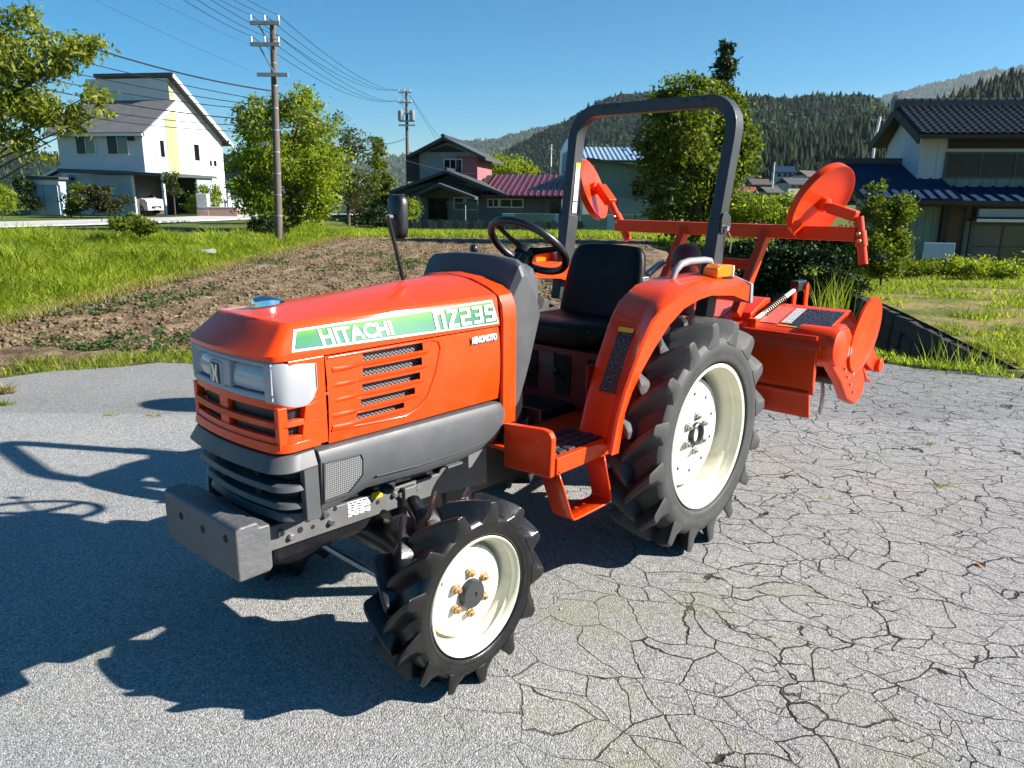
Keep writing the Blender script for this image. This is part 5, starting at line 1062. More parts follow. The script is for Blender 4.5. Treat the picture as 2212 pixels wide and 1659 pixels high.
# --- dark two-storey farmhouse beyond the field
fa, _ = at(905, 400, 46); fh = house('farmhouse', fa, 46.5, -.35, -8, 'dark weathered two-storey farmhouse with maroon metal roof beyond the field', 'house')
U = lambda px, py=400, b=46: at(px, py, b)[0]-fa
Zf = lambda py, px=980, b=46: at(px, py, b)[1]+.35
x0, x1 = U(905), U(1032); ze, zr = Zf(333), Zf(303); xm = (x0+x1)/2-.1
part('upper_wall', MAT['plaster'], fh, lambda m: m.prism([(x0, Zf(400)), (x1, Zf(400)), (x1, ze), (xm, zr-.1), (x0, ze)], 0, 5, 'y')); part('upper_side', MAT['red_siding'], fh, lambda m: m.box(x1-1.3, x1+.02, -.03, 5.02, Zf(395), ze-.1))
ur = part('upper_roof', MAT['roof_slate'], fh, lambda m: (m.prism([(x0-.55, ze-.10), (xm, zr+.18), (x1+.65, ze-.20), (x1+.65, ze-.36), (xm, zr), (x0-.55, ze-.26)], -.8, 5.8, 'y'))); part('gable_vent', MAT['dark_wood'], ur, lambda m: m.prism([(xm-1.2, ze+.12), (xm+1.2, ze+.12), (xm, zr-.25)], -.06, -.02, 'y')); part('ridge_cap', MAT['roof_tile_grey'], ur, lambda m: m.tube([(xm, -.9, zr+.2), (xm, 5.9, zr+.2)], .12, 8))
win(fh, U(961), U(998), Zf(373), Zf(345), 0, 'y', 3, 'sash_white'); part('upper_bay', MAT['dark_boards'], fh, lambda m: m.box(x0-.9, x0+.02, .3, 4, Zf(392), ze-.05))
lx0, lx1 = U(868), U(1115); lm = U(988); le, lr = Zf(418), Zf(376)
part('lower_wall', MAT['grey_siding'], fh, lambda m: m.prism([(U(893), 0), (U(1222), 0), (U(1222), Zf(414)), (lx1-.3, Zf(414)), (lm, lr-.15), (U(893), Zf(412))], -2.2, 3, 'y'))
lo = part('lower_roof', MAT['roof_slate'], fh, lambda m: m.prism([(lx0, le+.1), (lm, lr+.15), (lx1, le-.05), (lx1, le-.22), (lm, lr), (lx0, le-.06)], -3.0, 1.5, 'y')); part('gable_vent', MAT['dark_wood'], lo, lambda m: m.prism([(lm-1.1, le+.55), (lm+1.1, le+.55), (lm, lr-.12)], -2.26, -2.21, 'y')); part('ridge_cap', MAT['roof_tile_grey'], lo, lambda m: m.tube([(lm, -3.05, lr+.18), (lm, .1, lr+.18)], .10, 8)); part('eave_board', MAT['dark_wood'], lo, lambda m: m.prism([(U(900), le-.02), (lm, lr-.35), (U(1085), le-.1), (U(1085), le-.28), (lm, lr-.55), (U(900), le-.2)], -2.30, -2.21, 'y'))
px0, px1, pm_ = U(925), U(1055), U(980); pz, pr_ = Zf(424), Zf(402)
pc = part('porch_roof', MAT['roof_slate'], fh, lambda m: m.prism([(px0, pz+.02), (pm_, pr_+.12), (px1, pz-.02), (px1, pz-.16), (pm_, pr_-.05), (px0, pz-.14)], -4.0, -2.2, 'y')); part('porch_post', MAT['plaster'], pc, lambda m: m.box(U(936), U(936)+.12, -3.8, -3.66, 0, pz)); part('porch_post', MAT['plaster'], pc, lambda m: m.box(U(1030), U(1030)+.12, -3.8, -3.66, 0, pz))
win(fh, U(945), U(985), Zf(470), Zf(430), -2.2, 'y', 2, 'dark_wood'); win(fh, U(1000), U(1048), Zf(450), Zf(428), -2.2, 'y', 2, 'sash_white', ('pane_dark', 'pane_blue')); win(fh, U(1071), U(1091), Zf(444), Zf(430), -2.2, 'y', 2); win(fh, U(1096), U(1142), Zf(444), Zf(430), -2.2, 'y', 2)
win(fh, U(1200), U(1220), Zf(460), Zf(430), -2.2, 'y', 1, 'sash_dark')
# maroon roof in separate folded sheets
rx0, rx1 = U(1062), U(1232); nP = 14; zA, zB = Zf(372), Zf(416)
mr = part('wing_roof', MAT['dark_wood'], fh, lambda m: m.prism([(-2.9, zB-.18), (2.2, zA-.1), (2.2, zA-.25), (-2.9, zB-.3)], rx0-.6, rx1, 'x'))
for k in range(nP):
    xa, xb = rx0+(rx1-rx0)*k/nP, rx0+(rx1-rx0)*(k+1)/nP
    part('roof_sheet', MAT['roof_maroon'], mr, lambda m: m.loft([[(x, -3.0, zB-.14+d), (x, 2.25, zA-.06+d), (x, 2.25, zA-.10+d-.03), (x, -3.0, zB-.18+d-.03)] for x, d in ((xa+.005, .07), (xa+.05, .0), (xb-.05, 0), (xb-.005, .07))], True, True))
part('eave_beam', MAT['dark_wood'], fh, lambda m: m.box(rx0-.3, rx1, -2.35, -2.21, Zf(424), Zf(417)))
for k in range(6): part('wall_batten', MAT['sash_dark'], fh, lambda m, k=k: m.box(U(1145)+k*1.02, U(1145)+k*1.02+.05, -2.24, -2.205, .2, Zf(424)))
part('hedge_plinth', MAT['stone_dark'], fh, lambda m: m.box(U(893), U(1222), -2.28, -2.21, 0, .45)); part('verandah_rail', MAT['grey_siding'], fh, lambda m: (m.box(U(1000), U(1062), -4.3, -4.2, 1.42, 1.52), m.box(U(1000), U(1062), -4.3, -4.22, .3, .42)))
for k in range(14): part('baluster', MAT['grey_siding'], fh, lambda m, k=k: m.box(U(1002)+k*.125, U(1002)+k*.125+.05, -4.28, -4.24, .42, 1.42))
# low boundary fence of grey boards in front of it
fb = 36.0; fa0, _ = at(880, 480, fb); fn = house('board_fence', fa0, fb, float(H(fa0+3, fb))-.1, -6, 'low weathered grey board fence in front of the dark farmhouse', 'fence')
for k in range(34): part('board', MAT['grey_siding' if k % 3 else 'dark_boards'], fn, lambda m, k=k: m.box(k*.24, k*.24+.215, -.012*(k % 2), .02, 0, .62+.05*math.sin(k*2.3)))
part('rail', MAT['dark_wood'], fn, lambda m: m.box(0, 8.2, .02, .08, .40, .48))
fa1, _ = at(1085, 480, 37); f2 = house('sheet_fence', fa1, 37, -.15, -6, 'pale blue-green sheet fence behind the steering wheel', 'fence')
for k in range(11): part('sheet', MAT['green_siding' if k % 4 else 'roof_pale'], f2, lambda m, k=k: m.box(k*.62, k*.62+.60, 0, .04, 0, .85), bevel=.008)
# --- white shed and rust-red shed between the trees
wa, _ = at(720, 420, 58); ws = house('white_shed', wa, 58, -.1, 0, 'small white shed half hidden behind the roadside tree', 'shed'); part('wall', MAT['white_siding'], ws, lambda m: m.box(0, 2.0, 0, 3, 0, 3.0)); part('roof', MAT['roof_slate'], ws, lambda m: m.box(-.3, 2.3, -.3, 3.3, 3.0, 3.2)); part('doorway', MAT['pane_dark'], ws, lambda m: m.box(1.0, 1.5, -.03, 0, 0, 2.4)); win(ws, .25, .7, 1.2, 1.9, 0, 'y', 1, 'sash_dark')
ra, _ = at(757, 440, 55); rsd = house('rust_shed', ra, 55, -.2, 0, 'rust-red shed with twin doors beside the pointed conifer', 'shed'); part('wall', MAT['rust_tin'], rsd, lambda m: m.box(0, 2.5, 0, 2.5, 0, 2.2)); part('roof', MAT['roof_slate'], rsd, lambda m: m.prism([(-.3, 2.4), (2.9, 2.25), (2.9, 2.1), (-.3, 2.2)], -.4, 2.8, 'y'))
for k in range(2): part('door', MAT['door_rust'], rsd, lambda m, k=k: m.box(.15+k*1.15, 1.22+k*1.15, -.05, 0, .05, 2.0))
# --- green-grey workshop and the pale blue roof behind it
ka, _ = at(1283, 400, 44); kx = lambda px: at(px, 400, 44)[0]-ka; kz = lambda py: at(1340, py, 44)[1]+.3
ks = house('workshop', ka, 44, -.3, -8, 'pale green-grey workshop with a mono-pitch roof behind the leafy tree', 'building')
part('wall', MAT['green_siding'], ks, lambda m: m.prism([(0, 0), (kx(1440), 0), (kx(1440), kz(375)), (0, kz(348))], 0, 6, 'y')); part('lower_wall', MAT['tan_tin'], ks, lambda m: m.prism([(.02, 0), (kx(1439), 0), (kx(1439), kz(430)), (.02, kz(425))], -.05, -.003, 'y')); part('roof', MAT['roof_brown'], ks, lambda m: slab_x(m, (-.45, kz(341)), (kx(1450), kz(369)), -.6, 6.5, .14)); win(ks, kx(1367), kx(1392), kz(421), kz(392), -.002, 'y', 2, 'sash_dark'); win(ks, kx(1295), kx(1315), kz(490), kz(470), -.05, 'y', 1, 'sash_dark')
ba, _ = at(1262, 330, 58); bh = house('pale_roof_barn', ba, 58, 0, 0, 'barn with a pale blue standing-seam roof behind the workshop', 'barn'); bz = lambda py: at(1320, py, 58)[1]; bx = lambda px: at(px, 330, 58)[0]-ba
part('wall', MAT['pale_wall'], bh, lambda m: m.box(0, bx(1400), 0, 6, 0, bz(350)))
br = part('roof', MAT['dark_wood'], bh, lambda m: slab(m, (-.5, bz(344)-.1), (4.0, bz(313)), -.3, bx(1400), .12))
for k in range(14):
    w_ = (bx(1398)+.3)/14; part('roof_sheet', MAT['roof_pale'], br, lambda m, k=k: m.loft([[(x, -.55, bz(344)-.04+d), (x, 4.0, bz(313)+.08+d), (x, 4.0, bz(313)+.03), (x, -.55, bz(344)-.09)] for x, d in ((-.3+k*w_+.01, .07), (-.3+k*w_+.06, 0), (-.3+(k+1)*w_-.06, 0), (-.3+(k+1)*w_-.01, .07))], True, True))
ta, tz = at(1212, 298, 62); tw, _ = at(1240, 298, 62); part_t = house('dark_tower', ta, 62, 0, 0, 'narrow dark blue tower block behind the maroon roof', 'building'); part('wall', MAT['roof_blue'], part_t, lambda m: m.box(.55, tw-ta+1, 0, 3, 0, tz)); part('painted_lit_side', MAT['roof_pale'], part_t, lambda m: m.prism([(0, 0), (.54, 0), (.54, tz), (.15, tz-.8)], .0, 3, 'y'))  # pale colour on this side paints in sunlight on the tower
# --- tiled house on the right
RB = 28.0; rA, _ = at(1850, 430, RB); rx = lambda px, py=430: at(px, py, RB)[0]-rA
GZ = -1.0; rz_ = lambda py, px=2060: at(px, py, RB)[1]-GZ
rh = house('tiled_house', rA, RB, GZ, -7, 'traditional house with dark tiled upper roof and blue metal lower roof', 'house')
XR = rx(2212)+6
part('lower_wall', MAT['green_siding'], rh, lambda m: m.box(rx(1950), XR, .6, 5.5, 0, rz_(432))); part('upper_wall', MAT['plaster_white'], rh, lambda m: m.box(rx(2030), XR, 1.2, 4.8, rz_(432)-.2, rz_(292)+.3)); part('upper_gable', MAT['plaster_white'], rh, lambda m: m.prism([(1.2, rz_(432)), (4.7, rz_(432)), (4.7, rz_(300)), (2.9, rz_(218)), (1.2, rz_(296))], rx(1995), rx(2031), 'x'))
part('painted_eave_shade', MAT['dark_wood'], rh, lambda m: m.box(rx(2050), XR, 1.12, 1.19, rz_(318), rz_(296)))  # dark strip that paints in the shade below the tiled eave
win(rh, rx(2052), XR-.5, rz_(380), rz_(330), 1.2, 'y', 7, 'sash_dark', ('pane_dark',), t=.07)
for k in range(16): part('wainscot_panel', MAT['green_siding'], rh, lambda m, k=k: m.box(rx(2048)+k*.46, rx(2048)+k*.46+.44, 1.13, 1.185, rz_(404), rz_(384)))
# tiled roof: bed, separate tiles, ridge
e0, r0 = (.15, rz_(291)), (2.9, rz_(212)); rb0 = rx(1990)-.35
tr = part('tiled_roof', MAT['dark_wood'], rh, lambda m: (m.prism([e0, r0, (5.65, e0[1]), (5.65, e0[1]-.14), (2.9, r0[1]-.16), (e0[0], e0[1]-.14)], rb0, XR+.5, 'x')))
ncol, nrow = 26, 11; Lr = math.hypot(r0[0]-e0[0], r0[1]-e0[1]); sl_ = math.atan2(r0[1]-e0[1], r0[0]-e0[0]); tw_, tl_ = .262, Lr/nrow
t1 = MB(); t1.loft([[(x*tw_, 0, z), (x*tw_, tl_*1.12, z-.035), (x*tw_, tl_*1.12, z-.055), (x*tw_, 0, z-.030)] for x, z in ((0, .035), (.18, .055), (.38, .040), (.60, .008), (.82, .0), (1.0, .022))], True, True); tme = t1.mesh('tile', MAT['roof_tile_grey'], smooth=50)
for c in range(ncol):
    for r_ in range(nrow):
        o = link('tile', tme, tr); f_ = r_/nrow; o.location = (rb0+.03+c*tw_, e0[0]+(r0[0]-e0[0])*f_-.02, e0[1]+(r0[1]-e0[1])*f_+.05); o.rotation_euler = (sl_, 0, 0)
part('ridge_course', MAT['roof_tile_grey'], tr, lambda m: (m.box(rb0-.05, XR+.5, 2.75, 3.05, r0[1]-.02, r0[1]+.20))); part('ridge_end_tile', MAT['roof_tile_grey'], tr, lambda m: m.prism([(2.7, r0[1]-.1), (3.1, r0[1]-.1), (3.14, r0[1]+.22), (2.9, r0[1]+.42), (2.66, r0[1]+.22)], rb0-.18, rb0-.05, 'x'))
for k in range(22): part('ridge_tile', MAT['roof_tile_grey'], tr, lambda m, k=k: m.tube([(rb0-.02+k*.30, 2.9, r0[1]+.21), (rb0-.02+k*.30+.27, 2.9, r0[1]+.21), (rb0+k*.30+.275, 2.9, r0[1]+.22)], [.085, .085, .10], 8))
part('barge_board', MAT['dark_wood'], tr, lambda m: (slab(m, (e0[0]-.05, e0[1]-.05), (r0[0], r0[1]-.05), rb0-.06, rb0-.005, .30), slab(m, (r0[0], r0[1]-.05), (5.7, e0[1]-.05), rb0-.06, rb0-.005, .30)))
# blue metal roofs
zq0, zq1 = rz_(430), rz_(347); lb = part('blue_roof', MAT['dark_wood'], rh, lambda m: slab(m, (-.75, zq0-.03), (3.0, zq1-.05), rx(1850), rx(2008)+.7, .12)); 
part('ridge_board', MAT['roof_slate'], lb, lambda m: m.box(rx(1838), rx(2005), 2.9, 3.15, zq1-.02, zq1+.20))
nS = 9; X0, X1 = rx(1850), rx(2008)+.6
for k in range(nS):
    xa, xb = X0+(X1-X0)*k/nS, X0+(X1-X0)*(k+1)/nS; yt, zt_ = 3.0, zq1
    part('roof_sheet', MAT['roof_blue'], lb, lambda m: m.loft([[(x, -.85, zq0+.02+d), (x, yt, zt_+d), (x, yt, zt_-.03), (x, -.85, zq0-.02)] for x, d in ((xa+.008, .05), (xa+.05, .0), (xb-.05, 0), (xb-.008, .05))], True, True))
pent = part('pent_roof', MAT['dark_wood'], rh, lambda m: slab(m, (-.75, rz_(434)-.03), (1.15, rz_(405)), X1, XR, .12))
for k in range(15):
    xa = X1+k*.45
    part('roof_sheet', MAT['roof_blue'], pent, lambda m: m.loft([[(x, -.85, rz_(434)+.02+d), (x, 1.15, rz_(405)+.04+d), (x, 1.15, rz_(405)), (x, -.85, rz_(434)-.02)] for x, d in ((xa+.006, .06), (xa+.05, 0), (xa+.40, 0), (xa+.444, .06))], True, True))
part('eave_fascia', MAT['dark_wood'], rh, lambda m: m.box(rx(1850), XR, -.90, -.82, rz_(442), rz_(433))); part('deep_eave', MAT['dark_wood'], rh, lambda m: m.box(rx(1950), XR, -.7, .58, rz_(445), rz_(443)))
# shopfront: sliding glass doors, panels, posts
win(rh, rx(2108), XR-.2, .12, rz_(487), .6, 'y', 7, 'sash_dark', ('pane_blue', 'pane_green', 'pane_blue'), t=.09, rows=2, name='sliding_door'); part('sign_board', MAT['roof_pale'], rh, lambda m: m.box(rx(2098), XR, -.20, -.05, rz_(467), rz_(450))); part('canopy_edge', MAT['sash_white'], rh, lambda m: m.box(rx(2088), XR, -.50, -.42, rz_(477), rz_(471))); part('canopy', MAT['dark_wood'], rh, lambda m: m.box(rx(2088), XR, -.42, .58, rz_(475), rz_(472)))
for px, w_, mm in ((2040, .22, 'dark_wood'), (2088, .16, 'grey_siding'), (1955, .2, 'dark_wood'), (2100, .12, 'sash_dark')): part('post', MAT[mm], rh, lambda m, px=px, w_=w_: m.box(rx(px), rx(px)+w_, .35, .595, 0, rz_(443)))
for k in range(5): part('wall_panel', MAT['green_siding'], rh, lambda m, k=k: m.box(rx(1962)+k*.26, rx(1962)+k*.26+.245, .55, .595, rz_(530), rz_(448)))
part('door_panel', MAT['brown_wall'], rh, lambda m: m.box(rx(2052), rx(2086), .54, .595, 0, rz_(447)))
bd = house('notice_board', rA+rx(1968), RB-1.3, GZ, -7, 'pale blue board leaning by the tiled house wall', 'board'); part('panel', MAT['roof_pale'], bd, lambda m: m.box(0, 1.02, 0, .05, .50, 1.05), bevel=.01); part('leg', MAT['dark_wood'], bd, lambda m: m.box(.05, .11, .06, .12, 0, 1.05)); part('leg', MAT['dark_wood'], bd, lambda m: m.box(.92, .98, .06, .12, 0, 1.05))
# ------------------------------------------------------------ vegetation
rng = np.random.RandomState(12)
leafmat('leaf_bright', (.105, .155, .012), (.21, .265, .026), (.36, .38, .055), .48)
leafmat('leaf_mid', (.038, .062, .008), (.11, .145, .018), (.23, .255, .04), .44)
leafmat('leaf_dark', (.007, .017, .004), (.013, .030, .006), (.030, .052, .011), .15)  # for dark-leaved shrubs, and as painted shade in the hedge behind the tiller
leafmat('leaf_cherry', (.10, .14, .015), (.20, .235, .035), (.36, .36, .10), .48)
leafmat('leaf_olive', (.030, .048, .012), (.060, .085, .022), (.11, .13, .045), .30)
leafmat('leaf_purple', (.030, .022, .014), (.045, .050, .020), (.080, .090, .026), .25)
leafmat('conifer', (.010, .026, .008), (.020, .044, .012), (.040, .070, .018), .15)
leafmat('grass_long', (.125, .19, .014), (.27, .345, .034), (.46, .47, .10), .48)
leafmat('grass_lawn', (.11, .175, .015), (.23, .295, .03), (.43, .40, .10), .47)
leafmat('grass_dry', (.22, .17, .07), (.34, .27, .12), (.45, .38, .20), .30)
leafmat('seedling', (.035, .075, .028), (.060, .110, .040), (.11, .16, .060), .30)
leafmat('dead_leaf', (.30, .12, .04), (.42, .20, .08), (.36, .26, .14), .2)
simple('bark', (.070, .055, .042), rough=.9, var=.3, scale=6, bump=.8, bscale=18)
def rand_dirs(n, up=.0):
    v = rng.normal(size=(n, 3)); v[:, 2] += up; return v/np.linalg.norm(v, axis=1, keepdims=True)
def leaf_quads(P, size, up=.5, aspect=.5, droop=0.0, out=None):
    """rhombic leaf blades centred at P"""
    n = len(P); nr = rand_dirs(n, up)
    if out is not None: nr = nr + out*.7; nr /= np.linalg.norm(nr, axis=1, keepdims=True)
    t = rng.normal(size=(n, 3)); t[:, 2] -= droop; t -= nr*(t*nr).sum(1, keepdims=True); t /= np.linalg.norm(t, axis=1, keepdims=True)+1e-9
    w = np.cross(nr, t); s = (size*(.6+.8*rng.rand(n)))[:, None] if np.ndim(size) == 0 else size[:, None]
    V = np.stack([P-t*s*.5, P+w*s*aspect*.5-t*s*.05, P+t*s*.5-nr*s*.08, P-w*s*aspect*.5-t*s*.05], 1)
    return V.reshape(-1, 3), np.arange(4*n).reshape(-1, 4)
def clump_pts(c, r, n, nsub, shell=.55):
    """points in tufts spread through an ellipsoid, denser towards its skin"""
    d = rand_dirs(nsub); rad = (shell+(1-shell)*rng.rand(nsub))**.8; sub = c + d*r*rad[:, None]
    k = rng.randint(0, nsub, n); s_ = (.16+.14*rng.rand(nsub))*np.mean(r)
    return sub[k] + rng.normal(size=(n, 3))*s_[k][:, None]*np.array([1, 1, .7]), sub
def tree(name, label, cat, base, clumps, leaf, leaf_size, n, trunk_r, group=None, aspect=.5, up=.5, droop=0., limb=True, shell=.55, nsub=16, stems=1, lk=1.0):
    """base (a,b,z); clumps [(a,b,z,ra,rb,rz,weight)] in the survey frame"""
    e = empty(name, AB(*base)); tag(e, label, cat, group); o = np.array(AB(*base))
    Ps = []; subs = []; tot = sum(c[3]*c[5]*c[6] for c in clumps)
    for a, b, z, ra, rb, rz, wgt in clumps:
        c = np.array(AB(a, b, z)); k = max(30, int(n*ra*rz*wgt/tot)); p, sb = clump_pts(c, np.array([(ra+rb)/2, (ra+rb)/2, rz]), k, nsub, shell); Ps.append(p); subs.append((c, sb))
    P = np.concatenate(Ps); P[:, 2] = np.maximum(P[:, 2], base[2]+.02)
    V, F = leaf_quads(P-o, leaf_size, up, aspect, droop); me = npmesh('foliage', V, F, MAT[leaf]); link('foliage', me, e)
    if trunk_r:
        top = np.mean([c for c, _ in subs], 0)-o; r2 = random.Random(hash(name) % 997)
        mb = MB()
        for q in range(stems):
            jx, jy = (r2.uniform(-.3, .3)*q, r2.uniform(-.3, .3)*q)
            mb.tube([(jx*.3, jy*.3, -.1), (top[0]*.15+jx, top[1]*.15+jy, top[2]*.35), (top[0]*.5+jx*1.5, top[1]*.5+jy*1.5, top[2]*.75), (top[0]+jx*2, top[1]+jy*2, top[2]*1.15)], [trunk_r, trunk_r*.8, trunk_r*.55, trunk_r*.15], 8)
        mb.build('trunk', MAT['bark'], e, smooth=60)
        if limb:
            mb = MB()
            for c, sb in subs:
                c = c-o; h0 = Vector((top[0]*.4, top[1]*.4, min(c[2]*.62, top[2]*.8))); mb.tube([h0, (h0+Vector(c))/2+Vector((0, 0, .1*trunk_r)), Vector(c)], [trunk_r*.4*lk, trunk_r*.25*lk, trunk_r*.14*lk], 6)
                for s_ in sb[::3]: s_ = s_-o; mb.tube([Vector(c), (Vector(c)+Vector(s_))/2+Vector((0, 0, .03)), Vector(s_)], [trunk_r*.14*lk, trunk_r*.09*lk, trunk_r*.03*lk], 4)
            mb.build('limbs', MAT['bark'], e, smooth=60)
    return e
def cl(px, py, rx_, ry_, b, db=0., w=1., rb=None):
    a, z = at(px, py, b+db); k = math.hypot(1, (px-1106)/FPX)*b/FPX
    return (a, b+db, z, rx_*b/FPX, (rb if rb is not None else rx_)*b/FPX, ry_*b/FPX, w)
G = lambda a, b: float(H(a, b))
# roadside tree behind the near pole
b_ = 30; a_ = at(640, 470, b_)[0]
tree('roadside_tree', 'big leafy green tree standing behind the near utility pole', 'tree', (a_, b_, G(a_, b_)), [cl(635, 300, 85, 72, b_), cl(612, 395, 95, 72, b_), cl(690, 385, 70, 75, b_), cl(568, 315, 60, 60, b_), cl(580, 232, 34, 34, b_), cl(652, 238, 45, 38, b_), cl(540, 400, 38, 55, b_), cl(524, 245, 20, 20, b_, w=.5), cl(620, 450, 80, 28, b_)], 'leaf_bright', .15, 30000, .17, stems=2)
b_ = 36; a_ = at(752, 455, b_)[0]
tree('sparse_tree', 'thin sparse tree with bare twigs between the big tree and the conifer', 'tree', (a_, b_, G(a_, b_)), [cl(755, 350, 45, 50, b_), cl(765, 405, 42, 32, b_), cl(725, 275, 35, 30, b_, w=.5), cl(770, 300, 30, 22, b_, w=.5), cl(740, 430, 45, 20, b_)], 'leaf_olive', .14, 4200, .10)
# pointed conifer
def conifer(name, label, px, py_base, py_top, b, hw, n, leaf='conifer', ls=.16, group=None, rag=1.0, sparse=1.0):
    a, z0 = at(px, py_base, b); _, z1 = at(px, py_top, b); z0 = min(z0, G(a, b)) if b < 60 else z0; h = z1-z0; r = hw*b/FPX
    e = empty(name, AB(a, b, z0)); tag(e, label, 'tree', group)
    nb = int(46*sparse); P = []
    for k in range(nb):
        f = rng.rand()**.8; L_ = r*(1-f)**.85*(.7+.45*rng.rand())+.05; th = rng.rand()*2*PI; m_ = max(8, int(n/nb*(L_/r+.25)))
        s_ = rng.rand(m_)**.6; zz = h*(.08+.92*f) - .25*L_*s_**2*rag + rng.normal(size=m_)*.07*r
        P.append(np.stack([math.cos(th)*L_*s_+rng.normal(size=m_)*.10*r, math.sin(th)*L_*s_+rng.normal(size=m_)*.10*r, zz], 1))
    P = np.concatenate(P); V, F = leaf_quads(P, ls, .4, .42, .3); link('foliage', npmesh('foliage', V, F, MAT[leaf]), e)
    MB().tube([(0, 0, -.1), (0, 0, h*.5), (0, 0, h*.99)], [.035*h*.5, .02*h*.5, .004], 7).build('trunk', MAT['bark'], e, smooth=60)
    return e
conifer('garden_conifer', 'dense pointed conifer beside the rust-red shed', 822, 468, 302, 45, 48, 9000, 'leaf_mid', .20)
conifer('cedar', 'tall ragged cedar top rising behind the broadleaf tree', 1556, 300, 92, 40, 74, 11000, 'conifer', .28, rag=1.5, sparse=1.9)
# near cherry branch reaching in from beyond the left edge
b_ = 11.0; a_ = at(-170, 560, b_)[0]
ch = [cl(30, 30, 45, 32, b_, w=.5), cl(70, 130, 85, 42, b_), cl(150, 112, 60, 26, b_), cl(205, 92, 30, 14, b_, w=.6), cl(100, 72, 30, 16, b_, w=.5), cl(50, 225, 85, 34, b_), cl(130, 250, 60, 26, b_), cl(205, 200, 32, 26, b_, w=.5), cl(222, 245, 30, 8, b_, w=.5), cl(30, 300, 55, 24, b_), cl(85, 338, 34, 8, b_, w=.6), cl(150, 285, 30, 8, b_, w=.5), cl(-80, 150, 90, 110, b_), cl(-110, 320, 80, 60, b_)]
tree('cherry_tree', 'nearest tree with drooping long leaves reaching over the white house roof', 'tree', (a_, b_, G(a_, b_)), ch, 'leaf_cherry', .095, 13500, .14, aspect=.36, up=.2, droop=.9, nsub=24, shell=.3, lk=.32)
# big tree behind the roll bar
b_ = 26; a_ = at(1500, 515, b_)[0]
tree('yard_tree', 'dense broadleaf tree filling the view through the roll bar', 'tree', (a_, b_, G(a_, b_)), [cl(1475, 235, 62, 42, b_), cl(1505, 300, 95, 68, b_), cl(1478, 400, 95, 78, b_), cl(1565, 350, 48, 85, b_), cl(1580, 262, 30, 50, b_), cl(1412, 330, 38, 60, b_), cl(1545, 445, 65, 50, b_), cl(1455, 478, 62, 34, b_), cl(1540, 208, 48, 30, b_, w=.9), cl(1485, 205, 62, 30, b_, w=.9), cl(1430, 235, 40, 34, b_), cl(1600, 330, 34, 60, b_, w=.8)], 'leaf_mid', .15, 28000, .16, stems=2)
def bush(name, label, base_px, b, cls, leaf, ls, n, group=None, cat='shrub', **kw):
    a, z = at(base_px[0], base_px[1], b); return tree(name, label, cat, (a, b, kw.pop('gz', G(a, b) if b < 60 else z)), cls, leaf, ls, n, kw.pop('tr', .03), group, **kw)
bush('bright_shrub', 'bright yellow-green rounded shrub beside the yard tree', (1645, 505), 24, [cl(1635, 470, 62, 40, 24), cl(1690, 452, 42, 30, 24), cl(1610, 450, 36, 28, 24)], 'leaf_bright', .11, 9000)
bush('tall_shrub', 'upright leafy shrub in front of the tiled house', (1905, 600), 15, [cl(1905, 485, 50, 58, 15), cl(1900, 555, 48, 42, 15), cl(1892, 408, 18, 24, 15, w=.5), cl(1942, 455, 26, 34, 15, w=.8), cl(1868, 535, 26, 40, 15), cl(1930, 540, 30, 50, 15)], 'leaf_mid', .075, 11000)
bush('dark_hedge', 'shrub mass with shade put into its dark leaf colour behind the tiller beam', (1680, 650), 14, [cl(1625, 560, 55, 40, 14), cl(1700, 575, 65, 48, 14), cl(1680, 630, 60, 40, 14), cl(1610, 610, 45, 40, 14)], 'leaf_dark', .075, 15000, gz=-.95)  # the mass stands in shade, painted in by the near-black leaf colour
bush('ditch_shrub', 'dark round shrub at the head of the ditch', (1790, 660), 13, [cl(1790, 595, 58, 48, 13), cl(1760, 650, 50, 40, 13), cl(1835, 620, 40, 38, 13)], 'leaf_dark', .07, 11000, gz=-.95)  # same shade put into the leaf colour as in the hedge
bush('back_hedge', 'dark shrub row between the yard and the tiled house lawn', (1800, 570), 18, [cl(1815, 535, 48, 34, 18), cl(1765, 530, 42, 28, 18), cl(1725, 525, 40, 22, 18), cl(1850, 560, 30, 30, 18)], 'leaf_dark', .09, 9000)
bush('garden_shrub', 'yellow-green shrub behind the maroon roof', (1095, 385), 60, [cl(1095, 360, 52, 16, 60), cl(1060, 350, 22, 12, 60), cl(1135, 366, 28, 10, 60)], 'leaf_bright', .22, 3500)
bush('gate_shrub', 'bright little shrub beside the farmhouse porch', (885, 478), 38, [cl(884, 450, 20, 22, 38), cl(880, 468, 26, 12, 38)], 'leaf_bright', .13, 2200)
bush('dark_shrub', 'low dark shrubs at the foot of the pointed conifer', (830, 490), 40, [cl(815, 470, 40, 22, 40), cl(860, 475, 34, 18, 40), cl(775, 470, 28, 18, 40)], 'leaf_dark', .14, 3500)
bush('garden_bush', 'large green bush in front of the garage wall', (175, 462), 44, [cl(175, 428, 32, 26, 44), cl(160, 448, 22, 14, 44)], 'leaf_mid', .16, 3000)
bush('garden_bush', 'purple-brown bush beside the open garage bay', (240, 462), 44, [cl(235, 440, 36, 20, 44), cl(215, 415, 20, 16, 44)], 'leaf_purple', .16, 3200)
bush('slim_tree', 'slim young tree beside the white garage post', (378, 460), 45, [cl(372, 388, 16, 20, 45, w=.8), cl(378, 412, 14, 10, 45)], 'leaf_olive', .15, 900, cat='tree', tr=.06)
bush('gate_planting', 'leafy plants growing round the cream gate pier', (450, 460), 46.5, [cl(452, 420, 22, 30, 46.5), cl(420, 440, 24, 18, 46.5), cl(468, 440, 16, 20, 46.5)], 'leaf_bright', .15, 2600)
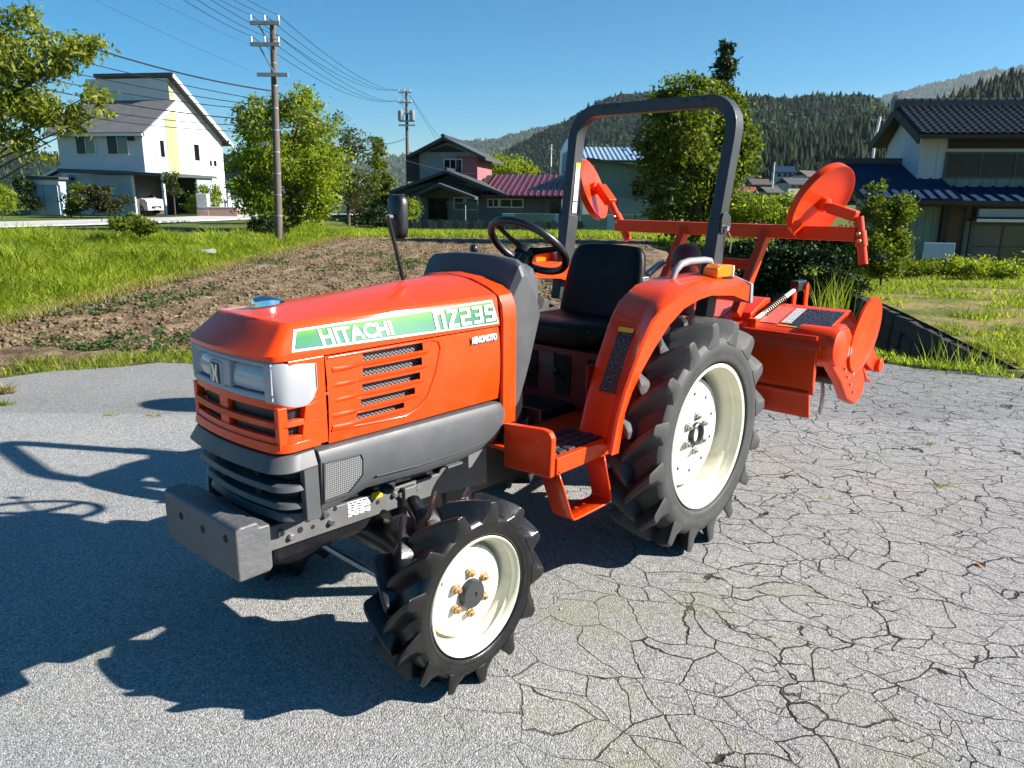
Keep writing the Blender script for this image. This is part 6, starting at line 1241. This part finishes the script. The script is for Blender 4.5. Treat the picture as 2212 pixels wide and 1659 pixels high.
bush('edge_shrub', 'dark shrub at the left edge beside the tool shed', (40, 450), 46, [cl(48, 405, 18, 22, 46), cl(42, 435, 22, 18, 46), cl(70, 440, 16, 14, 46)], 'leaf_dark', .16, 2400)
bush('edge_shrub', 'pale green bush on the slope left of the tool shed', (5, 460), 40, [cl(5, 425, 26, 22, 40), cl(-20, 440, 40, 24, 40)], 'leaf_bright', .16, 2600)
bush('bank_bush', 'dark green leafy weed clump on the grass bank', (290, 515), 16.5, [cl(280, 484, 38, 13, 16.5), cl(310, 492, 28, 10, 16.5)], 'leaf_mid', .10, 1800, cat='plant', tr=.0)
bush('pole_bush', 'low dark bush at the foot of the near utility pole', (560, 500), 25, [cl(566, 488, 30, 18, 25), cl(600, 495, 20, 14, 25)], 'leaf_dark', .10, 1800, tr=.0)
for px, py, w_, h_, lb in ((1985, 575, 60, 14, 'leafy ground plants below the pale blue board'), (2070, 578, 50, 16, 'leafy ground plants below the brown door panel'), (2150, 580, 60, 18, 'leafy ground plants below the sliding glass doors'), (1900, 592, 60, 18, 'leafy ground plants at the foot of the upright shrub')):
    bush('bedding_plants', lb, (px, py+12), 22, [cl(px, py, w_, h_, 22), cl(px+20, py+6, w_*.7, h_*.7, 22)], 'leaf_bright' if px > 2000 else 'leaf_mid', .085, 2600, group=None, cat='plants', tr=.0)

def blades(A, B, hgt, wid, lean, zf, m, name, kind='stuff', nseg=2):
    """curved grass blades rooted at survey points A,B"""
    n = len(A); P = np.stack([CAM[0]+A*RT[0]+B*FW[0], CAM[1]+A*RT[1]+B*FW[1], zf(A, B)-.01], 1)
    th = rng.rand(n)*2*PI; d = np.stack([np.cos(th), np.sin(th), np.zeros(n)], 1); s_ = np.stack([-np.sin(th), np.cos(th), np.zeros(n)], 1)*(wid*.5)[:, None]
    h = hgt[:, None]; l = (lean*hgt)[:, None]; up = np.array([0, 0, 1.0])
    m1 = P+up*h*.55+d*l*.35; tip = P+up*h*.93+d*l
    V = np.stack([P-s_, P+s_, m1+s_*.8, m1-s_*.8, tip], 1).reshape(-1, 3); i = np.arange(n)*5
    F = np.concatenate([np.stack([i, i+1, i+2], 1), np.stack([i, i+2, i+3], 1), np.stack([i+3, i+2, i+4], 1)])
    me = npmesh(name, V, F, MAT[m]); o = link(name, me); tag(o, kind=kind); return o
# long grass of the bank
n = 300000; bb_ = 5.5+ (rng.rand(n)**1.35)*28; aa_ = -6.15-(rng.rand(n)**1.1)*(1.5+bb_*.60)
den = fbm(aa_*.55, bb_*.55, 3, 31); keep = (aa_ > -.74*bb_-1.2) & (bb_ < road_b(aa_)-4.6) & ((bb_ < 23.5) | (aa_ > -9.5)); aa_, bb_, den = aa_[keep], bb_[keep], den[keep]
den2 = fbm(aa_*1.7, bb_*1.7, 3, 77); hg_ = (.14+1.0*np.clip(den2-.34, 0, .4)+.40*np.clip(den-.38, 0, .4))*.78*(.45+1.0*rng.rand(len(aa_)))*sstep(-6.0, -7.0, aa_)*(1-.35*sstep(15, 24, bb_))+.04
zb = lambda a, b: H(a, b)+(fbm(a*.4, b*.4, 3, 5)-.45)*.10*sstep(7, 12, b)
o = blades(aa_, bb_, hg_, .010+.0007*bb_, .3+.9*rng.rand(len(aa_)), zb, 'grass_long', 'bank_grass'); tag(o, 'long bright green grass covering the bank beside the field', 'grass', kind='stuff')
n = 9000; bb_ = 6.5+rng.rand(n)*22; aa_ = -6.05-.35*rng.rand(n); o = blades(aa_, bb_, .05+.10*rng.rand(n), np.full(n, .008), .6+.6*rng.rand(n), zb, 'grass_dry', 'dry_grass'); tag(o, 'straw-coloured dry grass edging the tilled field', 'grass', kind='stuff')
# far edge of the field
n = 26000; aa_ = -7+rng.rand(n)*22; bb_ = 28.6+rng.rand(n)*4.5; o = blades(aa_, bb_, .10+.16*rng.rand(n), np.full(n, .03), .3+.5*rng.rand(n), zb, 'grass_long', 'headland_grass'); tag(o, 'green grass strip along the far end of the field', 'grass', kind='stuff')
n = 36000; aa_ = -4+rng.rand(n)*22; bb_ = 17+rng.rand(n)*17; k_ = ((aa_ > 4.0) | (bb_ > 29)) & ((aa_ < wall_a(bb_)-.3) | (bb_ > 24)); aa_, bb_ = aa_[k_], bb_[k_]; n = len(aa_); o = blades(aa_, bb_, .07+.14*rng.rand(n), np.full(n, .03), .3+.6*rng.rand(n), lambda a, b: zterr(a, b), 'grass_lawn', 'yard_grass'); tag(o, 'rough grass round the yard tree beyond the field', 'grass', kind='stuff')
# weeds between asphalt and field
n = 16000; aa_ = -9+rng.rand(n)*12.5; bb_ = edge_b(aa_)+.02+.75*rng.rand(n)**1.2; k_ = fbm(aa_*1.5, bb_*1.5, 3, 41) > .43; aa_, bb_ = aa_[k_], bb_[k_]; n = len(aa_)
o = blades(aa_, bb_, .03+.10*rng.rand(n)**2, np.full(n, .009), .5+.8*rng.rand(n), lambda a, b: np.maximum(zfield(a, b), -.02), 'grass_lawn', 'edge_weeds'); tag(o, 'patchy short weeds between the asphalt and the field', 'weeds', kind='stuff')
# right verge: rank grass along the ditch, then the lawn
n = 26000; aa_ = 1.6+rng.rand(n)*5.2; bb_ = edge_b(aa_)-.02+rng.rand(n)**1.6*9; k_ = (aa_ < wall_a(bb_)-.2) & (aa_ > 1.5+.10*bb_) & ((bb_-edge_b(aa_) < .62) | (aa_ < 2.75+.09*(bb_-7))); aa_, bb_ = aa_[k_], bb_[k_]; n = len(aa_)
o = blades(aa_, bb_, (.04+.14*rng.rand(n)**2.5)*(1-.55*sstep(3.2, 3.8, aa_)), np.full(n, .010), .4+.7*rng.rand(n), lambda a, b: np.maximum(zverge(a, b), -.5), 'grass_long', 'verge_grass'); tag(o, 'rank green grass on the near side of the ditch', 'grass', kind='stuff')
n = 200000; bb_ = 6.3+rng.rand(n)**1.3*24; aa_ = wall_a(bb_)+.06+rng.rand(n)**1.1*(1.2+bb_*.52); dn = fbm(aa_*.9, bb_*.9, 3, 51); k_ = (dn > .35+.16*rng.rand(n)) & (aa_ < .70*bb_+1.5); aa_, bb_ = aa_[k_], bb_[k_]; n = len(aa_)
o = blades(aa_, bb_, .03+.075*rng.rand(n)+.10*(rng.rand(n) > .97), .007+.0006*bb_, .5+.8*rng.rand(n), lambda a, b: lawn_z(np.maximum(a, wall_a(b)), b)+.02, 'grass_lawn', 'lawn_grass'); tag(o, 'short patchy lawn with worn yellow spots above the ditch wall', 'grass', kind='stuff')
# reeds
def reeds(nm, lb, a, b, n, h):
    A = a+rng.normal(size=n)*.16; B = b+rng.normal(size=n)*.20; o = blades(A, B, h*(.6+.5*rng.rand(n)), np.full(n, .010), .15+.35*rng.rand(n), lambda a, b: np.full(len(a), -.25), 'grass_lawn', nm); tag(o, lb, 'plant', kind=None); del o['kind']; return o
reeds('reed_clump', 'tall pale reed clump at the near end of the ditch', 4.15, 6.75, 90, .62); reeds('reed_clump', 'upright dry reed clump by the ditch shrub', 4.55, 10.8, 90, .85)
# weeds in the asphalt seams
def tuft(nm, lb, px, py, n, h, m, sp=.05):
    d = _f + _r*(px-1106)/FPX - _u*(py-829.5)/FPX; t = -CAM[2]/d[2]; p = CAM+t*d; a = float((p[:2]-CAM[:2]) @ RT); b = float((p[:2]-CAM[:2]) @ FW)
    sp = min(sp, .03); A = a+rng.normal(size=n)*sp; B = b+rng.normal(size=n)*sp*.7; o = blades(A, B, h*(.4+.8*rng.rand(n)), np.full(n, .006), .5+.9*rng.rand(n), lambda a, b: np.zeros(len(a)), m, nm); tag(o, lb, 'weed'); del o['kind']; return o
for i, (px, py, n, h, m, sp, lb) in enumerate(((15, 850, 120, .10, 'grass_dry', .06, 'dry orange weed tuft at the left end of the asphalt seam'), (8, 875, 80, .06, 'grass_lawn', .05, 'low green weed tuft under the dry orange tuft'), (85, 780, 90, .06, 'grass_dry', .05, 'dry weed tuft on the field edge of the asphalt'), (240, 897, 60, .025, 'grass_lawn', .05, 'thin line of weeds along the asphalt seam'), (335, 898, 50, .03, 'grass_dry', .06, 'dry weed in the asphalt seam by the disc shadow'), (2010, 960, 40, .03, 'grass_dry', .02, 'tiny dry weed on the cracked asphalt behind the rear wheel'), (2035, 1050, 40, .03, 'grass_lawn', .03, 'tiny green weed in the cracks behind the rear wheel'), (1785, 1075, 60, .02, 'grass_lawn', .025, 'green weeds in a crack beside the rear wheel'))): tuft('seam_weed', lb, px, py, n, h, m, sp)
# seedlings on the field
n = 2600; aa_ = -6+rng.rand(n*3)*8.3; bb_ = 7.4+rng.rand(n*3)**1.4*20; dn = fbm(aa_*.8, bb_*.5, 3, 61)+.25*sstep(9.5, 7.6, bb_); k_ = dn > .56; aa_, bb_ = aa_[k_][:n], bb_[k_][:n]; n = len(aa_)
C = np.stack([CAM[0]+aa_*RT[0]+bb_*FW[0], CAM[1]+aa_*RT[1]+bb_*FW[1], zfield(aa_, bb_)+.03], 1); P = np.repeat(C, 7, 0)+rng.normal(size=(n*7, 3))*np.array([.035, .035, .015])
V, F = leaf_quads(P, .05, 1.6, .6); o = link('field_seedlings', npmesh('field_seedlings', V, F, MAT['seedling'])); tag(o, 'small dark green seedlings scattered over the tilled soil', 'seedlings', kind='stuff')
n = 15000; aa_ = -6+rng.rand(n)*8.3; bb_ = 7.4+rng.rand(n)**1.5*20; C = np.stack([CAM[0]+aa_*RT[0]+bb_*FW[0], CAM[1]+aa_*RT[1]+bb_*FW[1], zfield(aa_, bb_)+.012], 1)
V, F = leaf_quads(C, .085, 2.5, .14); o = link('straw', npmesh('straw', V, F, MAT['grass_dry'])); tag(o, 'chopped straw strewn over the tilled soil', 'straw', kind='stuff')
# clods
n = 14000; aa_ = -6+rng.rand(n)*8.3; bb_ = 7.5+rng.rand(n)**1.6*19; s_ = .012+.035*rng.rand(n)**3
C = np.stack([CAM[0]+aa_*RT[0]+bb_*FW[0], CAM[1]+aa_*RT[1]+bb_*FW[1], zfield(aa_, bb_)+s_*.3], 1)
O8 = np.array([[1, 0, 0], [0, 1, 0], [-1, 0, 0], [0, -1, 0], [0, 0, .8], [0, 0, -.8]]); V = (C[:, None, :]+O8[None]*s_[:, None, None]*(.7+.6*rng.rand(n, 6, 1))).reshape(-1, 3)
T = np.array([[0, 1, 4], [1, 2, 4], [2, 3, 4], [3, 0, 4], [1, 0, 5], [2, 1, 5], [3, 2, 5], [0, 3, 5]]); F = (np.arange(n)[:, None, None]*6+T[None]).reshape(-1, 3)
o = link('soil_clods', npmesh('soil_clods', V, F, MAT['soil'])); tag(o, 'brown clods of tilled soil on the field', 'clods', kind='stuff')
n = 900; aa_ = -5+rng.rand(n)*10; bb_ = 1.2+rng.rand(n)*6; k_ = bb_ < edge_b(aa_)-.05; aa_, bb_ = aa_[k_], bb_[k_]; n = len(aa_); s_ = .0025+.006*rng.rand(n)**3
C = np.stack([CAM[0]+aa_*RT[0]+bb_*FW[0], CAM[1]+aa_*RT[1]+bb_*FW[1], s_*.5], 1); V = (C[:, None, :]+O8[None]*s_[:, None, None]*(.6+.7*rng.rand(n, 6, 1))).reshape(-1, 3); F = (np.arange(n)[:, None, None]*6+T[None]).reshape(-1, 3)
o = link('loose_grit', npmesh('loose_grit', V, F, MAT['concrete'])); tag(o, 'loose grit scattered over the old asphalt', 'grit', kind='stuff')
# fallen leaves on the asphalt
for px, py, lb in ((2118, 1222, 'dry brown leaf lying alone on the cracked asphalt'), (975, 1600, None)):
    if lb:
        d = _f + _r*(px-1106)/FPX - _u*(py-829.5)/FPX; t = -CAM[2]/d[2]; p = CAM+t*d
        MBl = MB(); MBl.add([(-.025, 0, .004), (0, -.016, .010), (.03, .004, .005), (.004, .018, .014)], [(0, 1, 2, 3)]); o = MBl.build('fallen_leaf', MAT['dead_leaf']); o.location = p; o.rotation_euler = (0, 0, .7); tag(o, lb, 'leaf')
# culvert block on the bank
a_, z_ = at(440, 552, 17.2); cv = house('culvert_block', a_, 17.2, G(a_, 17.2), 20, 'broken concrete culvert block in the grass bank', 'block'); part('slab', MAT['concrete'], cv, lambda m: m.box(-.25, .25, 0, .5, .12, .2), bevel=.01); part('mouth', MAT['black_void'], cv, lambda m: m.box(-.22, .16, .02, .4, -.05, .12))
# ------------------------------------------------------------ poles and wires
simple('pole_concrete', (.115, .092, .076), rough=.8, var=.12, scale=3, bump=.2, bscale=30); simple('pole_steel', (.26, .29, .32), rough=.5, metal=.4); simple('porcelain', (.72, .70, .68), rough=.3); simple('wire', (.025, .03, .045), rough=.6); simple('transformer_grey', (.20, .22, .24), rough=.5)
def ab_of(a, b, z): return AB(a, b, z)
def upole(name, label, px0, py0, px1, py1, b, r0, r1, arms, group='utility poles along the road'):
    a, z0 = at(px0, py0, b); a1, z1 = at(px1, py1, b); z0 = min(z0, G(a, b))-.1
    e = empty(name, AB(a, b, z0), ZROT); tag(e, label, 'utility pole', group); lean = (a1-a)/(z1-z0)
    MB().tube([(lean*(z1-z0)*t, 0, (z1-z0)*t) for t in (0, .33, .66, 1)], [r0, r0+(r1-r0)*.33, r0+(r1-r0)*.66, r1], 16).build('shaft', MAT['pole_concrete'], e, smooth=60)
    pts = {}
    for nm, py, pxa, pxb, ins, brace in arms:
        z = at(px0, py, b)[1]-z0; xa, xb = at(pxa, py, b)[0]-a, at(pxb, py, b)[0]-a
        cx = lean*z; ar = MB().box(xa, xb, -r1-.10, -r1, z-.05, z+.05).build('cross_arm', MAT['pole_steel'], e)
        if brace: MB().bar((cx+(xa-cx)*.6, -r1-.05, z-.05), (cx, -r1-.03, z-.75), .04, .04).build('arm_brace', MAT['pole_steel'], ar)
        lst = []
        for u in ins:
            x = xa+(xb-xa)*u; MB().lathe([(.014, .05), (.034, .07), (.026, .10), (.036, .12), (.028, .15), (.034, .17), (.02, .21), (0, .21)], 10, Matrix.Translation((x, -r1-.05, z))).build('insulator', MAT['porcelain'], ar, smooth=50); lst.append((a+x, b-r1-.05, z0+z+.22))
        pts[nm] = lst
    return e, pts, (a, b, z0, z1, lean)
p1, q1, g1 = upole('utility_pole', 'near concrete utility pole with two crossarms standing in the grass bank', 603, 532, 589, 45, 23.6, .125, .085, [('top', 52, 544, 607, (.03, .5, .97), True), ('mid', 98, 545, 607, (.03, .5, .97), True), ('low', 163, 559, 625, (), False)])
for k in range(9):
    z = 1.0+k*.62; MB().lathe([(.127-.0055*k, 0), (.131-.0055*k, .0), (.131-.0055*k, .03), (.127-.0055*k, .03)], 16, Matrix.Translation(((g1[4])*z, 0, z))).build('pole_band', MAT['pole_steel'], p1)
MB().tube([(.13, -.02, .1), (.10, -.03, 2.6)], .022, 8).build('cable_guard', MAT['dark_plastic'], p1, smooth=60); MB().box(-.30, -.10, -.14, -.04, 3.05, 3.15).build('cable_clamp', MAT['pole_steel'], p1)
p2, q2, g2 = upole('utility_pole', 'far concrete utility pole carrying a pair of transformers', 882, 462, 878, 196, 58, .16, .10, [('top', 200, 861, 889, (.05, .5, .95), True), ('mid', 222, 860, 890, (.05, .5, .95), True), ('t1', 246, 862, 896, (), False), ('t2', 262, 862, 896, (), False), ('low', 271, 862, 898, (), False)])
for x in (-.42, .42): MB().lathe([(0, 0), (.19, 0), (.20, .06), (.20, .62), (.12, .70), (0, .70)], 14, Matrix.Translation((g2[4]*7+x, -.22, at(878, 262, 58)[1]-g2[2]+.05))).build('transformer', MAT['transformer_grey'], p2, smooth=40)
def wire_ab(label, p, q, sag, r=.012, n=18, name='power_line', group='power lines'):
    P = [AB(*p)+(AB(*q)-AB(*p))*t + Vector((0, 0, -4*sag*t*(1-t))) for t in np.linspace(0, 1, n)]
    o = MB().tube(P, r, 5).build(name, MAT['wire'], smooth=60); tag(o, label, 'cable', group); return o
# six conductors: on to the far pole and back past the camera's left
lp = lambda px, py, b: (*[at(px, py, b)[0], b, at(px, py, b)[1]],)
for lvl, py_l in (('top', ((200, -2), (330, -25), (470, -90))), ('mid', ((120, -40), (170, -70), (230, -100)))):
    for k in range(3):
        p, q = q1[lvl][k], q2[lvl][k]; wire_ab(f'power line strung between the poles from the {("long end", "middle", "short end")[k]} of the {dict(top="upper", mid="second")[lvl]} crossarm', p, q, .75, .011)
        dx, dy = p[0]-q[0], p[1]-q[1]; Lx = math.hypot(dx, dy); r_ = (p[0]+dx/Lx*34*.62-8, p[1]+dy/Lx*34*.45, p[2]+.6)
        px_, py_ = (544+31.5*k, 44 if lvl == 'top' else 90); wire_ab(f'power line leaving the near pole towards the cherry tree, {("long end", "middle", "short end")[k]} of {dict(top="upper", mid="second")[lvl]} crossarm', p, lp(px_-410, py_-270, 9.5), .12, .008)
# lower cables
low = AB; lp = lambda px, py, b: (*[at(px, py, b)[0], b, at(px, py, b)[1]],)
wire_ab('thick telephone cable sagging from the left to the near pole', lp(-60, 10, 19), lp(598, 198, 23.6), .25, .022, group=None); wire_ab('thick telephone cable running on from the near pole to the far pole', lp(598, 198, 23.6), lp(880, 296, 58), .9, .022, group=None)
for i, (y0, y1) in enumerate(((70, 222), (105, 232), (135, 240), (155, 262), (205, 285), (180, 272))):
    wire_ab('service cable before the white house, '+('topmost', 'second from the top', 'third from the top', 'thickest, fourth from the top', 'lowest', 'second from the bottom')[i]+' of six', lp(-60, y0, 21), lp(600, y1, 23.6), .12+.03*i, .012 if i != 3 else .017, group='service cables before the white house')
wire_ab('service cable dropping from the near pole towards the farmhouse', lp(598, 225, 23.6), lp(1035, 375, 46), .5, .010, group=None); wire_ab('service wire from the far pole to the farmhouse roof', lp(880, 335, 58), lp(985, 370, 46), .35, .012, group=None)
for px, py in ((935, 290), (955, 290)): wire_ab('thin line running down from the far pole, '+('steeper' if px == 935 else 'flatter')+' of the pair', lp(884, 205, 58), lp(px+70, py+100, 95), .3, .014, group='thin lines right of the far pole')
for i_, (xa, xb, ya, yb) in enumerate(((205, 540, 0, 152), (340, 545, 0, 98))): wire_ab(('faint high wire crossing the sky above the white house', 'faint high wire ending near the lower crossarm')[i_], lp(xa-80, ya-38, 30), lp(xb, yb, 60), .1, .008, group=None)
# slim steel poles behind the tiled house and in the village
def slim(name, lb, px, py0, py1, b, r, cat='pole', arms=()):
    a, z0 = at(px, py0, b); _, z1 = at(px, py1, b); e = empty(name, AB(a, b, z0), ZROT); tag(e, lb, cat); MB().tube([(0, 0, 0), (0, 0, (z1-z0)*.5), (.06*(z1-z0), 0, z1-z0)] if 'tilt' in lb else [(0, 0, 0), (0, 0, z1-z0)], r, 8).build('shaft', MAT['porcelain'], e, smooth=60)
    for f, w_ in arms: MB().box(-w_, w_, -.04, .04, (z1-z0)*f-.04, (z1-z0)*f+.04).build('cross_piece', MAT['pole_steel'], e)
    return e
slim('steel_pole', 'tall tilted pale pole behind the blue metal roof', 1885, 345, 252, 60, .10, arms=((.93, .5), (.4, .15))); slim('steel_pole', 'shorter pale pole beside the tilted one', 1918, 345, 296, 62, .09, arms=((.6, .5),)); slim('village_pole', 'pole standing among the village roofs', 1668, 410, 350, 170, .14, arms=((.9, .5), (.75, .5))); slim('aerial_mast', 'thin aerial mast with a small dish behind the maroon roof', 1190, 375, 312, 60, .05, arms=((.8, .3), (.7, .25), (.95, .2)))
# ------------------------------------------------------------ village at the foot of the hill
vill = [(1602, 398, 46, 22, 230, 'roof_slate', 'pale_wall', 'small house with light grey roof beside the roll bar post'), (1598, 425, 60, 20, 190, 'roof_red', 'white_siding', 'village house with dull red roof and white wall'), (1690, 385, 44, 24, 260, 'roof_blue', 'blue_siding', 'blue village house with flat blue roof'), (1640, 410, 50, 22, 220, 'roof_brown', 'dark_boards', 'brown village house below the grey roof'), (1715, 410, 60, 24, 210, 'roof_slate', 'tan_tin', 'long village house half behind the orange disc'), (1660, 425, 46, 20, 180, 'roof_slate', 'grey_siding', 'grey village house above the bright shrub'), (1740, 392, 50, 22, 250, 'roof_brown', 'plaster', 'village house with brown roof behind the orange disc'), (1625, 378, 30, 14, 300, 'roof_slate', 'pale_wall', 'highest small house at the forest edge')]
for i, (px, py, w_, h_, b, rm, wm, lb) in enumerate(vill):
    a, z = at(px, py, b); k = b/FPX; W_, H_ = w_*k*.9, h_*k; e = empty('village_house', AB(a, b, z), ZROT+R_(-20+9*i)); tag(e, lb, 'house', 'village houses below the forest')
    MB().box(-W_/2, W_/2, -W_*.35, W_*.35, -3, H_*.55).build('wall', MAT[wm], e); MB().prism([(-W_*.45, H_*.5), (0, H_*1.0), (W_*.45, H_*.5), (W_*.45, H_*.42), (0, H_*.9), (-W_*.45, H_*.42)], -W_*.58, W_*.58, 'x').build('roof', MAT[rm], e)
    for q in (-.28, .02, .28): MB().box(W_*q-.5, W_*q+.5, -W_*.35-.05, -W_*.35, H_*.12, H_*.38).build('window', MAT['pane_dark'], e)
# ------------------------------------------------------------ wooded hills
soilish('hill_floor', [(.3, (.012, .028, .010)), (.6, (.030, .055, .018)), (.8, (.05, .08, .03))], nscale=.02, fscale=.15, bump=.3)
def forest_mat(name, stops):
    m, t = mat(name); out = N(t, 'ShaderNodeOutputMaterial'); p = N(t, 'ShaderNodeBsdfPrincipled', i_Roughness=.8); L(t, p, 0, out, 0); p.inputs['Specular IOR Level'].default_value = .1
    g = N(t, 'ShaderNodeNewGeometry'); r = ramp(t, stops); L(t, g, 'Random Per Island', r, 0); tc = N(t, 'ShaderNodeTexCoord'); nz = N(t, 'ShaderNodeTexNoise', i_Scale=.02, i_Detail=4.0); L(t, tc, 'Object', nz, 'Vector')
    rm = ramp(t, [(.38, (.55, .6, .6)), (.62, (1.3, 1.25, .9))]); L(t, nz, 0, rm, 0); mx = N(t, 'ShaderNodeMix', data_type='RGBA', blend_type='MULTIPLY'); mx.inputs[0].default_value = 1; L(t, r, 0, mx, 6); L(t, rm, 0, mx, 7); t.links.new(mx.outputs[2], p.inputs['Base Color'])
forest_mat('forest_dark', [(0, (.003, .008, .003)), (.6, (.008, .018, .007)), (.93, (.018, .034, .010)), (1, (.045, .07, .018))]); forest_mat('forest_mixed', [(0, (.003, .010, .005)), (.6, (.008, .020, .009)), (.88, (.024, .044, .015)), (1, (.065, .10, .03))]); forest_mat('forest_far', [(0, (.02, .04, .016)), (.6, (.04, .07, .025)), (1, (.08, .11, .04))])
def hill(name, ridge, b0, b1, ybase, ntree, hmin, hmax, fm, label, conif=.8, seed=0, wid=.2):
    r2 = np.random.RandomState(seed); px = np.array([r[0] for r in ridge], float); py = np.array([r[1] for r in ridge], float)
    xs = np.linspace(px[0], px[-1], 120); ys = np.interp(xs, px, py) + (fbm(xs*.02, xs*0+seed, 3, seed)-.45)*6
    dpx = hmin*FPX/b1
    def surf(u, t):
        x = px[0]+u*(px[-1]-px[0]); y = np.interp(x, xs, ys)+dpx*.8; bb = b0+(b1-b0)*t
        d = _f[None]+_r[None]*((x-1106)/FPX)[:, None]-_u[None]*((y-829.5)/FPX)[:, None]; tt = b1/(d[:, :2] @ FW); zr = CAM[2]+d[:, 2]*tt; a1 = (d[:, :2] @ RT)*tt
        a0 = a1*bb/b1; z0 = -.6; z = z0+(zr-z0)*np.clip(t, 0, 1)**.85 + (fbm(x*.02+7, t*6, 3, seed+3)-.45)*.12*(zr-z0)*np.sin(PI*np.clip(t, 0, 1)); z = np.where(t > 1, zr-(t-1)*(zr-z0)*1.2, z)
        return np.stack([CAM[0]+a0*RT[0]+bb*FW[0], CAM[1]+a0*RT[1]+bb*FW[1], z], 1)
    Ug, Tg = np.meshgrid(np.linspace(0, 1, 90), np.concatenate([np.linspace(0, 1, 22), np.linspace(1.1, 1.8, 7)]), indexing='ij'); S = surf(Ug.ravel(), Tg.ravel()); nb = Tg.shape[1]; i = np.arange(89)[:, None]*nb+np.arange(nb-1)[None]
    me = npmesh(name, S, np.stack([i, i+nb, i+nb+1, i+1], -1).reshape(-1, 4), MAT['hill_floor']); me.shade_smooth(); tag(link(name, me), kind='structure')
    u = r2.rand(ntree); t = 1.04*r2.rand(ntree)**.8; Pt = surf(u, t); hh = hmin+(hmax-hmin)*r2.rand(ntree)**1.3; cf = r2.rand(ntree) < conif
    TV = []; TF = []
    for tier, (zb_, zt_, rr) in enumerate(((.05, .55, 1.0), (.30, .80, .72), (.55, 1.0, .45))):
        base = len(TV)
        for k in range(7): TV.append((math.cos(2*PI*k/7+tier), math.sin(2*PI*k/7+tier), zb_, rr))
        TV.append((0, 0, zt_, 0)); TF += [(base+k, base+(k+1) % 7, base+7) for k in range(7)]
    TV = np.array(TV); w_ = wid*np.where(cf, 1, 2.0); rot = r2.rand(ntree)*6.28; jit = .7+.6*r2.rand(ntree, len(TV))
    cx, sx_ = np.cos(rot)[:, None], np.sin(rot)[:, None]; X = (TV[:, 0]*cx-TV[:, 1]*sx_)*TV[:, 3]*jit; Y = (TV[:, 0]*sx_+TV[:, 1]*cx)*TV[:, 3]*jit
    zz = np.where(cf[:, None], TV[:, 2][None], np.minimum(TV[:, 2][None]*.8, .62)+.05*jit)
    V = np.stack([Pt[:, 0:1]+X*(hh*w_)[:, None], Pt[:, 1:2]+Y*(hh*w_)[:, None], Pt[:, 2:3]-.05*hh[:, None]+zz*hh[:, None]], -1).reshape(-1, 3); F = (np.arange(ntree)[:, None, None]*len(TV)+np.array(TF)[None]).reshape(-1, 3)
    o = link('forest', npmesh('forest', V, F, MAT[fm])); tag(o, label, 'forest', kind='stuff')
hill('near_hill', [(1560, 325), (1700, 300), (1800, 285), (1900, 255), (1990, 240), (2080, 205), (2160, 175), (2230, 158), (2400, 140)], 260, 420, 400, 3800, 7, 13, 'forest_dark', 'dark conifer forest on the slope behind the tiled house', .7, 1, wid=.24)
hill('wooded_hill', [(1380, 250), (1500, 212), (1590, 208), (1650, 207), (1700, 216), (1760, 205), (1800, 208), (1870, 207), (1900, 220), (1960, 255), (2100, 300)], 480, 720, 400, 6500, 7, 12, 'forest_mixed', 'mixed green forest on the long hill behind the village', .35, 2, wid=.3)
hill('blue_hill', [(1000, 372), (1080, 335), (1150, 297), (1230, 256), (1290, 218), (1340, 205), (1400, 202), (1480, 205), (1560, 222), (1640, 260)], 800, 1200, 420, 6500, 8, 14, 'forest_mixed', 'bluish wooded hill seen through the roll bar', .35, 3, wid=.3)
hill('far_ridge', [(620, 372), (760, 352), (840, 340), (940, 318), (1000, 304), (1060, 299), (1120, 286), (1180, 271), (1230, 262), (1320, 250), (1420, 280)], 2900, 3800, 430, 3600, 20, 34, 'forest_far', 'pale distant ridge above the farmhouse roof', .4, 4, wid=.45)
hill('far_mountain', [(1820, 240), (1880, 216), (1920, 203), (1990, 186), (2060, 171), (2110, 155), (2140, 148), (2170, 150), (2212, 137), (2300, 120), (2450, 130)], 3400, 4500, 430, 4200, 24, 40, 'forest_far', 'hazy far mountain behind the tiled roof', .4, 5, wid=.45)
hill('left_hill', [(-250, 300), (-60, 312), (40, 322), (100, 333), (170, 345), (330, 356), (500, 362), (640, 372)], 900, 1300, 430, 2600, 12, 20, 'forest_mixed', 'low wooded hill left of the white house', .5, 6)
# ------------------------------------------------------------ the air
mh, th = mat('haze_air'); oh = N(th, 'ShaderNodeOutputMaterial'); vh = N(th, 'ShaderNodeVolumePrincipled'); vh.inputs['Color'].default_value = (.72, .85, 1.0, 1); vh.inputs['Density'].default_value = .00005; vh.inputs['Anisotropy'].default_value = .2; L(th, vh, 0, oh, 'Volume')
hz = MB(); hz.box(-6600, 6600, -400, 7200, -3, 900); o = hz.build('haze', mh); o.rotation_euler = (0, 0, ZROT); o.location = (CAM[0], CAM[1], 0); tag(o, 'thin bluish air', 'haze', kind='stuff')
